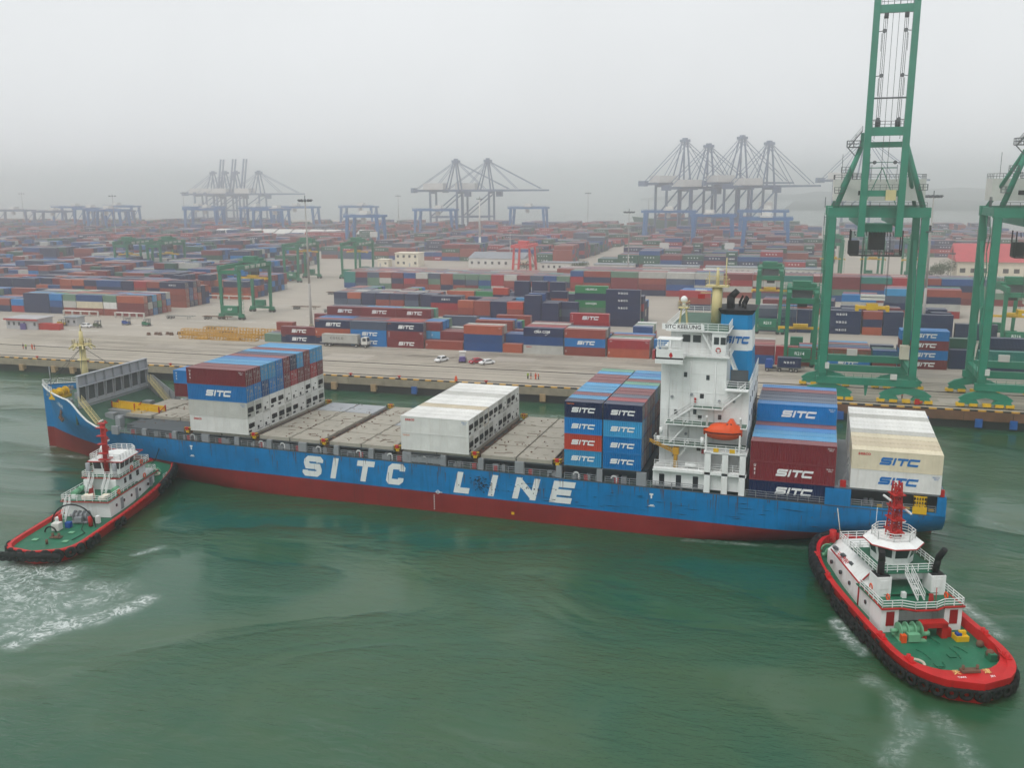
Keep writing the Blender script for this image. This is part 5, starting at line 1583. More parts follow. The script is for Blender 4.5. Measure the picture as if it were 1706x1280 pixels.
    for z, h in ((60.6, 1.8), (85.4, 1.6), (47.5, 1.3)):
        yy = hy + (ty - hy) * (z - hz) / (tz - hz)
        mb = MB().box(bx[0] + .6, bx[1] - .6, yy - .5, yy + .5, z - h / 2, z + h / 2); mb.build('cross_beam', G, bm)
        mb = MB().rail([(bx[0] + .8, yy - .5, z + h / 2), (bx[1] - .8, yy - .5, z + h / 2)], 1.2, 2, .06, 1.3); mb.build('railing', 'wire', bm)
    mb = MB()
    for x in (8.0, 12.0):
        mb.tube((x - .5, hy, 62.3), (x + .5, hy, 62.3), .75, n=12); mb.tube((x - .4, ty, 84.0), (x + .4, ty, 84.0), .6, n=10)
    mb.build('sheave', 'black', bm)
    mb = MB()
    for x in (7.6, 7.95, 8.3, 11.7, 12.05, 12.4): mb.tube((x, hy - .2, 62.5), (x, ty + .4, 84.0), .06, n=4)
    for x in (9.4, 10.6): mb.tube((x, hy, 50), (x, ty + .4, 97), .05, n=4)
    mb.tube((bx[0] + .5, hy - 1.2, 67.5), (bx[1] - .5, hy - 1.2, 67.5), .2, n=6)
    mb.build('hoist_rope', 'wire', bm)
    # pylon legs, stays, apex platform
    for x, xb in ((bx[0] - .5, X0 + .6), (bx[1] + .5, X1 - .6)):
        MB().tube((xb, .4, zt + 2), (x, 2.2, 58.6), .62, .55, 12).build('pylon_leg', G, root)
        MB().tube((xb, Y1, zt + 2), (x, 3.2, 58.2), .48, .42, 10).build('pylon_stay', G, root)
        MB().beam((x, 2.4, 57.5), (x, 2.4, 60.6), 1.2, 1.4).build('pylon_head', G, root)
    MB().box(bx[0] - .5, bx[1] + .5, 1.9, 2.9, 57.4, 58.6).build('pylon_beam', G, root)
    mb = MB()
    mb.beam((bx[0] + .9, 2.4, 54.2), (bx[1] - .9, 2.4, 54.2), .15); mb.beam((bx[0] + .9, 2.4, 53.0), (bx[1] - .9, 2.4, 53.0), .2)
    mb.beam((10, 2.4, 53), (bx[0] + .6, 2.4, 45), .18); mb.beam((10, 2.4, 53), (bx[1] - .6, 2.4, 45), .18)
    mb.build('bracing', G, root)
    mb = MB()
    P_ = [(2.2, .5, 57.6), (5.0, .5, 57.6), (5.0, 3, 57.6), (2.2, 3, 57.6)]
    mb.box(2.2, 5.2, .5, 3, 57.4, 57.6); mb.rail(P_, 1.3, 2, .07, 1.3, closed=True); mb.beam((4.6, 1.6, 55), (2.4, 1.6, 57.4), .2)
    mb.stair((2.6, 1, 57.6), (5.2, 1, 61), .8, (0, 1, 0))
    for xa, z in ((2.2, 52.0), (4.6, 50.6), (1.0, 47.6), (X1 - 1.0, 48.2)):
        mb.box(xa - .9, xa + .9, -.6, .6, z - .12, z); mb.rail([(xa - .9, -.6, z), (xa + .9, -.6, z), (xa + .9, .6, z), (xa - .9, .6, z)], 1.2, 2, .06, .9, closed=True)
    mb.rail([(X0 - 1.7, -1.2, zt + 2.1), (X0 - 1.7, 1.2, zt + 2.1)], 2.2, 4, .06, .8); mb.rail([(X0 - 1.7, -1.2, zt - 2), (X0 - 1.7, 1.2, zt - 2)], 2.2, 4, .06, .8)
    mb.rail([(X0, -1.1, zt + 2.1), (X1, -1.1, zt + 2.1)], 1.1, 2, .06, 2); mb.rail([(X1 + 1.2, -1.2, zt - 3), (X1 + 1.2, 1.6, zt - 3)], 1.2, 3, .06, .8); mb.box(X1 + .2, X1 + 1.6, -1.2, 1.6, zt - 3.2, zt - 3)
    mb.build('access_platform', 'wire', root)
    # trolley girders, trolley and operator cab under the portal
    for x in bx:
        MB().box(x - .7, x + .7, -2.0, 34, zt - 2.0, zt - .2).build('trolley_girder', G, root)
    mb = MB().box(bx[0] + 1, bx[1] - 1, 1.0, 7.0, zt - 3.4, zt - 1.6); tr_ = mb.build('trolley', G, root)
    MB().box(8.2, 11.6, 1.4, 4.4, zt - 7.4, zt - 3.4).build('trolley_frame', 'black', tr_)
    mb = MB()
    for x in (4.3, 15.2): mb.beam((x, 1.2, zt - 3), (x, 1.2, zt - 8.6), .25); mb.beam((x, 5.5, zt - 3), (x, 5.5, zt - 8.6), .25)
    mb.rail([(4.3, 1.2, zt - 8.7), (15.2, 1.2, zt - 8.7), (15.2, 5.5, zt - 8.7), (4.3, 5.5, zt - 8.7)], 1.1, 2, .07, 1.6, closed=True); mb.box(4.3, 15.2, 1.2, 5.5, zt - 8.8, zt - 8.68)
    for k in range(16): mb.beam((5 + k * .62, 1.0, zt - 3.2), (5.2 + k * .62, 1.2, zt - 4.3), .12)
    mb.build('maintenance_cage', 'black', tr_)
    cb = MB().prism([(3.9, zt - 8.4), (6.2, zt - 8.4), (6.2, zt - 5.4), (3.9, zt - 5.4)], 1.6, 4.2, 'y').build('operator_cab', 'black', tr_)
    MB().box(10.6, 12.7, -3.2, -1.6, 46.0, 48.2).build('checker_cabin', 'cream', root)
    # machinery house
    mh = MB().box(X0 + .4, X1 + 1.0, 11.5, 19, zt + 3.3, zt + 8.2).build('machinery_house', 'house_white', root)
    for x in (5.8, 10.6):
        MB().box(x, x + 1.6, 11.44, 11.5, zt + 4.6, zt + 5.6).build('window', 'dark_void', mh)
    MB().rail([(X0 + .5, 11.6, zt + 8.2), (X1 + .9, 11.6, zt + 8.2), (X1 + .9, 18.9, zt + 8.2), (X0 + .5, 18.9, zt + 8.2)], 1.1, 2, .06, 2, closed=True).build('railing', 'wire', mh)
    mb = MB()
    for x in (2, 8, 16): mb.tube((x, 13, zt + 8.2), (x, 13, zt + 14), .06, n=4)
    mb.build('aerial', 'wire', mh)
    # back girder support, leg ladder, cable reel
    mb = MB()
    for z in range(8, 40, 4): mb.box(X1 + .8, X1 + 1.5, Y1 - .6, Y1 + .6, z, z + .1); mb.rail([(X1 + 1.5, Y1 - .6, z), (X1 + 1.5, Y1 + .6, z)], 1.0, 2, .05, 1)
    mb.stair((X0 - 1.1, 2, 5), (X0 - 1.1, 2, 5.2), .6, (1, 0, 0)); mb.build('ladder', 'wire', root)
    mb = MB().tube((X1 + 1.0, Y1 - 3, 12.5), (X1 + 1.6, Y1 - 3, 12.5), 2.6, n=20); mb.build('cable_reel', 'ship_grey_dark', root)
    MB().box(X1 - 1.5, X1 + .5, Y1 - 3.5, Y1 - 1.0, 8.2, 11.4).build('electric_house', 'house_cream', root)
    MB().box(X0 + 6, X0 + 8.4, Y1 - .9, Y1 - .3, 8.2, 9.8).build('switch_box', 'house_white', root)
    # spreader hanging on four ropes
    mb = MB()
    for x in (7.2, 12.8):
        for y in (2.2, 4.2): mb.tube((x, y, zt - 4), (x, y, 24.6), .05, n=4)
    mb.build('hoist_rope', 'wire', tr_)
    mb = MB().box(6.9, 13.1, 2.2, 4.2, 21.4, 22.0)
    for x in (6.4, 13.0): mb.box(x, x + .7, 1.9, 4.5, 20.9, 22.1)
    mb.box(8.8, 11.2, 2.0, 4.4, 21.2, 22.6); mb.build('spreader', 'yellow', root)
    mb = MB().box(7.4, 12.6, 2.4, 4.0, 23.4, 24.0).box(7.4, 12.6, 2.3, 4.1, 24.2, 24.6); mb.build('headblock', 'house_white', root)
    return root
sts_crane(109.7, 'tall green quay crane with raised boom, the one showing both front legs')
sts_crane(143.5, 'green quay crane at the right edge of the picture, cut off by the frame')

# ------------------------------------------------------------------ rubber-tyred gantries
def rtg(u, w, label, num, base=7.5, span=22.5, h=19.0, trolley=.5, spreader=None, col='rtg_green', yellow=True, group='green yard gantries'):
    root = empty('yard_gantry', q(u, w, QZ), QA, label, 'gantry crane', group)
    for x in (0, base):
        for y in (0, span):
            MB().beam((x, y, 1.9), (x + (.35 if x else -.0), y, h), .95, .8, 1.15, .95).build('leg', col, root)
    for y in (0, span):
        sb = MB().box(-1.4, base + 1.4, y - .45, y + .45, 1.5, 2.3).build('sill_beam', col, root)
        MB().box(-.4, base + .6, y - .5, y + .5, h - 1.4, h).build('end_beam', col, root)
        for xc in (-.5, base + .5):
            bo = MB().box(xc - 1.2, xc + 1.2, y - .55, y + .55, .9, 1.5).build('bogie', col, root)
            mb = MB()
            for s in (-.85, .85): mb.tube((xc + s, y - .4, .62), (xc + s, y + .4, .62), .62, n=12)
            mb.build('wheel', 'tyre', bo)
    for x in (.2, base):
        MB().box(x - .55, x + .55, -1.2, span + 1.2, h, h + 1.7).build('main_girder', col, root)
    mb = MB()
    for k in range(4): mb.box(base + .56, base + .60, 4 + k * 4, 7 + k * 4, h + .25, h + 1.35)
    mb.build('sign_panel', 'house_white', root)
    eh = MB().box(.7, base - .7, -.9, .75, 2.5, 5.2).build('engine_house', col, root)
    text(num, 1.25, 'white_print', eh, (base / 2, -.92, 3.9), 0, .02)
    MB().box(1.2, base - 2.5, span - .8, span + .9, 2.5, 4.8).build('electric_house', col, root)
    ty = span * trolley
    tr_ = MB().box(-.6, base + .8, ty - 2.6, ty + 2.6, h + 1.7, h + 2.3).box(1, base - 1.5, ty - 1.8, ty + 1.2, h + 2.3, h + 4.0).box(base - 2, base, ty - 1, ty + 2.2, h + 2.3, h + 3.3).build('trolley', col, root)
    MB().rail([(-.6, ty - 2.6, h + 2.3), (base + .8, ty - 2.6, h + 2.3), (base + .8, ty + 2.6, h + 2.3), (-.6, ty + 2.6, h + 2.3)], 1.1, 2, .06, 1.5, closed=True).build('railing', col, tr_)
    MB().box(base * .35, base * .7, ty + .5, ty + 2.4, h - 3.4, h - .4).build('operator_cab', 'black', tr_)
    mb = MB(); mb.box(1, base - 1, ty - 1.8, ty + .2, h - 1.8, h + 1.6); mb.build('hoist', 'ship_grey_dark', tr_)
    mb = MB(); mb.rail([(base + 1.0, -1, h + .1), (base + 1.0, span + 1, h + .1)], 1.0, 2, .06, 2.2)
    for k in range(10): mb.box(base + .9, base + 1.5, -.4, .4, 3 + k * 1.5, 3.08 + k * 1.5); mb.beam((base + 1.5, .4, 3 + k * 1.5), (base + 1.5, -.4, 4.5 + k * 1.5), .07)
    mb.build('ladder', col, root)
    zs = spreader if spreader else h - 6
    mb = MB()
    for x in (1.4, base - 1.4):
        for y in (-.8, .8): mb.tube((x, ty + y, zs), (x, ty + y, h), .05, n=4)
    mb.build('hoist_rope', 'wire', tr_)
    cx = base / 2
    mb = MB().box(cx - 6, cx + 6, ty - .5, ty + .5, zs - .6, zs).box(cx - 2, cx + 2, ty - 1, ty + 1, zs, zs + .8)
    for s in (-6, 5.6): mb.box(cx + s, cx + s + .4, ty - 1.2, ty + 1.2, zs - .9, zs - .2)
    mb.build('spreader', 'yellow' if yellow else 'ship_grey_dark', root)
    return root
rtg(-104.5, 86.5, 'large green yard gantry with yellow spreader left of the tall lamp mast', 'R07', 7.8, 22.0, 18.6, .75, 14.5)
rtg(101.3, 42.6, 'green yard gantry numbered R214 standing over the truck with navy box', 'R214', 7.3, 22.5, 19.0, .35, 10)
rtg(91.5, 99.0, 'green yard gantry numbered R213 just right of the funnel', 'R213', 7.3, 22.5, 19.5, .4, 14)
rtg(164.0, 88.0, 'green yard gantry by the right frame edge in front of the red roof', 'R216', 7.3, 22.5, 17.0, .4, 9)
rtg(-150, 214, 'hazy green yard gantry with white sign panels behind the near one', 'R08', 7.8, 22, 18, .8, 15)
rtg(-128, 236, 'hazy green yard gantry with its trolley at the far end, left of the mast', 'R09', 7.8, 22, 17.5, .5, 14)
rtg(-260, 222, 'faint green gantry among the stacks on the left side', 'R10', 7.8, 22, 17.5, .3, 12)
rtg(-240, 224, 'faint green gantry beside its twin on the left side', 'R11', 7.8, 22, 17.5, .6, 12)
rtg(118, 268, 'faint green gantry seen between the legs of the quay crane, left one', 'R12', 7.8, 22, 20, .3, 12)
rtg(137, 270, 'faint green gantry seen between the legs of the quay crane, middle one', 'R13', 7.8, 22, 20, .3, 12)
rtg(156, 268, 'faint green gantry seen between the legs of the quay crane, right one', 'R14', 7.8, 22, 20, .3, 12)
rtg(-322, 92, 'green gantry leg cut by the left frame edge', 'R15', 7.8, 22, 17, .3, 12)

# ------------------------------------------------------------------ far blue rail gantries
def rmg(u, w, label, base=14, span=30, h=21.0, col='rmg_blue', rz=0.0, tro=.5, group='blue rail gantries'):
    root = empty('rail_gantry', q(u, w, QZ), QA + rz, label, 'gantry crane', group)
    for x in (0, span):
        for y in (0, base):
            MB().beam((x + (1.6 if x else -1.6), y, .5), (x, y, h), 1.5, 1.5, 2.3, 2.0).build('leg', col, root)
        MB().box(x - .8, x + .8, -1.5, base + 1.5, .5, 1.7).build('sill_beam', col, root)
        MB().beam((x, 0, h * .45), (x, base, h * .95), .5).build('brace', col, root)
    for y in (0, base):
        MB().box(-3, span + 3, y - .7, y + .7, h, h + 1.7).build('main_girder', col, root)
    for x in (-3, span + 3): MB().box(x - .5, x + .5, .8, base - .8, h + .2, h + 1.6).build('end_tie', col, root)
    tx = span * tro
    t = MB().box(tx - 4, tx + 4, -1, base + 1, h + 2.0, h + 2.6).box(tx - 3, tx + 3, 3, base - 3, h + 2.6, h + 5).build('trolley', 'house_white', root)
    MB().box(tx - 2, tx + 1, 3, 6, h - 4, h - .4).build('operator_cab', 'house_white', root)
    MB().rail([(-3, -.8, h + 1.7), (span + 3, -.8, h + 1.7)], 1.2, 2, .1, 4).build('railing', col, root)
    return root
FS = 'blue rail gantry in the haze, '
for u, w, s, t, lab in [(-520, 660, 38, .3, 'leftmost one under the fading cranes'), (-478, 600, 34, .6, 'second one under the fading cranes'), (-440, 640, 34, .4, 'right one under the fading cranes'), (-395, 590, 30, .7, 'right of the fading cranes, nearer one'), (-560, 560, 36, .5, 'left of the fading cranes, nearest one'), (-610, 600, 36, .4, 'left of the fading cranes, second one'), (-690, 660, 40, .6, 'far left, left one of the blue pair'), (-645, 690, 34, .3, 'far left, right one of the blue pair'),
                        (-418, 668, 44, .5, 'left of the lamp mast top, long one'), (-352, 690, 34, .6, 'pair left of centre, right one'), (-222, 437, 24, .5, 'standing alone left of the twin cranes'),
                        (-228, 590, 34, .6, 'below the twin cranes, left one'), (-158, 660, 32, .5, 'right of the twin cranes'),
                        (-14, 560, 38, .5, 'left end below the four cranes'), (34, 475, 26, .4, 'middle left below the four cranes'), (72, 419, 27, .5, 'nearest one below the four cranes'), (62, 575, 34, .6, 'right end below the four cranes')]:
    rmg(u, w, FS + lab, 13, s, 24.5, 'rmg_blue', 0, t)
for i, (u, w) in enumerate([(-830, 640), (-760, 650), (-680, 620), (-620, 640)]):
    rmg(u, w, 'very faint gantry in the mist at the left, %s from the frame edge' % ordn[i], 13, 40, 21, 'far_steel', 0, .5)
# red gantry by the sheds
root = empty('red_gantry', q(-50, 297, QZ), QA, 'red portal gantry standing by the sheds in the middle distance', 'gantry crane')
for x in (0, 9):
    for y in (0, 12): MB().beam((x - (.8 if x == 0 else -.8), y, 0), (x, y, 13.5), 1.3, 1.2, 1.0, 1.0).build('leg', 'gantry_red', root)
    MB().box(x - .6, x + .6, -5, 17, 13.5, 15.2).build('main_girder', 'gantry_red', root)
for y in (-5, 0, 12, 17): MB().box(.6, 8.4, y - .5, y + .5, 13.6, 15).build('cross_beam', 'gantry_red', root)
mb = MB().beam((9, 0, 13), (9, 12, 3), .3); mb.beam((0, 0, 4), (9, 0, 4.1), .5); mb.build('brace', 'gantry_red', root)
MB().box(1.5, 7, 3, 8, 15.2, 17).build('trolley', 'gantry_red', root); MB().box(4, 7, 1, 4, 4, 6).build('electric_house', 'house_cream', root)

# ------------------------------------------------------------------ far quay cranes
def far_sts(x, y, label, rz, up=False, leg=40.0, ph=72.0, group='far quay cranes'):
    """local x: along the boom, positive towards the water; y: along the far quay"""
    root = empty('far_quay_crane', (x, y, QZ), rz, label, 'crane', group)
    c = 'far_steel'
    G_, Wd = 30.0, 18.0
    for a in (0, -G_):
        for b in (0, Wd):
            MB().beam((a, b, .5), (a, b, leg), 1.8, 1.8).build('leg', c, root)
        MB().box(a - 1, a + 1, -3, Wd + 3, 1, 4).build('sill_beam', c, root)
        MB().box(a - .9, a + .9, .9, Wd - .9, leg - 2, leg).build('portal_beam', c, root)
    for b in (0, Wd):
        MB().beam((-G_, b, 14), (0, b, leg - 2), 1.1).build('brace', c, root)
        MB().box(-G_, 0, b - .6, b + .6, 13, 14.6).build('side_tie', c, root)
    for b in (5.5, 12.5):
        MB().box(-G_ - 22, 4, b - .8, b + .8, leg, leg + 2.4).build('back_girder', c, root)
        if up: MB().beam((4, b, leg + 1.5), (12, b, leg + 48), 1.6, 2.0).build('boom', c, root)
        else: MB().beam((4, b, leg + 1.2), (62, b, leg + 1.2), 1.5, 2.2, 1.3, 1.6).build('boom', c, root)
    MB().box(-G_ - 8, -G_ + 14, 1, Wd - 1, leg + 2.4, leg + 9).build('machinery_house', 'house_white', root)
    MB().box(-G_ - 23, -G_ - 20, 3, 15, leg - 1, leg + 4).build('counter_frame', c, root)
    for b in (3.5, 14.5):
        MB().beam((1, b, leg), (-3, 8 + (b - 9) * .45, ph), 1.3).build('pylon_leg', c, root)
        MB().beam((-14, b, leg + 1), (-5, 8 + (b - 9) * .45, ph), 1.1).build('pylon_leg', c, root)
    MB().box(-7, 0, 4.5, 12.5, ph - 1, ph + 1.5).box(-5, -2, 6, 11, ph + 1.5, ph + 3).build('pylon_head', c, root)
    mb = MB()
    for b in (6, 12):
        mb.beam((-4, b, ph), (-G_ - 18, b, leg + 3), .5); mb.beam((-4, b, ph - 1), (-G_ + 2, b, leg + 3), .45)
        if not up:
            mb.beam((-3, b, ph), (28, b, leg + 3), .5); mb.beam((-3, b, ph), (54, b, leg + 3), .55)
    mb.build('stay', c, root)
    MB().box(6, 12, 6, 12, leg - 5, leg).build('trolley', c, root)
    return root
def fq(u, w): 
    v = q(u, w); return v.x, v.y
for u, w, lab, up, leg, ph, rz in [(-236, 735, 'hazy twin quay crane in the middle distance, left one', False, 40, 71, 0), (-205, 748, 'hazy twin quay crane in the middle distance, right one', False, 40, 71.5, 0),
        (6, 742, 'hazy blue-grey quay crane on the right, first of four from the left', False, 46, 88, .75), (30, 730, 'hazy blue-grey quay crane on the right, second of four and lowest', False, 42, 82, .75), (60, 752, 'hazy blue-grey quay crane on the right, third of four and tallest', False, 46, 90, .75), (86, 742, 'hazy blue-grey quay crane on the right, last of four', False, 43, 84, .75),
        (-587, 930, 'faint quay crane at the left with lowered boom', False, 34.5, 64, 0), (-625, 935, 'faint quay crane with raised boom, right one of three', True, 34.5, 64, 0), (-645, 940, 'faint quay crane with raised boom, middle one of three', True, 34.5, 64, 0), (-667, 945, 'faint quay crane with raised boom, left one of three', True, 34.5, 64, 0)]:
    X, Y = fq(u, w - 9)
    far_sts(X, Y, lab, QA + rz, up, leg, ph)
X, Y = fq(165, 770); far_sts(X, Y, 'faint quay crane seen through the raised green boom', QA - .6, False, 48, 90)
# far moored ship behind the four cranes
fsr = empty('moored_ship', q(-60, 805, 0), QA, 'green hulled ship moored under the four hazy cranes', 'ship')
rings = []
for i in range(15):
    t = i / 14; x = t * 170; b = 13 * (1 - (1 - min(1, t / .22)) ** 2); top = 15 - 4 * min(1, t / .2)
    rings.append([(x - 6 * (1 - min(1, t / .1)), 13 - b, top + 1), (x, 13 - b * .85, 0), (x, 13 + b * .85, 0), (x - 6 * (1 - min(1, t / .1)), 13 + b, top + 1)])
MB().loft(rings).build('hull', 'box_dkgreen', fsr)
MB().box(24, 50, 2, 24, 11.5, 19).box(56, 120, 2, 24, 11.5, 17).build('deck_cargo', 'box_brown', fsr); MB().box(128, 142, 2, 24, 11, 32).build('superstructure', 'house_white', fsr)
MB().tube((12, 13, 14), (12, 13, 34), .5, .3, 8).build('foremast', 'mast_grey', fsr)

# ------------------------------------------------------------------ tugs
def tug_hull(root, Lh, B, sheer_bow, sheer_aft, mat='tug_red', bulw=1.0, bowp=2.6, sternp=5.0, cap=.36):
    """local: x forward, origin amidships at the waterline"""
    n = 36; up_p, up_s, deck_l, deck_r = [], [], [], []
    def hbw(t):      # t 0 stern .. 1 bow
        a = (1 - (1 - min(1, t / .24)) ** sternp) if t < .24 else 1
        b = (1 - max(0, (t - .52) / .48) ** bowp)
        return B / 2 * max(.0, a) ** .5 * max(0, b) ** .5
    info = []
    for i in range(n + 1):
        t = i / n; x = -Lh / 2 + Lh * t; h = hbw(t)
        zt = sheer_aft + (sheer_bow - sheer_aft) * max(0, (t - .35) / .65) ** 1.7
        info.append((x, h, zt))
    pr, sr = [], []
    for x, h, zt in info:
        k = .82 if x < Lh * .2 else .82 - .22 * (x - Lh * .2) / (Lh * .3)
        sec = [(k * .8, -1.0), (k, 0.0), (.95, zt * .5), (1.0, zt)]
        pr.append([(x * (1 if z > .5 else .975), h * s, z) for s, z in sec]); sr.append([(x * (1 if z > .5 else .975), -h * s, z) for s, z in sec])
    mb = MB(); mb.loft(pr, closed=False, cap=False, smooth=True); mb.loft(sr[::-1], closed=False, cap=False, smooth=True)
    e = [p for p in pr[0]] + [p for p in sr[0][::-1]]; mb.add(e, [tuple(range(len(e)))])
    hull = mb.build('hull', mat, root)
    # bulwark: inner skin and cap rail
    mb = MB()
    inn = [[(x * (1 - cap * .04), s * max(0, h - cap + .01), zt), (x * (1 - cap * .04), s * max(0, h - cap - .2), zt - bulw)] for s in (1, -1) for x, h, zt in info]
    m1 = inn[:n + 1]; m2 = inn[n + 1:]
    mb.loft(m1, closed=False, cap=False); mb.loft(m2[::-1], closed=False, cap=False)
    mb.build('bulwark', mat, root)
    mb = MB()
    for s in (1, -1):
        for (x, h, z), (x2, h2, z2) in zip(info, info[1:]):
            mb.add([(x, s * h, z), (x2, s * h2, z2), (x2 * (1 - cap * .04), s * max(0, h2 - cap), z2), (x * (1 - cap * .04), s * max(0, h - cap), z)], [(0, 1, 2, 3)])
    x, h, z = info[0]; mb.box(x, x + .5, -h, h, z - .05, z + .01)
    mb.build('cap_rail', mat, root)
    # deck
    mb = MB(); mb.loft([[(x * .98, -max(0, h - .5), zt - bulw) for x, h, zt in info], [(x * .98, max(0, h - .5), zt - bulw) for x, h, zt in info]], closed=False, cap=False)
    mb.build('deck', 'tug_green', root)
    return info
def fender_belt(root, info, t0, t1, side, z_off, r=.35, R=.62, mat='rubber'):
    """a row of tyres hung along the side, each its own part"""
    n = len(info) - 1
    i0, i1 = int(t0 * n), int(t1 * n)
    pts = [Vector((x, side * h, zt)) for x, h, zt in info[i0:i1 + 1]]
    acc = 0.0; last = pts[0]
    mb = MB().torus((0, 0, 0), R, r, 'y', 12, 6); me_ = mb.mesh('tyre_fender')
    want = 0.0
    for a, b in zip(pts, pts[1:]):
        L = (b - a).length
        while want < acc + L:
            p = a.lerp(b, (want - acc) / L); d = b - a
            o = inst('tyre_fender', me_, mat, root, (p.x, p.y + side * .25, p.z + z_off)); o.rotation_euler = (rnd.uniform(-.1, .1), rnd.uniform(-.3, .3), math.atan2(d.y, d.x))
            want += 2 * (R + r) * .98
        acc += L
def belt(root, info, t0, t1, side, z, r, mat='rubber', name='rubbing_fender'):
    n = len(info) - 1
    pts = [Vector((x, side * (h + .12), zt + z)) for x, h, zt in info[int(t0 * n):int(t1 * n) + 1]]
    MB().path(pts, r, 8).build(name, mat, root)
def winch(root, x, y, z, mat='winch_green', s=1.0, rz=0):
    mb = MB().tube((-.2 * s, -1.1 * s, .9 * s), (-.2 * s, 1.1 * s, .9 * s), .45 * s, n=12)
    for yy in (-1.1, -.35, .4, 1.1): mb.tube((-.2 * s, (yy - .06) * s, .9 * s), (-.2 * s, (yy + .06) * s, .9 * s), .85 * s, n=16)
    mb.box(-1 * s, .9 * s, -1.4 * s, 1.4 * s, 0, .2 * s); mb.box(.4 * s, 1.1 * s, -.6 * s, .6 * s, .2 * s, 1.0 * s); mb.tube((.2 * s, 1.2 * s, .7 * s), (.2 * s, 1.9 * s, .7 * s), .3 * s, n=10)
    mb.tube((-.2 * s, -1.9 * s, .9 * s), (-.2 * s, -1.2 * s, .9 * s), .22 * s, n=10)
    return mb.build('towing_winch', mat, root, None, (x, y, z), rz)
def lattice_mast(root, x, y, z, h, w=.7, mat='red'):
    mb = MB()
    for sx in (-1, 1):
        for sy in (-1, 1): mb.beam((x + sx * w, y + sy * w, z), (x + sx * w * .55, y + sy * w * .55, z + h), .16)
    k = 0
    for i in range(int(h / .8)):
        zz = z + i * .8; f = 1 - .45 * (i * .8) / h; g = 1 - .45 * ((i + 1) * .8) / h
        for a, b in (((-1, -1), (1, -1)), ((1, -1), (1, 1)), ((1, 1), (-1, 1)), ((-1, 1), (-1, -1))):
            mb.beam((x + a[0] * w * f, y + a[1] * w * f, zz), (x + b[0] * w * f, y + b[1] * w * f, zz), .1)
            mb.beam((x + a[0] * w * f, y + a[1] * w * f, zz), (x + b[0] * w * g, y + b[1] * w * g, zz + .8), .09)
        if i % 2:
            mb.box(x - 1.5 * f, x + 1.3 * f, y - .8, y + .8, zz, zz + .1); mb.box(x - 1.6 * f, x - 1.2 * f, y - .3, y + .3, zz + .1, zz + .5); mb.box(x + 1.0, x + 1.3, y - .7, y - .4, zz + .1, zz + .4)
    return mb.build('signal_mast', mat, root)
def glass_ring(root, ring_lo, ring_hi, inset=.12, parent_mat='ship_white'):
    """one window pane for each side of a polygonal wheelhouse, leaning outwards"""
    n = len(ring_lo)
    for i in range(n):
        a, b, c, d_ = (Vector(v) for v in (ring_lo[i], ring_lo[(i + 1) % n], ring_hi[(i + 1) % n], ring_hi[i]))
        m = (a + b + c + d_) / 4; cen = sum((Vector(v) for v in ring_lo), Vector()) / n
        nrm = (b - a).cross(d_ - a).normalized()
        if nrm.dot(m - cen) < 0: nrm = -nrm
        L = (b - a).length; cnt = max(1, round(L / 1.5))
        for k in range(cnt):
            f0 = (k + .10) / cnt; f1 = (k + .90) / cnt
            p0, p1 = a.lerp(b, f0), a.lerp(b, f1); p3, p2 = d_.lerp(c, f0), d_.lerp(c, f1)
            vs = [p0, p1, p2, p3]; vs = [v + nrm * .03 for v in vs] + [v - nrm * .02 for v in vs]
            MB().add(vs, [(0, 1, 2, 3), (7, 6, 5, 4), (0, 4, 5, 1), (1, 5, 6, 2), (2, 6, 7, 3), (3, 7, 4, 0)]).build('window', 'glass', root)
# ---- right tug: bow against the ship's quarter, stern towards us
TR = Vector((119.2, -20.6, 0)); hd = math.atan2(19.6 + 20.6 - 20.6 + 18, -15.0)
bow, stn = Vector((112.0, -1.9, 0)), Vector((126.6, -39.2, 0))
ctr = (bow + stn) / 2; Lr = (bow - stn).length; ang = math.atan2((bow - stn).y, (bow - stn).x)
tugr = empty('tugboat', ctr, ang, 'red tug with white wheelhouse pushing the ship stern, its broad red stern towards us', 'tug', 'harbour tugs')
inf = tug_hull(tugr, Lr, 13.2, 4.2, 2.6, bulw=1.05, bowp=3.2, sternp=2.6, cap=.75)
for sd in (1, -1):
    belt(tugr, inf, 0.0, .80, sd, -1.0, .2)
    fender_belt(tugr, inf, .0, .34, sd, -1.45, .26, .48)
    fender_belt(tugr, inf, .37, .62, sd, -1.75, .26, .5)
    fender_belt(tugr, inf, .64, 1.0, sd, -.8, .36, .62)
    belt(tugr, inf, .72, 1.0, sd, -.25, .6, 'rubber', 'bow_fender'); belt(tugr, inf, .74, 1.0, sd, -1.15, .55, 'rubber', 'bow_fender')
# broad sloping stern deck in red, following the round stern
n_ = 11
oc = [(x, h, z) for x, h, z in inf[:n_]]
out_ = [(x, h, z) for x, h, z in oc[::-1]] + [(x, -h, z) for x, h, z in oc]
xr = inf[n_][0]
inn_ = []
for x, y, z in out_:
    f = (xr - x) / (xr - inf[0][0])
    inn_.append((xr - (xr - x) * (1 - .26 * f), y * (1 - .06 - .16 * f), z - .30 * f - .02))
mb = MB(); mb.loft([out_, inn_], closed=False, cap=False)
st_ = mb.build('stern_plating', 'tug_red', tugr)
mb = MB(); mb.loft([inn_, [(x, y, 1.4) for x, y, z in inn_]], closed=False, cap=False); mb.build('stern_bulkhead', 'tug_red_dark', tugr)
za = inf[0][2]
def up_text(s, size, mat, parent, loc, rz):
    o = text(s, size, mat, parent, loc, 0, .01); o.rotation_euler = (radians(-80), 0, rz); return o
up_text('天', .85, 'gold_print', st_, (-Lr / 2 + 2.6, 1.7, za - .04), radians(-90)); up_text('津', .85, 'gold_print', st_, (-Lr / 2 + 2.6, -1.7, za - .04), radians(-90))
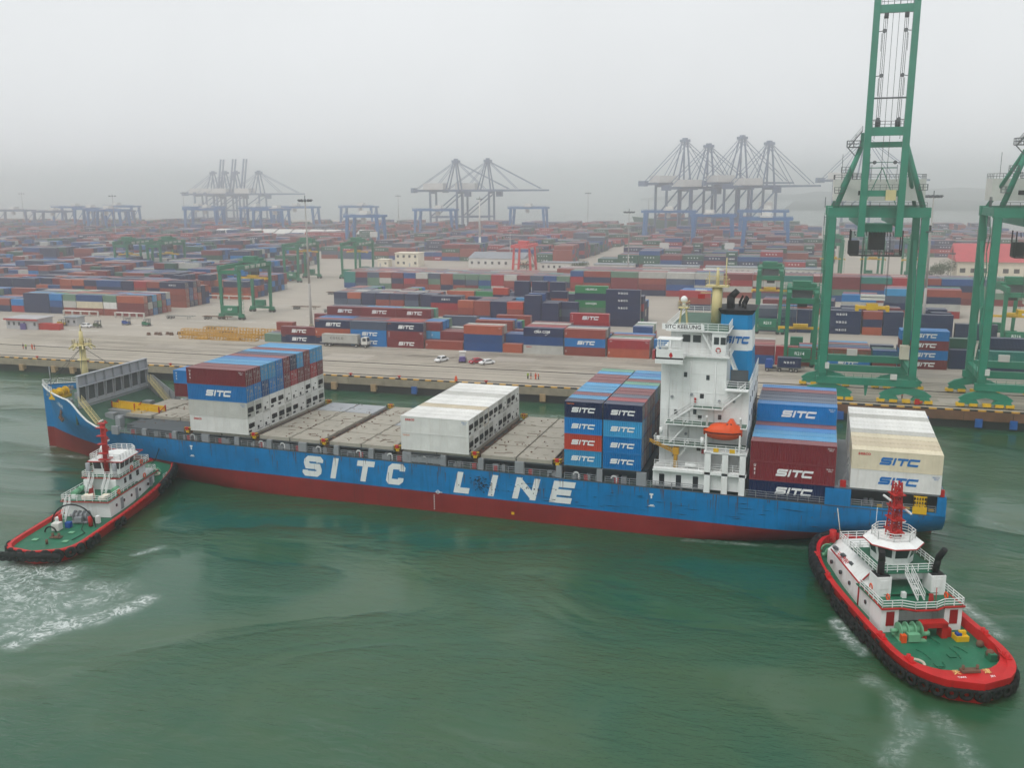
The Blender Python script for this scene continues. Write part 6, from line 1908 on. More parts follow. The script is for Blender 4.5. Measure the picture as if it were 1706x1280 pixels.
up_text('TIAN', .4, 'white_print', st_, (-Lr / 2 + 1.5, 1.7, za + .02), radians(-90)); up_text('JIN', .4, 'white_print', st_, (-Lr / 2 + 1.5, -1.7, za + .02), radians(-90))
mb = MB().tube((-Lr / 2 + 3.0, -.8, za - .2), (-Lr / 2 + 3.0, -.8, za + .55), .16, n=8).tube((-Lr / 2 + 3.0, .8, za - .2), (-Lr / 2 + 3.0, .8, za + .55), .16, n=8).box(-Lr / 2 + 2.6, -Lr / 2 + 3.4, -1, 1, za - .2, za + .05); mb.build('towing_post', 'rust_brown', tugr)
dz = 1.45
# deckhouse: long white house with sloping shoulders, two legs aft
def hring(x, hw, z0, z1, ch): return [(x, -hw, z0), (x, -hw, z1 - ch), (x, -hw + ch, z1), (x, hw - ch, z1), (x, hw, z1 - ch), (x, hw, z0)]
dh = MB().loft([hring(-6.8, 4.2, dz, 4.6, .5), hring(-2.5, 4.25, dz, 5.0, .7), hring(-2.5, 4.25, dz, 6.3, 1.5), hring(2.5, 4.1, dz, 6.3, 1.5), hring(9.6, 3.6, dz + .6, 5.8, 1.4)])
dho = dh.build('deckhouse', 'ship_white', tugr)
MB().box(-6.7, -2.6, -3.4, 3.4, 5.02, 5.05).build('boat_deck', 'tug_green', tugr)
for y0, y1 in ((-4.6, -2.6), (2.6, 4.6)):
    mb = MB().box(-9.6, -6.7, y0, y1, dz, 4.6); mb.build('aft_wing', 'ship_white', tugr)
    MB().box(-9.66, -9.6, y0 + .5, y0 + 1.4, 2.4, 4.2).build('louvre', 'tug_red_dark', tugr)
mb = MB().box(-9.6, -6.7, -2.6, 2.6, 4.3, 4.5); mb.box(-9.9, -2.5, -4.7, 4.7, 4.6, 4.72); mb.build('upper_deck', 'tug_green', tugr)
mb = MB().path([(-9.9, -4.7, 4.7), (-9.9, -2.4, 4.7), (-10.6, -1.2, 4.7), (-10.6, 1.2, 4.7), (-9.9, 2.4, 4.7), (-9.9, 4.7, 4.7)], .14); mb.path([(-9.9, -4.7, 4.7), (-2.5, -4.3, 4.7), (8, -3.8, 5.0)], .1); mb.path([(-9.9, 4.7, 4.7), (-2.5, 4.3, 4.7), (8, 3.8, 5.0)], .1); mb.path([(-2.5, 4.3, dz), (-2.5, 4.3, 4.7), (-2.5, 2.8, 6.35)], .1)
mb.build('red_trim', 'red', tugr)
mb = MB().rail([(-3.5, -4.6, 4.72), (-9.8, -4.6, 4.72), (-9.8, -2.4, 4.72), (-10.5, -1.2, 4.72), (-10.5, 1.2, 4.72), (-9.8, 2.4, 4.72), (-9.8, 4.6, 4.72), (-3.5, 4.6, 4.72)], 1.0, 3, .05, 1.2)
mb.rail([(4, 2.6, 6.3), (9.5, 2.2, 5.9), (9.5, -2.2, 5.9), (4, -2.6, 6.3)], 1.0, 3, .05, 1.2); mb.build('railing', 'ship_white', tugr)
for x, z in ((-4.5, 3.1), (.5, 3.4), (3.5, 3.6), (6.5, 3.8)):
    for s in (1, -1): MB().tube((x, s * 4.1, z), (x, s * 4.32, z), .28, n=10).build('porthole', 'glass', tugr)
for x in (1.6, 4.4, 7.0):
    for s in (1, -1): MB().box(x, x + .9, s * 3.45 - .22, s * 3.45 + .22, 5.25, 5.55).build('skylight', 'ship_grey_dark', tugr)
text('天津港', .9, 'red_print', dho, (3.5, -4.2, 4.3), 0, .01)
o = text('天津港拖轮', .8, 'red_print', dho, (4.2, 3.72, 5.15), pi, .01); o.rotation_euler = (radians(-40), 0, pi)
# bridge block and wheelhouse
MB().box(-2.4, 4.2, -2.9, 2.9, 6.2, 7.3).build('bridge_base', 'ship_white', tugr)
MB().box(-3.4, 4.9, -3.7, 3.7, 7.2, 7.35).build('bridge_deck', 'tug_green', tugr)
MB().rail([(-5.4, -3.6, 7.35), (2.6, -3.6, 7.35), (2.6, 3.6, 7.35), (-5.4, 3.6, 7.35)], 1.0, 3, .05, 1.2, closed=True).build('railing', 'ship_white', tugr)
def octo(r, z, cx=1.2): return [(cx + r * cos(pi / 8 + k * pi / 4) * 1.05, r * sin(pi / 8 + k * pi / 4), z) for k in range(8)]
whs = MB().loft([octo(2.5, 7.35), octo(2.55, 8.2), octo(2.95, 9.7)]).build('wheelhouse', 'ship_white', tugr)
glass_ring(whs, octo(2.56, 8.3), octo(2.92, 9.6))
MB().loft([octo(3.55, 9.7), octo(3.6, 9.9), octo(2.5, 10.35)]).build('wheelhouse_roof', 'ship_white', tugr)
MB().path([Vector(p) for p in octo(3.6, 9.8)] + [Vector(octo(3.6, 9.8)[0])], .08).build('roof_trim', 'red', tugr)
MB().rail(octo(2.4, 10.3, -1.0), 1.1, 3, .05, .9, closed=True).build('railing', 'ship_white', tugr)
lattice_mast(tugr, 1.2, 0, 10.3, 7.2, .7)
mb = MB().box(-.2, 2.0, -1.5, -1.3, 13.6, 13.8).box(.6, 2.6, .9, 1.1, 15.2, 15.4).ball((2.4, -1.6, 11.8), .5, .4).tube((2.4, -1.6, 10.3), (2.4, -1.6, 11.7), .07, n=6).tube((3, 1.5, 10.3), (3, 1.5, 13.5), .04, n=4); mb.build('radar_scanner', 'ship_white', tugr)
for s in (1, -1):
    fb = MB().box(-5.2, -3.0, s * 3.4 - .9, s * 3.4 + .9, 4.7, 7.2).build('funnel_casing', 'ship_white', tugr)
    mb = MB().tube((-4.1, s * 3.4, 7.1), (-4.4, s * 3.6, 9.2 if s > 0 else 9.6), .42, .40, 10).tube((-4.3, s * 3.5, 9.0), (-5.0, s * 3.9, 10.6), .42, .36, 10).tube((-3.6, s * 3.2, 7.1), (-3.7, s * 3.2, 8.3), .16, n=8); mb.box(-5.0, -3.2, s * 3.4 - .8, s * 3.4 + .8, 7.2, 7.3)
    mb.build('exhaust_pipe', 'black', tugr)
    MB().box(-5.26, -5.2, s * 3.4 - .5, s * 3.4 + .5, 5.7, 6.8).build('vent_flap', 'ship_white', tugr)
MB().stair((-3.4, 0, 7.3), (-5.9, -.6, 4.8), .8, (0, 1, 0)).build('stair', 'ship_white', tugr)
# deck gear
winch(tugr, -11.2, 2.1, dz, s=1.15, rz=pi); winch(tugr, 12.6, -1.0, 2.2, s=1.25); winch(tugr, 12.0, 2.2, 2.2, s=1.0)
mb = MB().box(-11.6, -10.4, -2.3, -1.6, dz, 3.3).box(-11.6, -10.4, .2, .8, dz, 3.3).box(-11.6, -10.4, -2.3, .8, 2.9, 3.5).box(-11.3, -10.7, -2.9, -2.3, dz, 2.6); mb.build('towing_frame', 'red', tugr)
mb = MB().box(-12.6, -11.4, -4.4, -2.9, dz, 2.2).box(-12.2, -11.8, -4.2, -3.4, 2.2, 2.7); mb.build('gear_box', 'yellow', tugr)
mb = MB().box(-13.8, -12.6, -5.0, -4.2, dz, 2.4); mb.build('deck_locker', 'tug_green', tugr)
mb = MB()
for x in (-14.5, -9.0, 7.5, 13.0):
    for s in (1, -1):
        h = [b for a, b, c in inf if a <= x][-1]; z = [c for a, b, c in inf if a <= x][-1]
        for d_ in (-.35, .35): mb.tube((x + d_, s * (h - .45), z - .8), (x + d_, s * (h - .45), z + .5), .24, n=8)
        mb.box(x - .8, x + .8, s * (h - .45) - .3, s * (h - .45) + .3, z - .05, z + .12)
mb.build('bitts', 'tug_red', tugr)
mb = MB().ball((-13.0, -4.6, 2.2), .5).ball((-10.2, -5.0, 1.9), .45); mb.build('buoy', 'rust_brown', tugr)
mb = MB().torus((-13.5, 4.2, dz + .15), .9, .18, 'z', 16, 6); mb.build('rope_coil', 'rope', tugr)
mb = MB().path([(10, 1.0, 3.2), (14, .4, 3.3), (17.5, .3, 4.3)], .09, 6); mb.path([(17.5, .3, 4.3), (19.5, .2, 8.0)], .07, 5); mb.build('tow_line', 'rope', tugr)
mb = MB()
for x in (14.2, 15.6):
    for s in (1, -1): mb.torus((x, s * 3.0, 3.3), .8, .12, 'x', 12, 5, 0, pi)
mb.build('rope_hoop', 'winch_green', tugr)
mb = MB().box(15.2, 17.0, -1.6, 1.6, 2.6, 3.4); mb.build('fairlead', 'black', tugr)
mb = MB().tube((9.4, 3.4, 5.5), (9.4, 3.4, 7.2), .45, .5, 8); mb.tube((9.0, -2.8, 5.8), (9.0, -2.8, 6.8), .4, n=8); mb.build('fire_monitor', 'red', tugr)
mb = MB().add([(-9.7, -.5, 5.0), (-10.3, -.3, 5.7), (-9.6, -.7, 6.4), (-8.9, -1.6, 6.0), (-9.0, -1.7, 5.2)], [(0, 1, 2, 3, 4)]); mb.tube((-9.2, -1.8, 4.7), (-9.2, -1.8, 6.9), .05, n=5); mb.build('flag', 'red', tugr)
mb = MB()
for s in (1, -1):
    for k in range(4): mb.torus((-2 - k * 1.6, s * 4.95, 2.75), .5, .14, 'y', 10, 5)
mb = MB()
for k in range(5): mb.box(-12.5 + k * 2.2, -11.2 + k * 2.2, 5.42, 5.50, 1.55, 2.0)
mb.build('freeing_port', 'dark_void', tugr)

for c in tugr.children:
    if c.name.split('.')[0] in ('deckhouse', 'aft_wing', 'upper_deck', 'louvre', 'porthole', 'red_trim', 'skylight', 'railing'): c.scale.y = 1.08
n_i = len(inf) - 1
for s in (1, -1):           # freeing slots in the bulwark
    for t in (.30, .335, .40, .435, .50, .535, .62, .655):
        x, h, z = inf[int(t * n_i)]; x2, h2, z2 = inf[int(t * n_i) + 1]
        a = math.atan2(s * (h2 - h), x2 - x)
        MB().box(-.42, .42, -.04, .04, -.16, .16).build('freeing_slot', 'dark_void', tugr, None, (x, s * (h + .0), z - .55), a)
rr = random.Random(17)
mb = MB()
for (x, y, z, w_, d_, h_) in ((-1.2, 1.6, 4.72, .6, .6, .9), (-2.0, -1.4, 4.72, .9, .5, .5), (-3.6, .8, 4.72, .5, .5, .7), (1.4, -2.2, 6.3, .7, .5, .6), (8.6, 1.0, 6.0, .6, .6, .8), (9.6, -.8, 5.9, .8, .5, .5)): mb.box(x, x + w_, y, y + d_, z, z + h_)
mb.build('vent_box', 'ship_white', tugr)
mb = MB()
for x, y in ((-4.6, 3.6), (-4.6, -3.6), (-1.5, 4.3), (3.2, -4.1)): mb.torus((x, y, 5.4), .36, .1, 'y', 12, 6)
mb.build('lifebuoy', 'orange', tugr)
mb = MB()
for k in range(7):
    x, y = rr.uniform(-17, -9), rr.uniform(-3.5, 3.5); a = rr.uniform(0, 6.28)
    mb.path([(x + .9 * k_ * cos(a + .25 * k_), y + .5 * k_ * sin(a + .3 * k_) * .6, 1.63) for k_ in range(4)], .05, 4)
mb.build('mooring_rope', 'tug_green', tugr)
mb = MB()
for x, y in ((-14.5, 1.5), (-12.6, -1.0), (-15.6, -1.4)): mb.box(x, x + .8, y, y + .8, 1.6, 1.68)
mb.build('deck_hatch', 'tug_green', tugr)
MB().box(-8.8, -8.2, 3.0, 3.6, 1.55, 2.5).build('hose_box', 'orange', tugr); MB().box(-8.8, -8.2, -3.6, -3.0, 1.55, 2.5).build('hose_box', 'truck_blue', tugr)
MB().path([(-2.6, 4.5, 1.6), (-2.6, 4.62, 4.8), (-2.6, 3.0, 6.4)], .07, 5).path([(2.0, 4.3, 1.6), (2.0, 4.4, 4.6)], .06, 5).build('pipe_run', 'red', tugr)
shift = {k: 3.6 for k in ('deckhouse', 'boat_deck', 'aft_wing', 'louvre', 'upper_deck', 'red_trim', 'porthole', 'skylight', 'bridge_base', 'bridge_deck', 'wheelhouse', 'wheelhouse_roof', 'roof_trim', 'signal_mast', 'radar_scanner', 'stair', 'flag', 'fire_monitor', 'railing', 'towing_winch', 'towing_frame', 'gear_box')}
shift.update(funnel_casing=2.2, exhaust_pipe=2.2, vent_flap=2.2)
shift.update({k: 1.4 for k in ('bridge_base', 'bridge_deck', 'wheelhouse', 'wheelhouse_roof', 'roof_trim', 'signal_mast', 'radar_scanner', 'stair')})
for c in tugr.children:
    k = c.name.split('.')[0]
    if k in shift and not (k == 'towing_winch' and c.location.x > 0): c.location.x += shift[k]
    elif k == 'towing_winch': c.location.x += 2.6
# ---- left tug: bow under the flare of the big ship, stern towards the left frame edge
bow, stn = Vector((-9.0, 3.4, 0)), Vector((.4, -39.0, 0))
ctr = (bow + stn) / 2; Ll = (bow - stn).length; ang = math.atan2((bow - stn).y, (bow - stn).x)
tugl = empty('tugboat', ctr, ang, 'red tug with red mast nosing under the ship bow, green stern deck to the left', 'tug', 'harbour tugs')
inf = tug_hull(tugl, Ll, 11.0, 4.0, 2.2, bulw=.55, bowp=2.8, sternp=7.0)
for sd in (1, -1):
    belt(tugl, inf, 0.0, .75, sd, -.12, .12, 'tug_red', 'rubbing_strake'); belt(tugl, inf, .7, 1.0, sd, -.3, .5, 'rubber', 'bow_fender')
    fender_belt(tugl, inf, .0, .10, sd, -.75, .34, .55); fender_belt(tugl, inf, .16, .22, sd, -.9, .34, .58); fender_belt(tugl, inf, .36, .40, sd, -1.1, .3, .5); fender_belt(tugl, inf, .72, 1.0, sd, -.9, .36, .6)
mb = MB().tube((-Ll / 2 - .25, -4.6, 1.7), (-Ll / 2 - .25, 4.6, 1.7), .42, n=10); mb.build('stern_fender', 'rubber', tugl)
me_ = MB().torus((0, 0, 0), .5, .28, 'x', 12, 6).mesh('tyre_fender')
for k in range(9): inst('tyre_fender', me_, 'rubber', tugl, (-Ll / 2 - .35, -4.2 + k * 1.05, 1.45))
dz = 1.75
h1 = MB().loft([hring(-6.0, 3.9, dz, 4.3, .2), hring(3, 3.9, dz, 4.5, .2), hring(10.5, 3.3, dz + .4, 5.0, .2)]).build('deckhouse', 'ship_white', tugl)
MB().box(-6.6, 10.8, -4.0, 4.0, 4.4, 4.55).box(-6.5, 10.7, -3.9, 3.9, 4.55, 4.58).build('boat_deck', 'tug_green', tugl)
h2 = MB().loft([hring(-.5, 3.0, 4.5, 6.6, .2), hring(8.6, 2.8, 4.5, 6.8, .2)]).build('cabin', 'ship_white', tugl)
MB().box(-1.2, 9.4, -3.3, 3.3, 6.7, 6.82).build('bridge_deck', 'tug_green', tugl)
wr_lo = [(1.0, -2.3, 6.8), (5.6, -2.3, 6.8), (7.0, -1.2, 6.8), (7.0, 1.2, 6.8), (5.6, 2.3, 6.8), (1.0, 2.3, 6.8)]
def wr(z, k): return [(x + (.25 * k if x > 3 else -.1 * k), y * (1 + .10 * k), z) for x, y, _ in wr_lo]
w2 = MB().loft([wr(6.8, 0), wr(7.7, 0), wr(9.0, .8)]).build('wheelhouse', 'ship_white', tugl)
glass_ring(w2, wr(7.75, .05), wr(8.9, .75))
MB().loft([wr(9.0, 3), wr(9.2, 3), wr(9.4, 1)]).build('wheelhouse_roof', 'ship_white', tugl)
mb = MB().rail(wr(9.3, 1.5), 1.0, 3, .05, 1.0, closed=True); mb.rail([(-1.1, -3.2, 6.82), (9.3, -3.2, 6.82), (9.3, 3.2, 6.82), (-1.1, 3.2, 6.82)], 1.0, 3, .05, 1.2, closed=True)
mb.rail([(-6.5, -3.9, 4.58), (10.7, -3.6, 4.58), (10.7, 3.6, 4.58), (-6.5, 3.9, 4.58)], 1.0, 3, .05, 1.3, closed=True); mb.build('railing', 'ship_white', tugl)
for zz, xa, xb, hw in ((4.5, -6.6, 10.8, 4.05), (6.78, -1.2, 9.4, 3.35), (9.1, .4, 8.0, 2.95)):
    MB().path([(xa, -hw, zz), (xb, -hw, zz), (xb, hw, zz), (xa, hw, zz), (xa, -hw, zz)], .09).build('red_trim', 'red', tugl)
mm = MB().tube((1.2, 0, 6.8), (1.0, 0, 15.6), .55, .42, 10); mm.box(.2, 1.8, -.9, .9, 9.4, 9.6)
mo_ = mm.build('signal_mast', 'red', tugl)
mb = MB()
for z in (11.0, 12.6, 14.0, 15.4): mb.box(1.2, 2.3, -.3, .3, z, z + .12); mb.tube((2.0, 0, z + .12), (2.0, 0, z + .45), .2, n=8); mb.box(-.1, .7, -.7, .7, z - .4, z - .3)
mb.box(.5, 1.5, -.6, .6, 15.6, 15.7); mb.build('mast_lamp', 'red', mo_)
mb = MB().box(1.2, 2.6, -.1, .1, 12.2, 12.4); mb.box(.8, 2.0, .3, .5, 15.9, 16.05); mb.build('radar_scanner', 'ship_white', mo_)
mb = MB()
for x, y, z in ((3.0, -3.28, 7.4), (6.5, -3.28, 7.4), (-3, -3.98, 5.1), (6, -3.9, 5.1), (3.0, 3.28, 7.4)): mb.torus((x, y, z), .36, .1, 'y', 12, 6)
mb.build('lifebuoy', 'orange', tugl)
for x in (-2.6, 2.4, 8.2):
    MB().box(x, x + .8, -3.98 + (x > 8) * .25, -3.85 + (x > 8) * .25, 2.0, 3.9).build('door', 'ship_grey', tugl)
MB().ball((3.2, 1.5, 10.6), .6, 1.1).tube((3.2, 1.5, 9.3), (3.2, 1.5, 10.2), .2, n=6).build('satellite_dome', 'ship_white', tugl)
for s in (1, -1):
    mb = MB().box(-1.6, .3, s * 2.3 - .5, s * 2.3 + .5, 4.6, 6.6); mb.build('funnel_casing', 'ship_white', tugl); MB().tube((-.6, s * 2.3, 6.5), (-.7, s * 2.3, 9.2), .4, .36, 10).build('exhaust_pipe', 'ship_grey', tugl)
for x in (-4, -1.5, 1, 4, 7):
    for s in (1, -1): MB().tube((x, s * 3.8, 3.2), (x, s * 3.98, 3.2), .26, n=10).build('porthole', 'glass', tugl)
for x in (.8, 2.6, 5.2):
    for s in (1, -1): MB().box(x, x + .7, s * 2.92 - .08, s * 2.92 + .08, 5.3, 6.2).build('window', 'glass', h2)
mb = MB()
for x, y, z in ((-2.2, 3.0, 4.6), (-2.2, -3.0, 4.6), (-4.2, 2.8, 4.6)): mb.tube((x - .7, y, z + .6), (x + .7, y, z + .6), .5, n=10)
mb.build('life_raft', 'winch_green', tugl)
mb = MB(); mb.stair((-1.4, 1.4, 6.8), (-3.2, 1.4, 4.6), .7, (0, 1, 0)); mb.stair((-1.4, -1.4, 6.8), (-3.2, -1.4, 4.6), .7, (0, 1, 0)); mb.stair((-6.8, 2.6, 4.5), (-8.8, 2.6, 1.9), .7, (0, 1, 0)); mb.build('stair', 'ship_white', tugl)
mb = MB().box(-6, -4.6, -.8, .8, 4.6, 5.3); mb.box(-5.9, -3.8, -2.9, -1.9, 4.6, 5.1); mb.build('hatch_box', 'house_cream', tugl)
mb = MB().add([(-6.3, -1.5, 6.0), (-7.3, -1.2, 6.1), (-7.2, -1.4, 7.0), (-6.3, -1.6, 6.9)], [(0, 1, 2, 3)]); mb.tube((-6.25, -1.5, 4.6), (-6.25, -1.5, 7.2), .05, n=5); mb.build('flag', 'red', tugl)
mb = MB()
for (x, y, z, w_, d_, h_) in ((-3.4, .3, 4.58, .6, .6, .9), (-5.2, 2.4, 4.58, .8, .6, .6), (9.4, 1.6, 4.58, .7, .7, .8), (9.2, -2.2, 4.58, .6, .6, 1.0), (-9.4, 3.0, 1.75, .7, .6, 1.0), (-8.8, -3.4, 1.75, .6, .6, 1.2), (11.6, 2.0, 2.4, .8, .8, 1.0), (11.4, -2.4, 2.4, .9, .7, .9)): mb.box(x, x + w_, y, y + d_, z, z + h_)
mb.build('vent_box', 'ship_white', tugl)
mb = MB()
for x, y in ((14.0, 1.4), (15.2, -.9), (13.4, -2.2)): mb.torus((x, y, 3.0), .7, .14, 'z', 14, 5)
mb.build('rope_coil', 'rope', tugl)
mb = MB()
for x, y in ((-16.5, 2.4), (-13.2, -1.5), (-16.8, -2.6)): mb.box(x, x + .8, y, y + .8, 1.72, 1.80)
mb.build('deck_hatch', 'winch_green', tugl)
mb = MB()
for x in (13.2, 14.6):
    for s in (1, -1): mb.torus((x, s * 1.8, 3.0), .75, .12, 'x', 12, 5, 0, pi)
mb.build('rope_hoop', 'winch_green', tugl)
winch(tugl, 12.8, 0, 2.6, s=1.3); winch(tugl, -8.0, 0, dz, 'ship_grey', 1.0, pi)
mb = MB().torus((-10.2, 0, dz), 3.6, .12, 'x', 16, 6, 0, pi); mb.torus((-13.0, 2.2, dz), .9, .13, 'x', 12, 6, 0, pi); mb.build('towing_arch', 'black', tugl)
mb = MB().box(-12.4, -11.2, 1.2, 2.4, dz, 2.9); mb.build('deck_locker', 'house_white', tugl); MB().box(-11.0, -10.2, .2, 1.0, dz, 2.6).build('drum', 'truck_blue', tugl)
mb = MB().tube((-9.8, -2.6, dz), (-9.8, -2.6, 3.3), .35, n=10); mb.tube((-9.0, 2.9, dz), (-9.0, 2.9, 3.2), .3, n=8); mb.build('capstan', 'red', tugl)
mb = MB()
for x, y in ((-15, -.4), (-15, .6), (-17.6, 0)): mb.tube((x, y, dz), (x, y, dz + .7), .2, n=8)
mb.box(-15.4, -14.6, -.8, 1.0, dz, dz + .15); mb.build('bitts', 'rust_brown', tugl)
mb = MB().path([(-16, -3, dz + .05), (-13, -3.4, dz + .05), (-11.5, -2, dz + .05), (-9, -1, dz + .2)], .06); mb.build('tow_line', 'black', tugl)
for s in (1, -1):
    for xx, ss in ((13.0, '天津'),): text(ss, 1.0, 'white_print', tugl, (xx - .5, s * 4.35, 3.0), pi if s > 0 else 0, .01)
mb = MB().path([(14.5, 0, 3.6), (17.5, -.2, 4.3), (18.6, -1.6, 8.6)], .07); mb.build('bow_line', 'black', tugl)

# ------------------------------------------------------------------ vehicles, people, buildings, masts, trees
def wheel(parent, x, y, z, r=.33, w=.22, name='wheel'):
    o = MB().tube((x, y - w / 2, z), (x, y + w / 2, z), r, n=14).build(name, 'tyre', parent)
    MB().tube((x, y - w / 2 - .01, z), (x, y + w / 2 + .01, z), r * .55, n=10).build('rim', 'mast_grey', o)
    return o
def car(u, w, rz, mat, label, suv=False):
    r_ = empty('parked_car', q(u, w, QZ + .013), QA + rz, label, 'car', 'cars parked on the apron')
    hh = 1.62 if suv else 1.45
    prof = [(-2.2, .35), (-2.25, .75), (-2.0, .95), (-1.55, 1.0), (-.95, hh), (.75, hh), (1.35, .98), (2.1, .82), (2.25, .6), (2.2, .32)]
    rings = []
    for y, k in ((-.88, .93), (-.80, 1.0), (0, 1.02), (.80, 1.0), (.88, .93)):
        rings.append([(x, y * (1 if z < 1.0 else .86), .32 + (z - .32) * k) for x, z in prof])
    MB().loft([list(rg) for rg in rings]).build('body', mat, r_)
    gl = MB()
    for s in (-1, 1): gl.prism([(-1.35, 1.03), (-.88, hh - .08), (.66, hh - .08), (1.15, 1.02)], s * .80 - .02, s * .80 + .02, 'y')
    gl.add([(.86, -.62, hh - .08), (.86, .62, hh - .08), (1.40, .72, 1.0), (1.40, -.72, 1.0)], [(0, 1, 2, 3)])
    gl.add([(-1.06, -.62, hh - .06), (-1.06, .62, hh - .06), (-1.62, .72, 1.02), (-1.62, -.72, 1.02)], [(3, 2, 1, 0)])
    gl.build('windows', 'glass', r_)
    for x in (-1.35, 1.35):
        for y in (-.78, .78): wheel(r_, x, y, .33)
    for y in (-.65, .65): MB().box(2.18, 2.27, y - .18, y + .18, .58, .74).build('headlight', 'white_print', r_)
    return r_
car(6.5, 26.0, radians(248), 'car_white', 'white car parked alone at the left of the apron group', True)
car(17.0, 26.0, radians(232), 'car_red', 'dark red car parked between the yard tractor and a white car', False)
car(20.4, 25.3, radians(226), 'car_white', 'white car parked at the right of the red one', False)
car(-141, 56, radians(0), 'car_white', 'white car by the low pipes near the left block', True)
# little yard tractor with white canopy
yt = empty('yard_tractor', q(12.6, 26.8, QZ + .013), QA + radians(-75), 'purple yard tractor with white cab roof, beside the parked cars', 'tractor')
MB().box(-1.9, 1.8, -.9, .9, .5, 1.1).box(.5, 1.8, -.8, .8, 1.1, 1.7).build('chassis', 'purple', yt)
mb = MB()
for x in (-1.1, .5):
    for y in (-.8, .8): mb.box(x - .06, x + .06, y - .06, y + .06, 1.1, 2.9)
mb.box(-1.3, .7, -1.0, 1.0, 2.9, 3.1); mb.box(.45, .5, -.75, .75, 1.1, 2.8); mb.build('cab_frame', 'house_white', yt)
MB().box(-.9, .35, -.7, .7, 1.15, 2.2).build('cab_glass', 'glass', yt)
for x in (-1.3, 1.2):
    for y in (-.85, .85): wheel(yt, x, y, .5, .5, .35)
def truck(u, w, rz, label, boxcol, boxtxt, L, cab, box_label, trailer_mat='grey_paint', gname=None):
    r_ = empty('container_truck', q(u, w, QZ + .013), QA + rz, label, 'truck')
    MB().box(-1.0, L + .3, .35, .6, 1.0, 1.3).box(-1.0, L + .3, 1.85, 2.1, 1.0, 1.3).box(0, .3, .1, 2.35, 1.05, 1.3).box(L - .3, L, .1, 2.35, 1.05, 1.3).build('trailer', trailer_mat, r_)
    cb = MB().prism([(L + 1.2, 1.0), (L + 3.2, 1.0), (L + 3.25, 1.9), (L + 2.95, 3.2), (L + 1.5, 3.3), (L + 1.2, 3.0)], .15, 2.3, 'y').build('cab', cab, r_)
    MB().add([(L + 3.27, .3, 2.0), (L + 3.27, 2.15, 2.0), (L + 3.0, 2.1, 3.1), (L + 3.0, .35, 3.1)], [(0, 1, 2, 3)]).box(L + 1.7, L + 2.8, .12, .15, 2.1, 3.0).build('window', 'glass', cb)
    MB().box(L - 1, L + 3.2, .5, 1.95, .7, 1.05).build('tractor_frame', 'black', r_)
    for x in (1.2, 2.5, L - .6, L + 2.6):
        for y in (.25, 2.2): wheel(r_, x, y, .5, .5, .4)
    o = container('shipping_container', q(u, w, QZ) + Vector((0, 0, 1.33)), QA + rz, L, 2.6, boxcol, boxtxt, box_label, 'container')
    return r_
truck(-39.2, 41.0, 0, 'white-cabbed truck parked along the front of the yard', 'grey', 'COSCO', F, 'house_white', 'pale grey container lettered COSCO riding on the white-cabbed truck')
t_ = truck(105.4, 36.6, pi, 'blue-cabbed truck under the green gantry by the quay crane', 'navy', '', S, 'truck_blue', 'navy container lettered NBOS riding on the blue-cabbed truck')
o = [c for c in COL.objects if c.get('label', '').startswith('navy container lettered NBOS')][0]
c_ = text('N B O S', .8, 'white_print', o, (S / 2, 2.455, 1.35), pi, .03)
# small yard machines at the left
for (u, w, mat, lab) in [(-152.5, 57, 'yellow', 'small yellow forklift by the grey hut'), (-131, 65, 'truck_blue', 'blue yard machine beside the corner of the left block'), (-137, 57, 'leaf', 'olive flatbed cart behind the white car'), (-122, 64.5, 'dk', 'small green machine on the open yard')]:
    r_ = empty('forklift', q(u, w, QZ), QA + rnd.uniform(-.4, .4), lab, 'forklift')
    mt = 'rtg_green' if mat == 'dk' else mat
    MB().box(-1.4, 1.3, -.75, .75, .45, 1.2).prism([(-1.4, 1.2), (-.4, 1.2), (-.5, 1.6), (-1.3, 1.6)], -.7, .7, 'y').build('body', mt, r_)
    mb = MB()
    for x in (-.5, .9):
        for y in (-.65, .65): mb.box(x - .05, x + .05, y - .05, y + .05, 1.2, 2.3)
    mb.box(-.7, 1.1, -.75, .75, 2.3, 2.4); mb.box(1.35, 1.5, -.6, -.45, .2, 2.8); mb.box(1.35, 1.5, .45, .6, .2, 2.8); mb.box(1.5, 2.6, -.5, -.38, .2, .28); mb.box(1.5, 2.6, .38, .5, .2, .28); mb.build('mast_and_guard', 'ship_grey_dark', r_)
    for x in (-1.0, 1.0):
        for y in (-.7, .7): wheel(r_, x, y, .4, .4, .28)
# empty trailers standing on the yard
for i, (u, w, rz) in enumerate([(-127, 82, .05), (-112, 84, .05), (-96, 62, 0), (-93, 118, .1), (-76, 112, .1), (-103, 168, .1)]):
    r_ = empty('empty_trailer', q(u, w, QZ), QA + rz, 'empty skeletal trailer on the open yard, %s from the left frame edge' % ordn[i], 'trailer', 'empty trailers on the yard')
    mb = MB().box(0, 12, .4, .6, 1.0, 1.25).box(0, 12, 1.8, 2.0, 1.0, 1.25)
    for x in (0, 3, 6, 9, 11.7): mb.box(x, x + .3, .1, 2.3, 1.02, 1.2)
    mb.box(9.5, 9.7, .3, .5, .0, 1.0); mb.box(9.5, 9.7, 1.9, 2.1, .0, 1.0)
    mb.build('frame', 'rust_brown' if i % 2 else 'grey_paint', r_)
    for x in (1.2, 2.5):
        for y in (.3, 2.1): wheel(r_, x, y, .5, .5, .4)
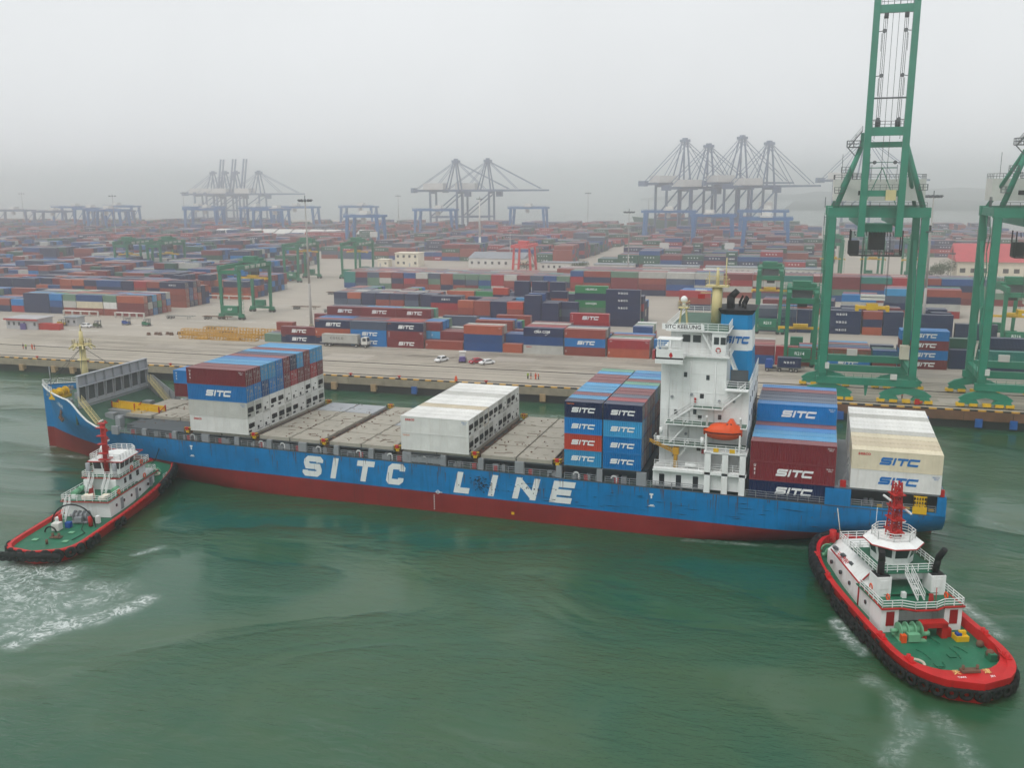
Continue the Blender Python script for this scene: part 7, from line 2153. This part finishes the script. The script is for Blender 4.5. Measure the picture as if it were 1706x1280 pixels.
# yellow cages (spare spreaders and lashing cages) laid out by the apron
k = 0
for row, (w, n_, off) in enumerate([(43.0, 5, 0), (48.5, 6, -3), (54, 5, 2)]):
    for i in range(n_):
        u = -93 + off + i * 5.9
        r_ = empty('lashing_cage', q(u, w, QZ), QA, 'yellow steel cage in the %s row of the pile, %s from left' % (['front', 'middle', 'back'][row], ordn[i]), 'cage', 'yellow cages piled by the apron')
        mb = MB()
        for z in (.15, 1.2, 2.2):
            for a, b in (((0, 0), (4.9, 0)), ((0, 2.3), (4.9, 2.3)), ((0, 0), (0, 2.3)), ((4.9, 0), (4.9, 2.3))): mb.beam((a[0], a[1], z), (b[0], b[1], z), .16)
        for x in (0, 1.2, 2.4, 3.6, 4.9):
            for y in (0, 2.3): mb.box(x - .08, x + .08, y - .08, y + .08, 0, 2.2)
        mb.build('frame', 'yellow_dark', r_)
        if (i + row) % 2: MB().box(.2, 4.7, .2, 2.1, .15, rnd.choice((.5, .9))).build('content', rnd.choice(('yellow_dark', 'yellow_dark', 'rust_brown')), r_)
for i in range(7):
    o = MB().box(0, 1.1, 0, .9, 0, .5).box(.1, 1.0, .1, .8, .5, rnd.uniform(.7, 1.1)).build('lashing_bin', 'rust_brown', None, None, q(-108 + i * 1.9, 46 + i * .5 + (i % 2), QZ), QA)
    tag(o, 'small rusty bin left of the yellow cages, %s from left' % ordn[i], 'bin', 'rusty bins by the cages')
# people
def person(u, w, rz, top, legs, label, arm=0):
    r_ = empty('person', q(u, w, QZ + .013), rz, label, 'person', 'dock workers on the apron')
    me = bpy.data.meshes.new('body')
    V = [(0, 0, .92), (0, 0, 1.15), (0, 0, 1.40), (0, 0, 1.50), (0, 0, 1.58), (0, 0, 1.70), (-.20, 0, 1.40), (-.28, .02, 1.13), (-.27, .10 + arm, .90), (.20, 0, 1.40), (.28, .02, 1.13), (.27, .10, .90),
         (-.10, 0, .86), (-.11, .02, .48), (-.11, 0, .08), (-.11, .14, .04), (.10, 0, .86), (.11, .02, .48), (.11, 0, .08), (.11, .14, .04)]
    E_ = [(0, 1), (1, 2), (2, 3), (3, 4), (4, 5), (2, 6), (6, 7), (7, 8), (2, 9), (9, 10), (10, 11), (0, 12), (12, 13), (13, 14), (14, 15), (0, 16), (16, 17), (17, 18), (18, 19)]
    R_ = [.16, .16, .17, .07, .10, .10, .075, .055, .045, .075, .055, .045, .10, .075, .055, .045, .10, .075, .055, .045]
    me.from_pydata(V, E_, [])
    o = bpy.data.objects.new('body', me); COL.objects.link(o); o.parent = r_
    md = o.modifiers.new('skin', 'SKIN'); md.use_smooth_shade = True
    for i, sv in enumerate(me.skin_vertices[0].data): sv.radius = (R_[i], R_[i]); sv.use_root = (i == 0)
    o.modifiers.new('sub', 'SUBSURF').levels = 1
    me.materials.append(MATS[top])
    MB().ball((0, 0, 1.76), .14, .8, 8, 5, -.1).build('helmet', 'car_white' if legs == 'cloth_dark' else 'red', r_)
    MB().loft([[(.155 * cos(t * pi / 4), .13 * sin(t * pi / 4), z) for t in range(8)] for z in (.80, .98)]).build('waistband', legs, r_)
    for s in (-.105, .105): MB().tube((s, .01, .08), (s, .0, .84), .075, .115, 8).build('trouser_leg', legs, r_)
    return r_
for i, (u, w, t, lg, lab) in enumerate([(-128.6, 13.2, 'cloth_dark', 'cloth_orange', 'worker in dark top and orange trousers, leftmost of the group by the left quay edge'), (-127.2, 12.8, 'cloth_lime', 'cloth_dark', 'worker in lime vest in the left group'), (-125.0, 13.0, 'cloth_orange', 'cloth_orange', 'worker all in orange in the left group'), (-124.0, 12.9, 'cloth_dark', 'cloth_orange', 'worker in dark top, rightmost of the left group'),
                                       (37.0, 8.5, 'cloth_lime', 'cloth_dark', 'worker with lime vest and dark trousers, leftmost of the apron group'), (37.9, 8.2, 'cloth_dark', 'cloth_orange', 'worker in dark jacket, second of the apron group'), (39.2, 8.1, 'cloth_orange', 'cloth_orange', 'worker in orange overalls, third of the apron group'), (39.9, 8.3, 'cloth_orange', 'cloth_dark', 'worker in orange jacket and dark trousers, rightmost of the apron group'), (128, 8.6, 'cloth_orange', 'cloth_dark', 'worker in orange standing by the crane wheels')]):
    person(u, w, rnd.uniform(0, 6.28), t, lg, lab, rnd.uniform(0, .1))
# light masts
def mast(u, w, h, label, mat='mast_grey', r=.42, heads=8, ring=1.9):
    r_ = empty('light_mast', q(u, w, QZ), QA, label, 'light mast', 'tall light masts')
    MB().tube((0, 0, 0), (0, 0, h * .35), r, r * .75, 10).tube((0, 0, h * .35), (0, 0, h), r * .75, r * .35, 10).build('pole', mat, r_)
    MB().tube((0, 0, 0), (0, 0, 1.2), r * 1.6, r * 1.2, 10).build('base', 'conc_edge', r_)
    mb = MB().torus((0, 0, h), ring, .09, 'z', 16, 5)
    for k in range(4): mb.beam((0, 0, h), (ring * cos(k * pi / 2), ring * sin(k * pi / 2), h), .12)
    mb.tube((0, 0, h), (0, 0, h + 1.8), .15, n=6); mb.build('head_ring', 'ship_grey_dark', r_)
    for k in range(heads):
        a = 2 * pi * k / heads
        MB().beam((ring * cos(a), ring * sin(a), h - .3), (ring * 1.25 * cos(a), ring * 1.25 * sin(a), h + .3), .75, .45).build('floodlight', 'ship_grey_dark', r_)
    return r_
mast(-61.9, 76.6, 44.5, 'tall grey light mast left of centre, the most complete one', 'mast_grey', .55, 12, 2.0)
mast(144.2, 108, 45, 'tall light mast behind the right leg of the quay crane', 'mast_grey', .55, 12, 2.2)
mast(-101, 390, 39, 'tall white pole rising behind the sheds in the centre', 'house_white', 1.1, 4, 1.5)
mast(-62, 330, 21, 'thin white pole just left of the red gantry', 'house_white', .35, 4, 1.0)
mast(18, 283, 34, 'light mast with flat ring head right of centre', 'mast_grey', .4, 10, 2.4)
mast(-98, 735, 38, 'far light mast standing alone in the mist', 'mast_grey', .5, 8, 2.6)
mast(-478, 495, 40, 'far light mast at the left with flat head', 'mast_grey', .5, 8, 2.6)
mast(-300, 720, 36, 'far light mast between the gantries and the twin cranes', 'mast_grey', .5, 8, 2.4)
mast(166, 205, 20, 'thin mast by the trees on the right', 'mast_grey', .25, 4, .8)
mast(-760, 690, 40, 'very faint light mast near the left frame edge', 'mast_grey', .5, 8, 2.6)
mast(-560, 715, 40, 'very faint light mast left of the fading cranes', 'mast_grey', .5, 8, 2.6)
# buildings
def building(name, u, w, L, D, H, wall, roof, label, nwin=4, storeys=1, gable=False, roofmat='roof_grey', rz=0.0, win=(1.1, 1.2), door=True, over=.4):
    r_ = empty(name, q(u, w, QZ), QA + rz, label, 'building')
    wo_ = MB().box(0, L, 0, D, 0, H).build('wall', wall, r_)
    if gable:
        MB().prism([(-over, H), (D + over, H), (D / 2, H + roof)], -over, L + over, 'x').build('roof', roofmat, r_)
    else:
        MB().box(-over, L + over, -over, D + over, H, H + .35).build('roof', roofmat, r_)
    sh = H / storeys
    for s_ in range(storeys):
        for i in range(nwin):
            if door and s_ == 0 and i == nwin - 2:
                MB().box(L * (i + .5) / nwin - .5, L * (i + .5) / nwin + .5, -.05, .0, 0, 2.2).build('door', 'house_grey', r_)
                continue
            x = L * (i + .5) / nwin - win[0] / 2; z = s_ * sh + sh * .38
            wi = MB().box(x, x + win[0], -.04, 0, z, z + win[1]).build('window', 'glass', r_)
            MB().box(x - .1, x + win[0] + .1, -.10, .0, z - .14, z - .02).build('sill', wall, wi)
    return r_
b = building('hut', -167.5, 47.0, 13.5, 7.5, 3.6, 'house_grey', 0, 'low grey hut with red eaves and four windows near the left quay', 6, 1, False, 'house_grey', 0, (.9, 1.2))
MB().box(-.5, 13.9, -.7, .0, 3.25, 3.7).build('red_eaves', 'red', b)
building('hut', -151.5, 58, 5, 4, 3.0, 'house_grey', 0, 'small shelter with blue-grey roof right of the grey hut', 2, 1, False, 'roof_grey', 0, (.8, .9), False)
building('shed', -84, 316, 34, 26, 5.5, 'house_white', 3, 'wide grey-roofed shed in front of the red gantry', 8, 1, True, 'roof_grey', 0, (1.4, 1.6))
building('office', -130, 312, 15, 10, 8.0, 'house_cream', 0, 'cream two-storey office with flat roof left of the sheds', 4, 2, False, 'house_cream', 0, (1.4, 1.5))
building('gatehouse', -140, 308, 7, 6, 4.2, 'house_cream', 0, 'cream low annex beside the two-storey office', 2, 1, False, 'house_cream', 0, (1.2, 1.2))
building('long_shed', -36, 303, 26, 9, 4.6, 'house_white', 0, 'long white low building right of the red gantry', 8, 1, False, 'roof_grey', 0, (1.2, 1.4))
building('long_shed', -4, 300, 22, 9, 4.4, 'house_white', 0, 'second long white low building with blue door', 7, 1, False, 'roof_grey', 0, (1.2, 1.4))
building('long_shed', 24, 296, 30, 9, 4.4, 'house_white', 0, 'third long white low building, behind the ship mast', 10, 1, False, 'roof_grey', 0, (1.2, 1.4))
building('long_shed', 58, 296, 30, 9, 4.4, 'house_white', 0, 'fourth long white low building, behind the yellow mast', 10, 1, False, 'roof_grey', 0, (1.2, 1.4))
building('long_shed', 92, 294, 30, 9, 4.2, 'house_white', 0, 'last long white low building, left of the crane leg', 10, 1, False, 'roof_grey', 0, (1.2, 1.4))
building('terminal_office', 184, 304, 60, 26, 9.0, 'house_cream', 8.5, 'white building with a broad red hipped roof at the right edge', 12, 1, True, 'roof_red', 0, (2.6, 2.2), True, 1.2)
building('gatehouse', 160, 240, 14, 10, 2.6, 'house_cream', 3.0, 'small red-roofed house before the hedge on the right', 3, 1, True, 'roof_red', 0, (1.0, 1.0), True, .8)
building('warehouse', -420, 300, 40, 20, 6, 'house_white', 0, 'pale warehouse with blue roof at the left frame edge', 8, 1, False, 'roof_grey', 0, (1.4, 1.4))
for i in range(10):
    o = building('tent_shed', -395 + i * 15.5, 520, 13, 18, 7, 'house_white', 3.5, 'white tent-roofed shed in the far left row, %s from left' % ordn[i], 3, 1, True, 'house_white', 0, (1.4, 1.6))
    o['group'] = 'white tent sheds in the far row'
# red cargo boxes and crates beside the hut
for i, (u, w, L, m_) in enumerate([(-154.5, 47.5, 4.4, 'red'), (-149.8, 47.5, 4.4, 'red'), (-157.3, 47.3, 2.2, 'wood_pallet'), (-160.6, 46, 2.0, 'purple')]):
    mb = MB().box(0, L, 0, 2.2, .1, 2.2)
    for x in range(int(L / .5)): mb.box(x * .5 + .1, x * .5 + .2, -.06, 0, .1, 2.2)
    mb.box(0, L, 0, .2, 0, .1); mb.box(0, L, 2, 2.2, 0, .1)
    o = mb.build('crate', m_, None, None, q(u, w, QZ), QA + .15); tag(o, '%s crate in front of the grey hut, %s' % (['left red', 'right red', 'wooden', 'purple'][i], ['next to the wooden one', 'nearest the forklift', 'between hut and red crates', 'by the hut door'][i]), 'crate')
# white pipe racks at the foot of the left block
for i, (u, w, L) in enumerate([(-148, 80, 13), (-172, 80, 16), (-146, 138, 22)]):
    mb = MB()
    for y in (0, .8): mb.tube((0, y, 2.0), (L, y, 2.0), .18, n=6)
    for k in range(5): mb.box(k * L / 4 - .1, k * L / 4 + .1, 0, .9, 0, 2.0)
    o = mb.build('pipe_rack', 'house_white', None, None, q(u, w, QZ), QA); tag(o, 'white pipe rack at the foot of the left stacks, %s' % ['by the cars', 'behind the hut', 'near the gantry'][i], 'pipe rack')
# trees and hedges
def tree(u, w, h, rad, label, nleaf=500, mat='leaf', seed=1, trunk=True, flat=1.0):
    rr = random.Random(seed)
    r_ = empty('tree' if trunk else 'hedge', q(u, w, QZ), 0, label, 'tree' if trunk else 'hedge')
    if trunk:
        mb = MB().tube((0, 0, 0), (.1, 0, h * .45), .22, .14, 8)
        for k in range(5):
            a = rr.uniform(0, 6.28); mb.tube((.1, 0, h * (.3 + .03 * k)), (rad * .6 * cos(a), rad * .6 * sin(a), h * rr.uniform(.55, .8)), .09, .04, 5)
        mb.build('trunk', 'bark', r_)
    mb = MB(); cl = [(rr.gauss(0, rad * .45), rr.gauss(0, rad * .4), h * rr.uniform(.45, .85) if trunk else h * rr.uniform(.3, .7), rad * rr.uniform(.3, .55)) for _ in range(9)]
    for k in range(nleaf):
        cx, cy_, cz, cr = rr.choice(cl)
        d = Vector((rr.gauss(0, 1), rr.gauss(0, 1), rr.gauss(0, 1) * .8)).normalized() * cr * rr.uniform(.6, 1.05)
        p = Vector((cx, cy_, max(.2, cz + d.z * flat))) + Vector((d.x, d.y, 0))
        s = rr.uniform(.18, .42); a = Vector((rr.gauss(0, 1), rr.gauss(0, 1), rr.gauss(0, 1))).normalized(); b = a.orthogonal().normalized()
        mb.add([p + a * s, p + b * s * .6, p - a * s, p - b * s * .6], [(0, 1, 2, 3)])
    mb.build('crown', mat, r_)
    return r_
k = 0
for i, (u, w, h, rad) in enumerate([(166, 296, 6, 4), (171, 298, 7, 5), (176, 301, 8, 5), (181, 312, 9, 6), (150, 262, 5, 3), (140, 268, 4.5, 3)]):
    tree(u, w, h, rad, 'dark green tree beside the red-roofed building, %s from the left' % ordn[i], 700, 'leaf', 40 + i)
for i, (u, w, h, rad) in enumerate([(-43, 298, 6, 4), (-10, 297, 6, 4), (-14, 299, 5, 3)]):
    tree(u, w, h, rad, 'dark bushy tree between the long white buildings, %s from the left' % ordn[i], 500, 'leaf', 60 + i)
for i in range(6): tree(-310 + i * 24, 290 + i * 3, 6.5, 7, 'dark tree in the belt behind the left blocks, %s from the left' % ordn[i], 600, 'leaf', 70 + i)
for i, u in enumerate((184, 194, 204, 214)):
    tree(u, 298, 2.2, 5, 'yellow-green hedge below the red-roofed building, %s from the left' % ordn[i], 600, 'leaf_yellow', 90 + i, False, .5)
# dark weeds on the quay edge at the left frame edge
tree(-131, .9, 1.6, 1.6, 'low bush growing on the quay edge at the far left', 250, 'leaf', 99, False, .6)
# small sign boards in the far yard
for i, (u, w, z) in enumerate([(-196, 420, 11), (62, 385, 8), (20, 395, 7)]):
    o = MB().box(0, 6, 0, .3, z, z + 4).box(.8, 1.0, .0, .3, 0, z).box(5.0, 5.2, 0, .3, 0, z).build('sign_board', 'house_white', None, None, q(u, w, QZ), QA); tag(o, 'white sign board on posts in the far yard, %s' % ['left of the sheds', 'below the blue gantries', 'left of the ship mast'][i], 'sign')
# white truck cab between the left stacks
for i, (u, w) in enumerate([(-176, 178), (-128, 372)]):
    r_ = empty('tractor_unit', q(u, w, QZ), QA + .2, 'white truck tractor %s' % ['between the stacks on the left', 'on the far road behind the cream office'][i], 'truck')
    MB().prism([(0, .8), (2.2, .8), (2.3, 2.0), (2.0, 3.4), (0, 3.5)], 0, 2.4, 'y').build('cab', 'car_white', r_); MB().box(-4, 0, .4, 2.0, .7, 1.1).build('frame', 'black', r_); MB().box(.9, 1.9, -.03, 0, 2.0, 3.0).build('window', 'glass', r_)
    for x in (1.3, -2.4, -3.5):
        for y in (.2, 2.2): wheel(r_, x, y, .5, .5, .35)

# ------------------------------------------------------------------ pieces that do not touch become parts of their own
def split_pieces(o, gap=0.22, most=60):
    me = o.data
    nv = len(me.vertices)
    par = list(range(nv))
    def find(a):
        while par[a] != a:
            par[a] = par[par[a]]; a = par[a]
        return a
    for e in me.edges:
        a, b = find(e.vertices[0]), find(e.vertices[1])
        if a != b: par[a] = b
    isl = {}
    for i in range(nv): isl.setdefault(find(i), []).append(i)
    if len(isl) < 2 or len(isl) > 900: return 0
    keys = list(isl)
    bbs = []
    for k in keys:
        cs = [me.vertices[i].co for i in isl[k]]
        bbs.append([min(c[j] for c in cs) for j in range(3)] + [max(c[j] for c in cs) for j in range(3)])
    cl = list(range(len(keys)))
    def cf(a):
        while cl[a] != a:
            cl[a] = cl[cl[a]]; a = cl[a]
        return a
    order = sorted(range(len(keys)), key=lambda i: bbs[i][0])
    for ii, i in enumerate(order):
        A = bbs[i]
        for j in order[ii + 1:]:
            B = bbs[j]
            if B[0] > A[3] + gap: break
            if B[1] <= A[4] + gap and B[4] >= A[1] - gap and B[2] <= A[5] + gap and B[5] >= A[2] - gap:
                a, b = cf(i), cf(j)
                if a != b: cl[a] = b
    groups_ = {}
    for i in range(len(keys)): groups_.setdefault(cf(i), []).append(i)
    if len(groups_) < 2 or len(groups_) > most: return 0
    cid = {}
    for g, mem in groups_.items():
        for m_ in mem:
            for v in isl[keys[m_]]: cid[v] = g
    faces = {}
    for p_ in me.polygons: faces.setdefault(cid[p_.vertices[0]], []).append((tuple(p_.vertices), p_.material_index, p_.use_smooth))
    first = True
    nm = o.name.split('.')[0]
    for g, fl in faces.items():
        idx = {}; vs = []; fs = []
        for f, mi, sm in fl:
            r_ = []
            for v in f:
                if v not in idx: idx[v] = len(vs); vs.append(tuple(me.vertices[v].co))
                r_.append(idx[v])
            fs.append(r_)
        m2 = bpy.data.meshes.new(nm); m2.from_pydata(vs, [], fs)
        m2.polygons.foreach_set('material_index', [f[1] for f in fl]); m2.polygons.foreach_set('use_smooth', [f[2] for f in fl])
        for mt in me.materials: m2.materials.append(mt)
        m2.update()
        if first:
            o.data = m2; first = False
        else:
            c = o.copy(); c.data = m2; COL.objects.link(c); c.parent = o.parent
            if 'label' in c: del c['label']
    return len(groups_)
ns = 0
for o in list(COL.objects):
    if o.type == 'MESH' and o.parent is not None and o.data.users == 1 and o.get('kind') is None and not o.children and len(o.data.vertices) < 9000 and not o.modifiers:
        ns += split_pieces(o)
print('pieces split', ns)
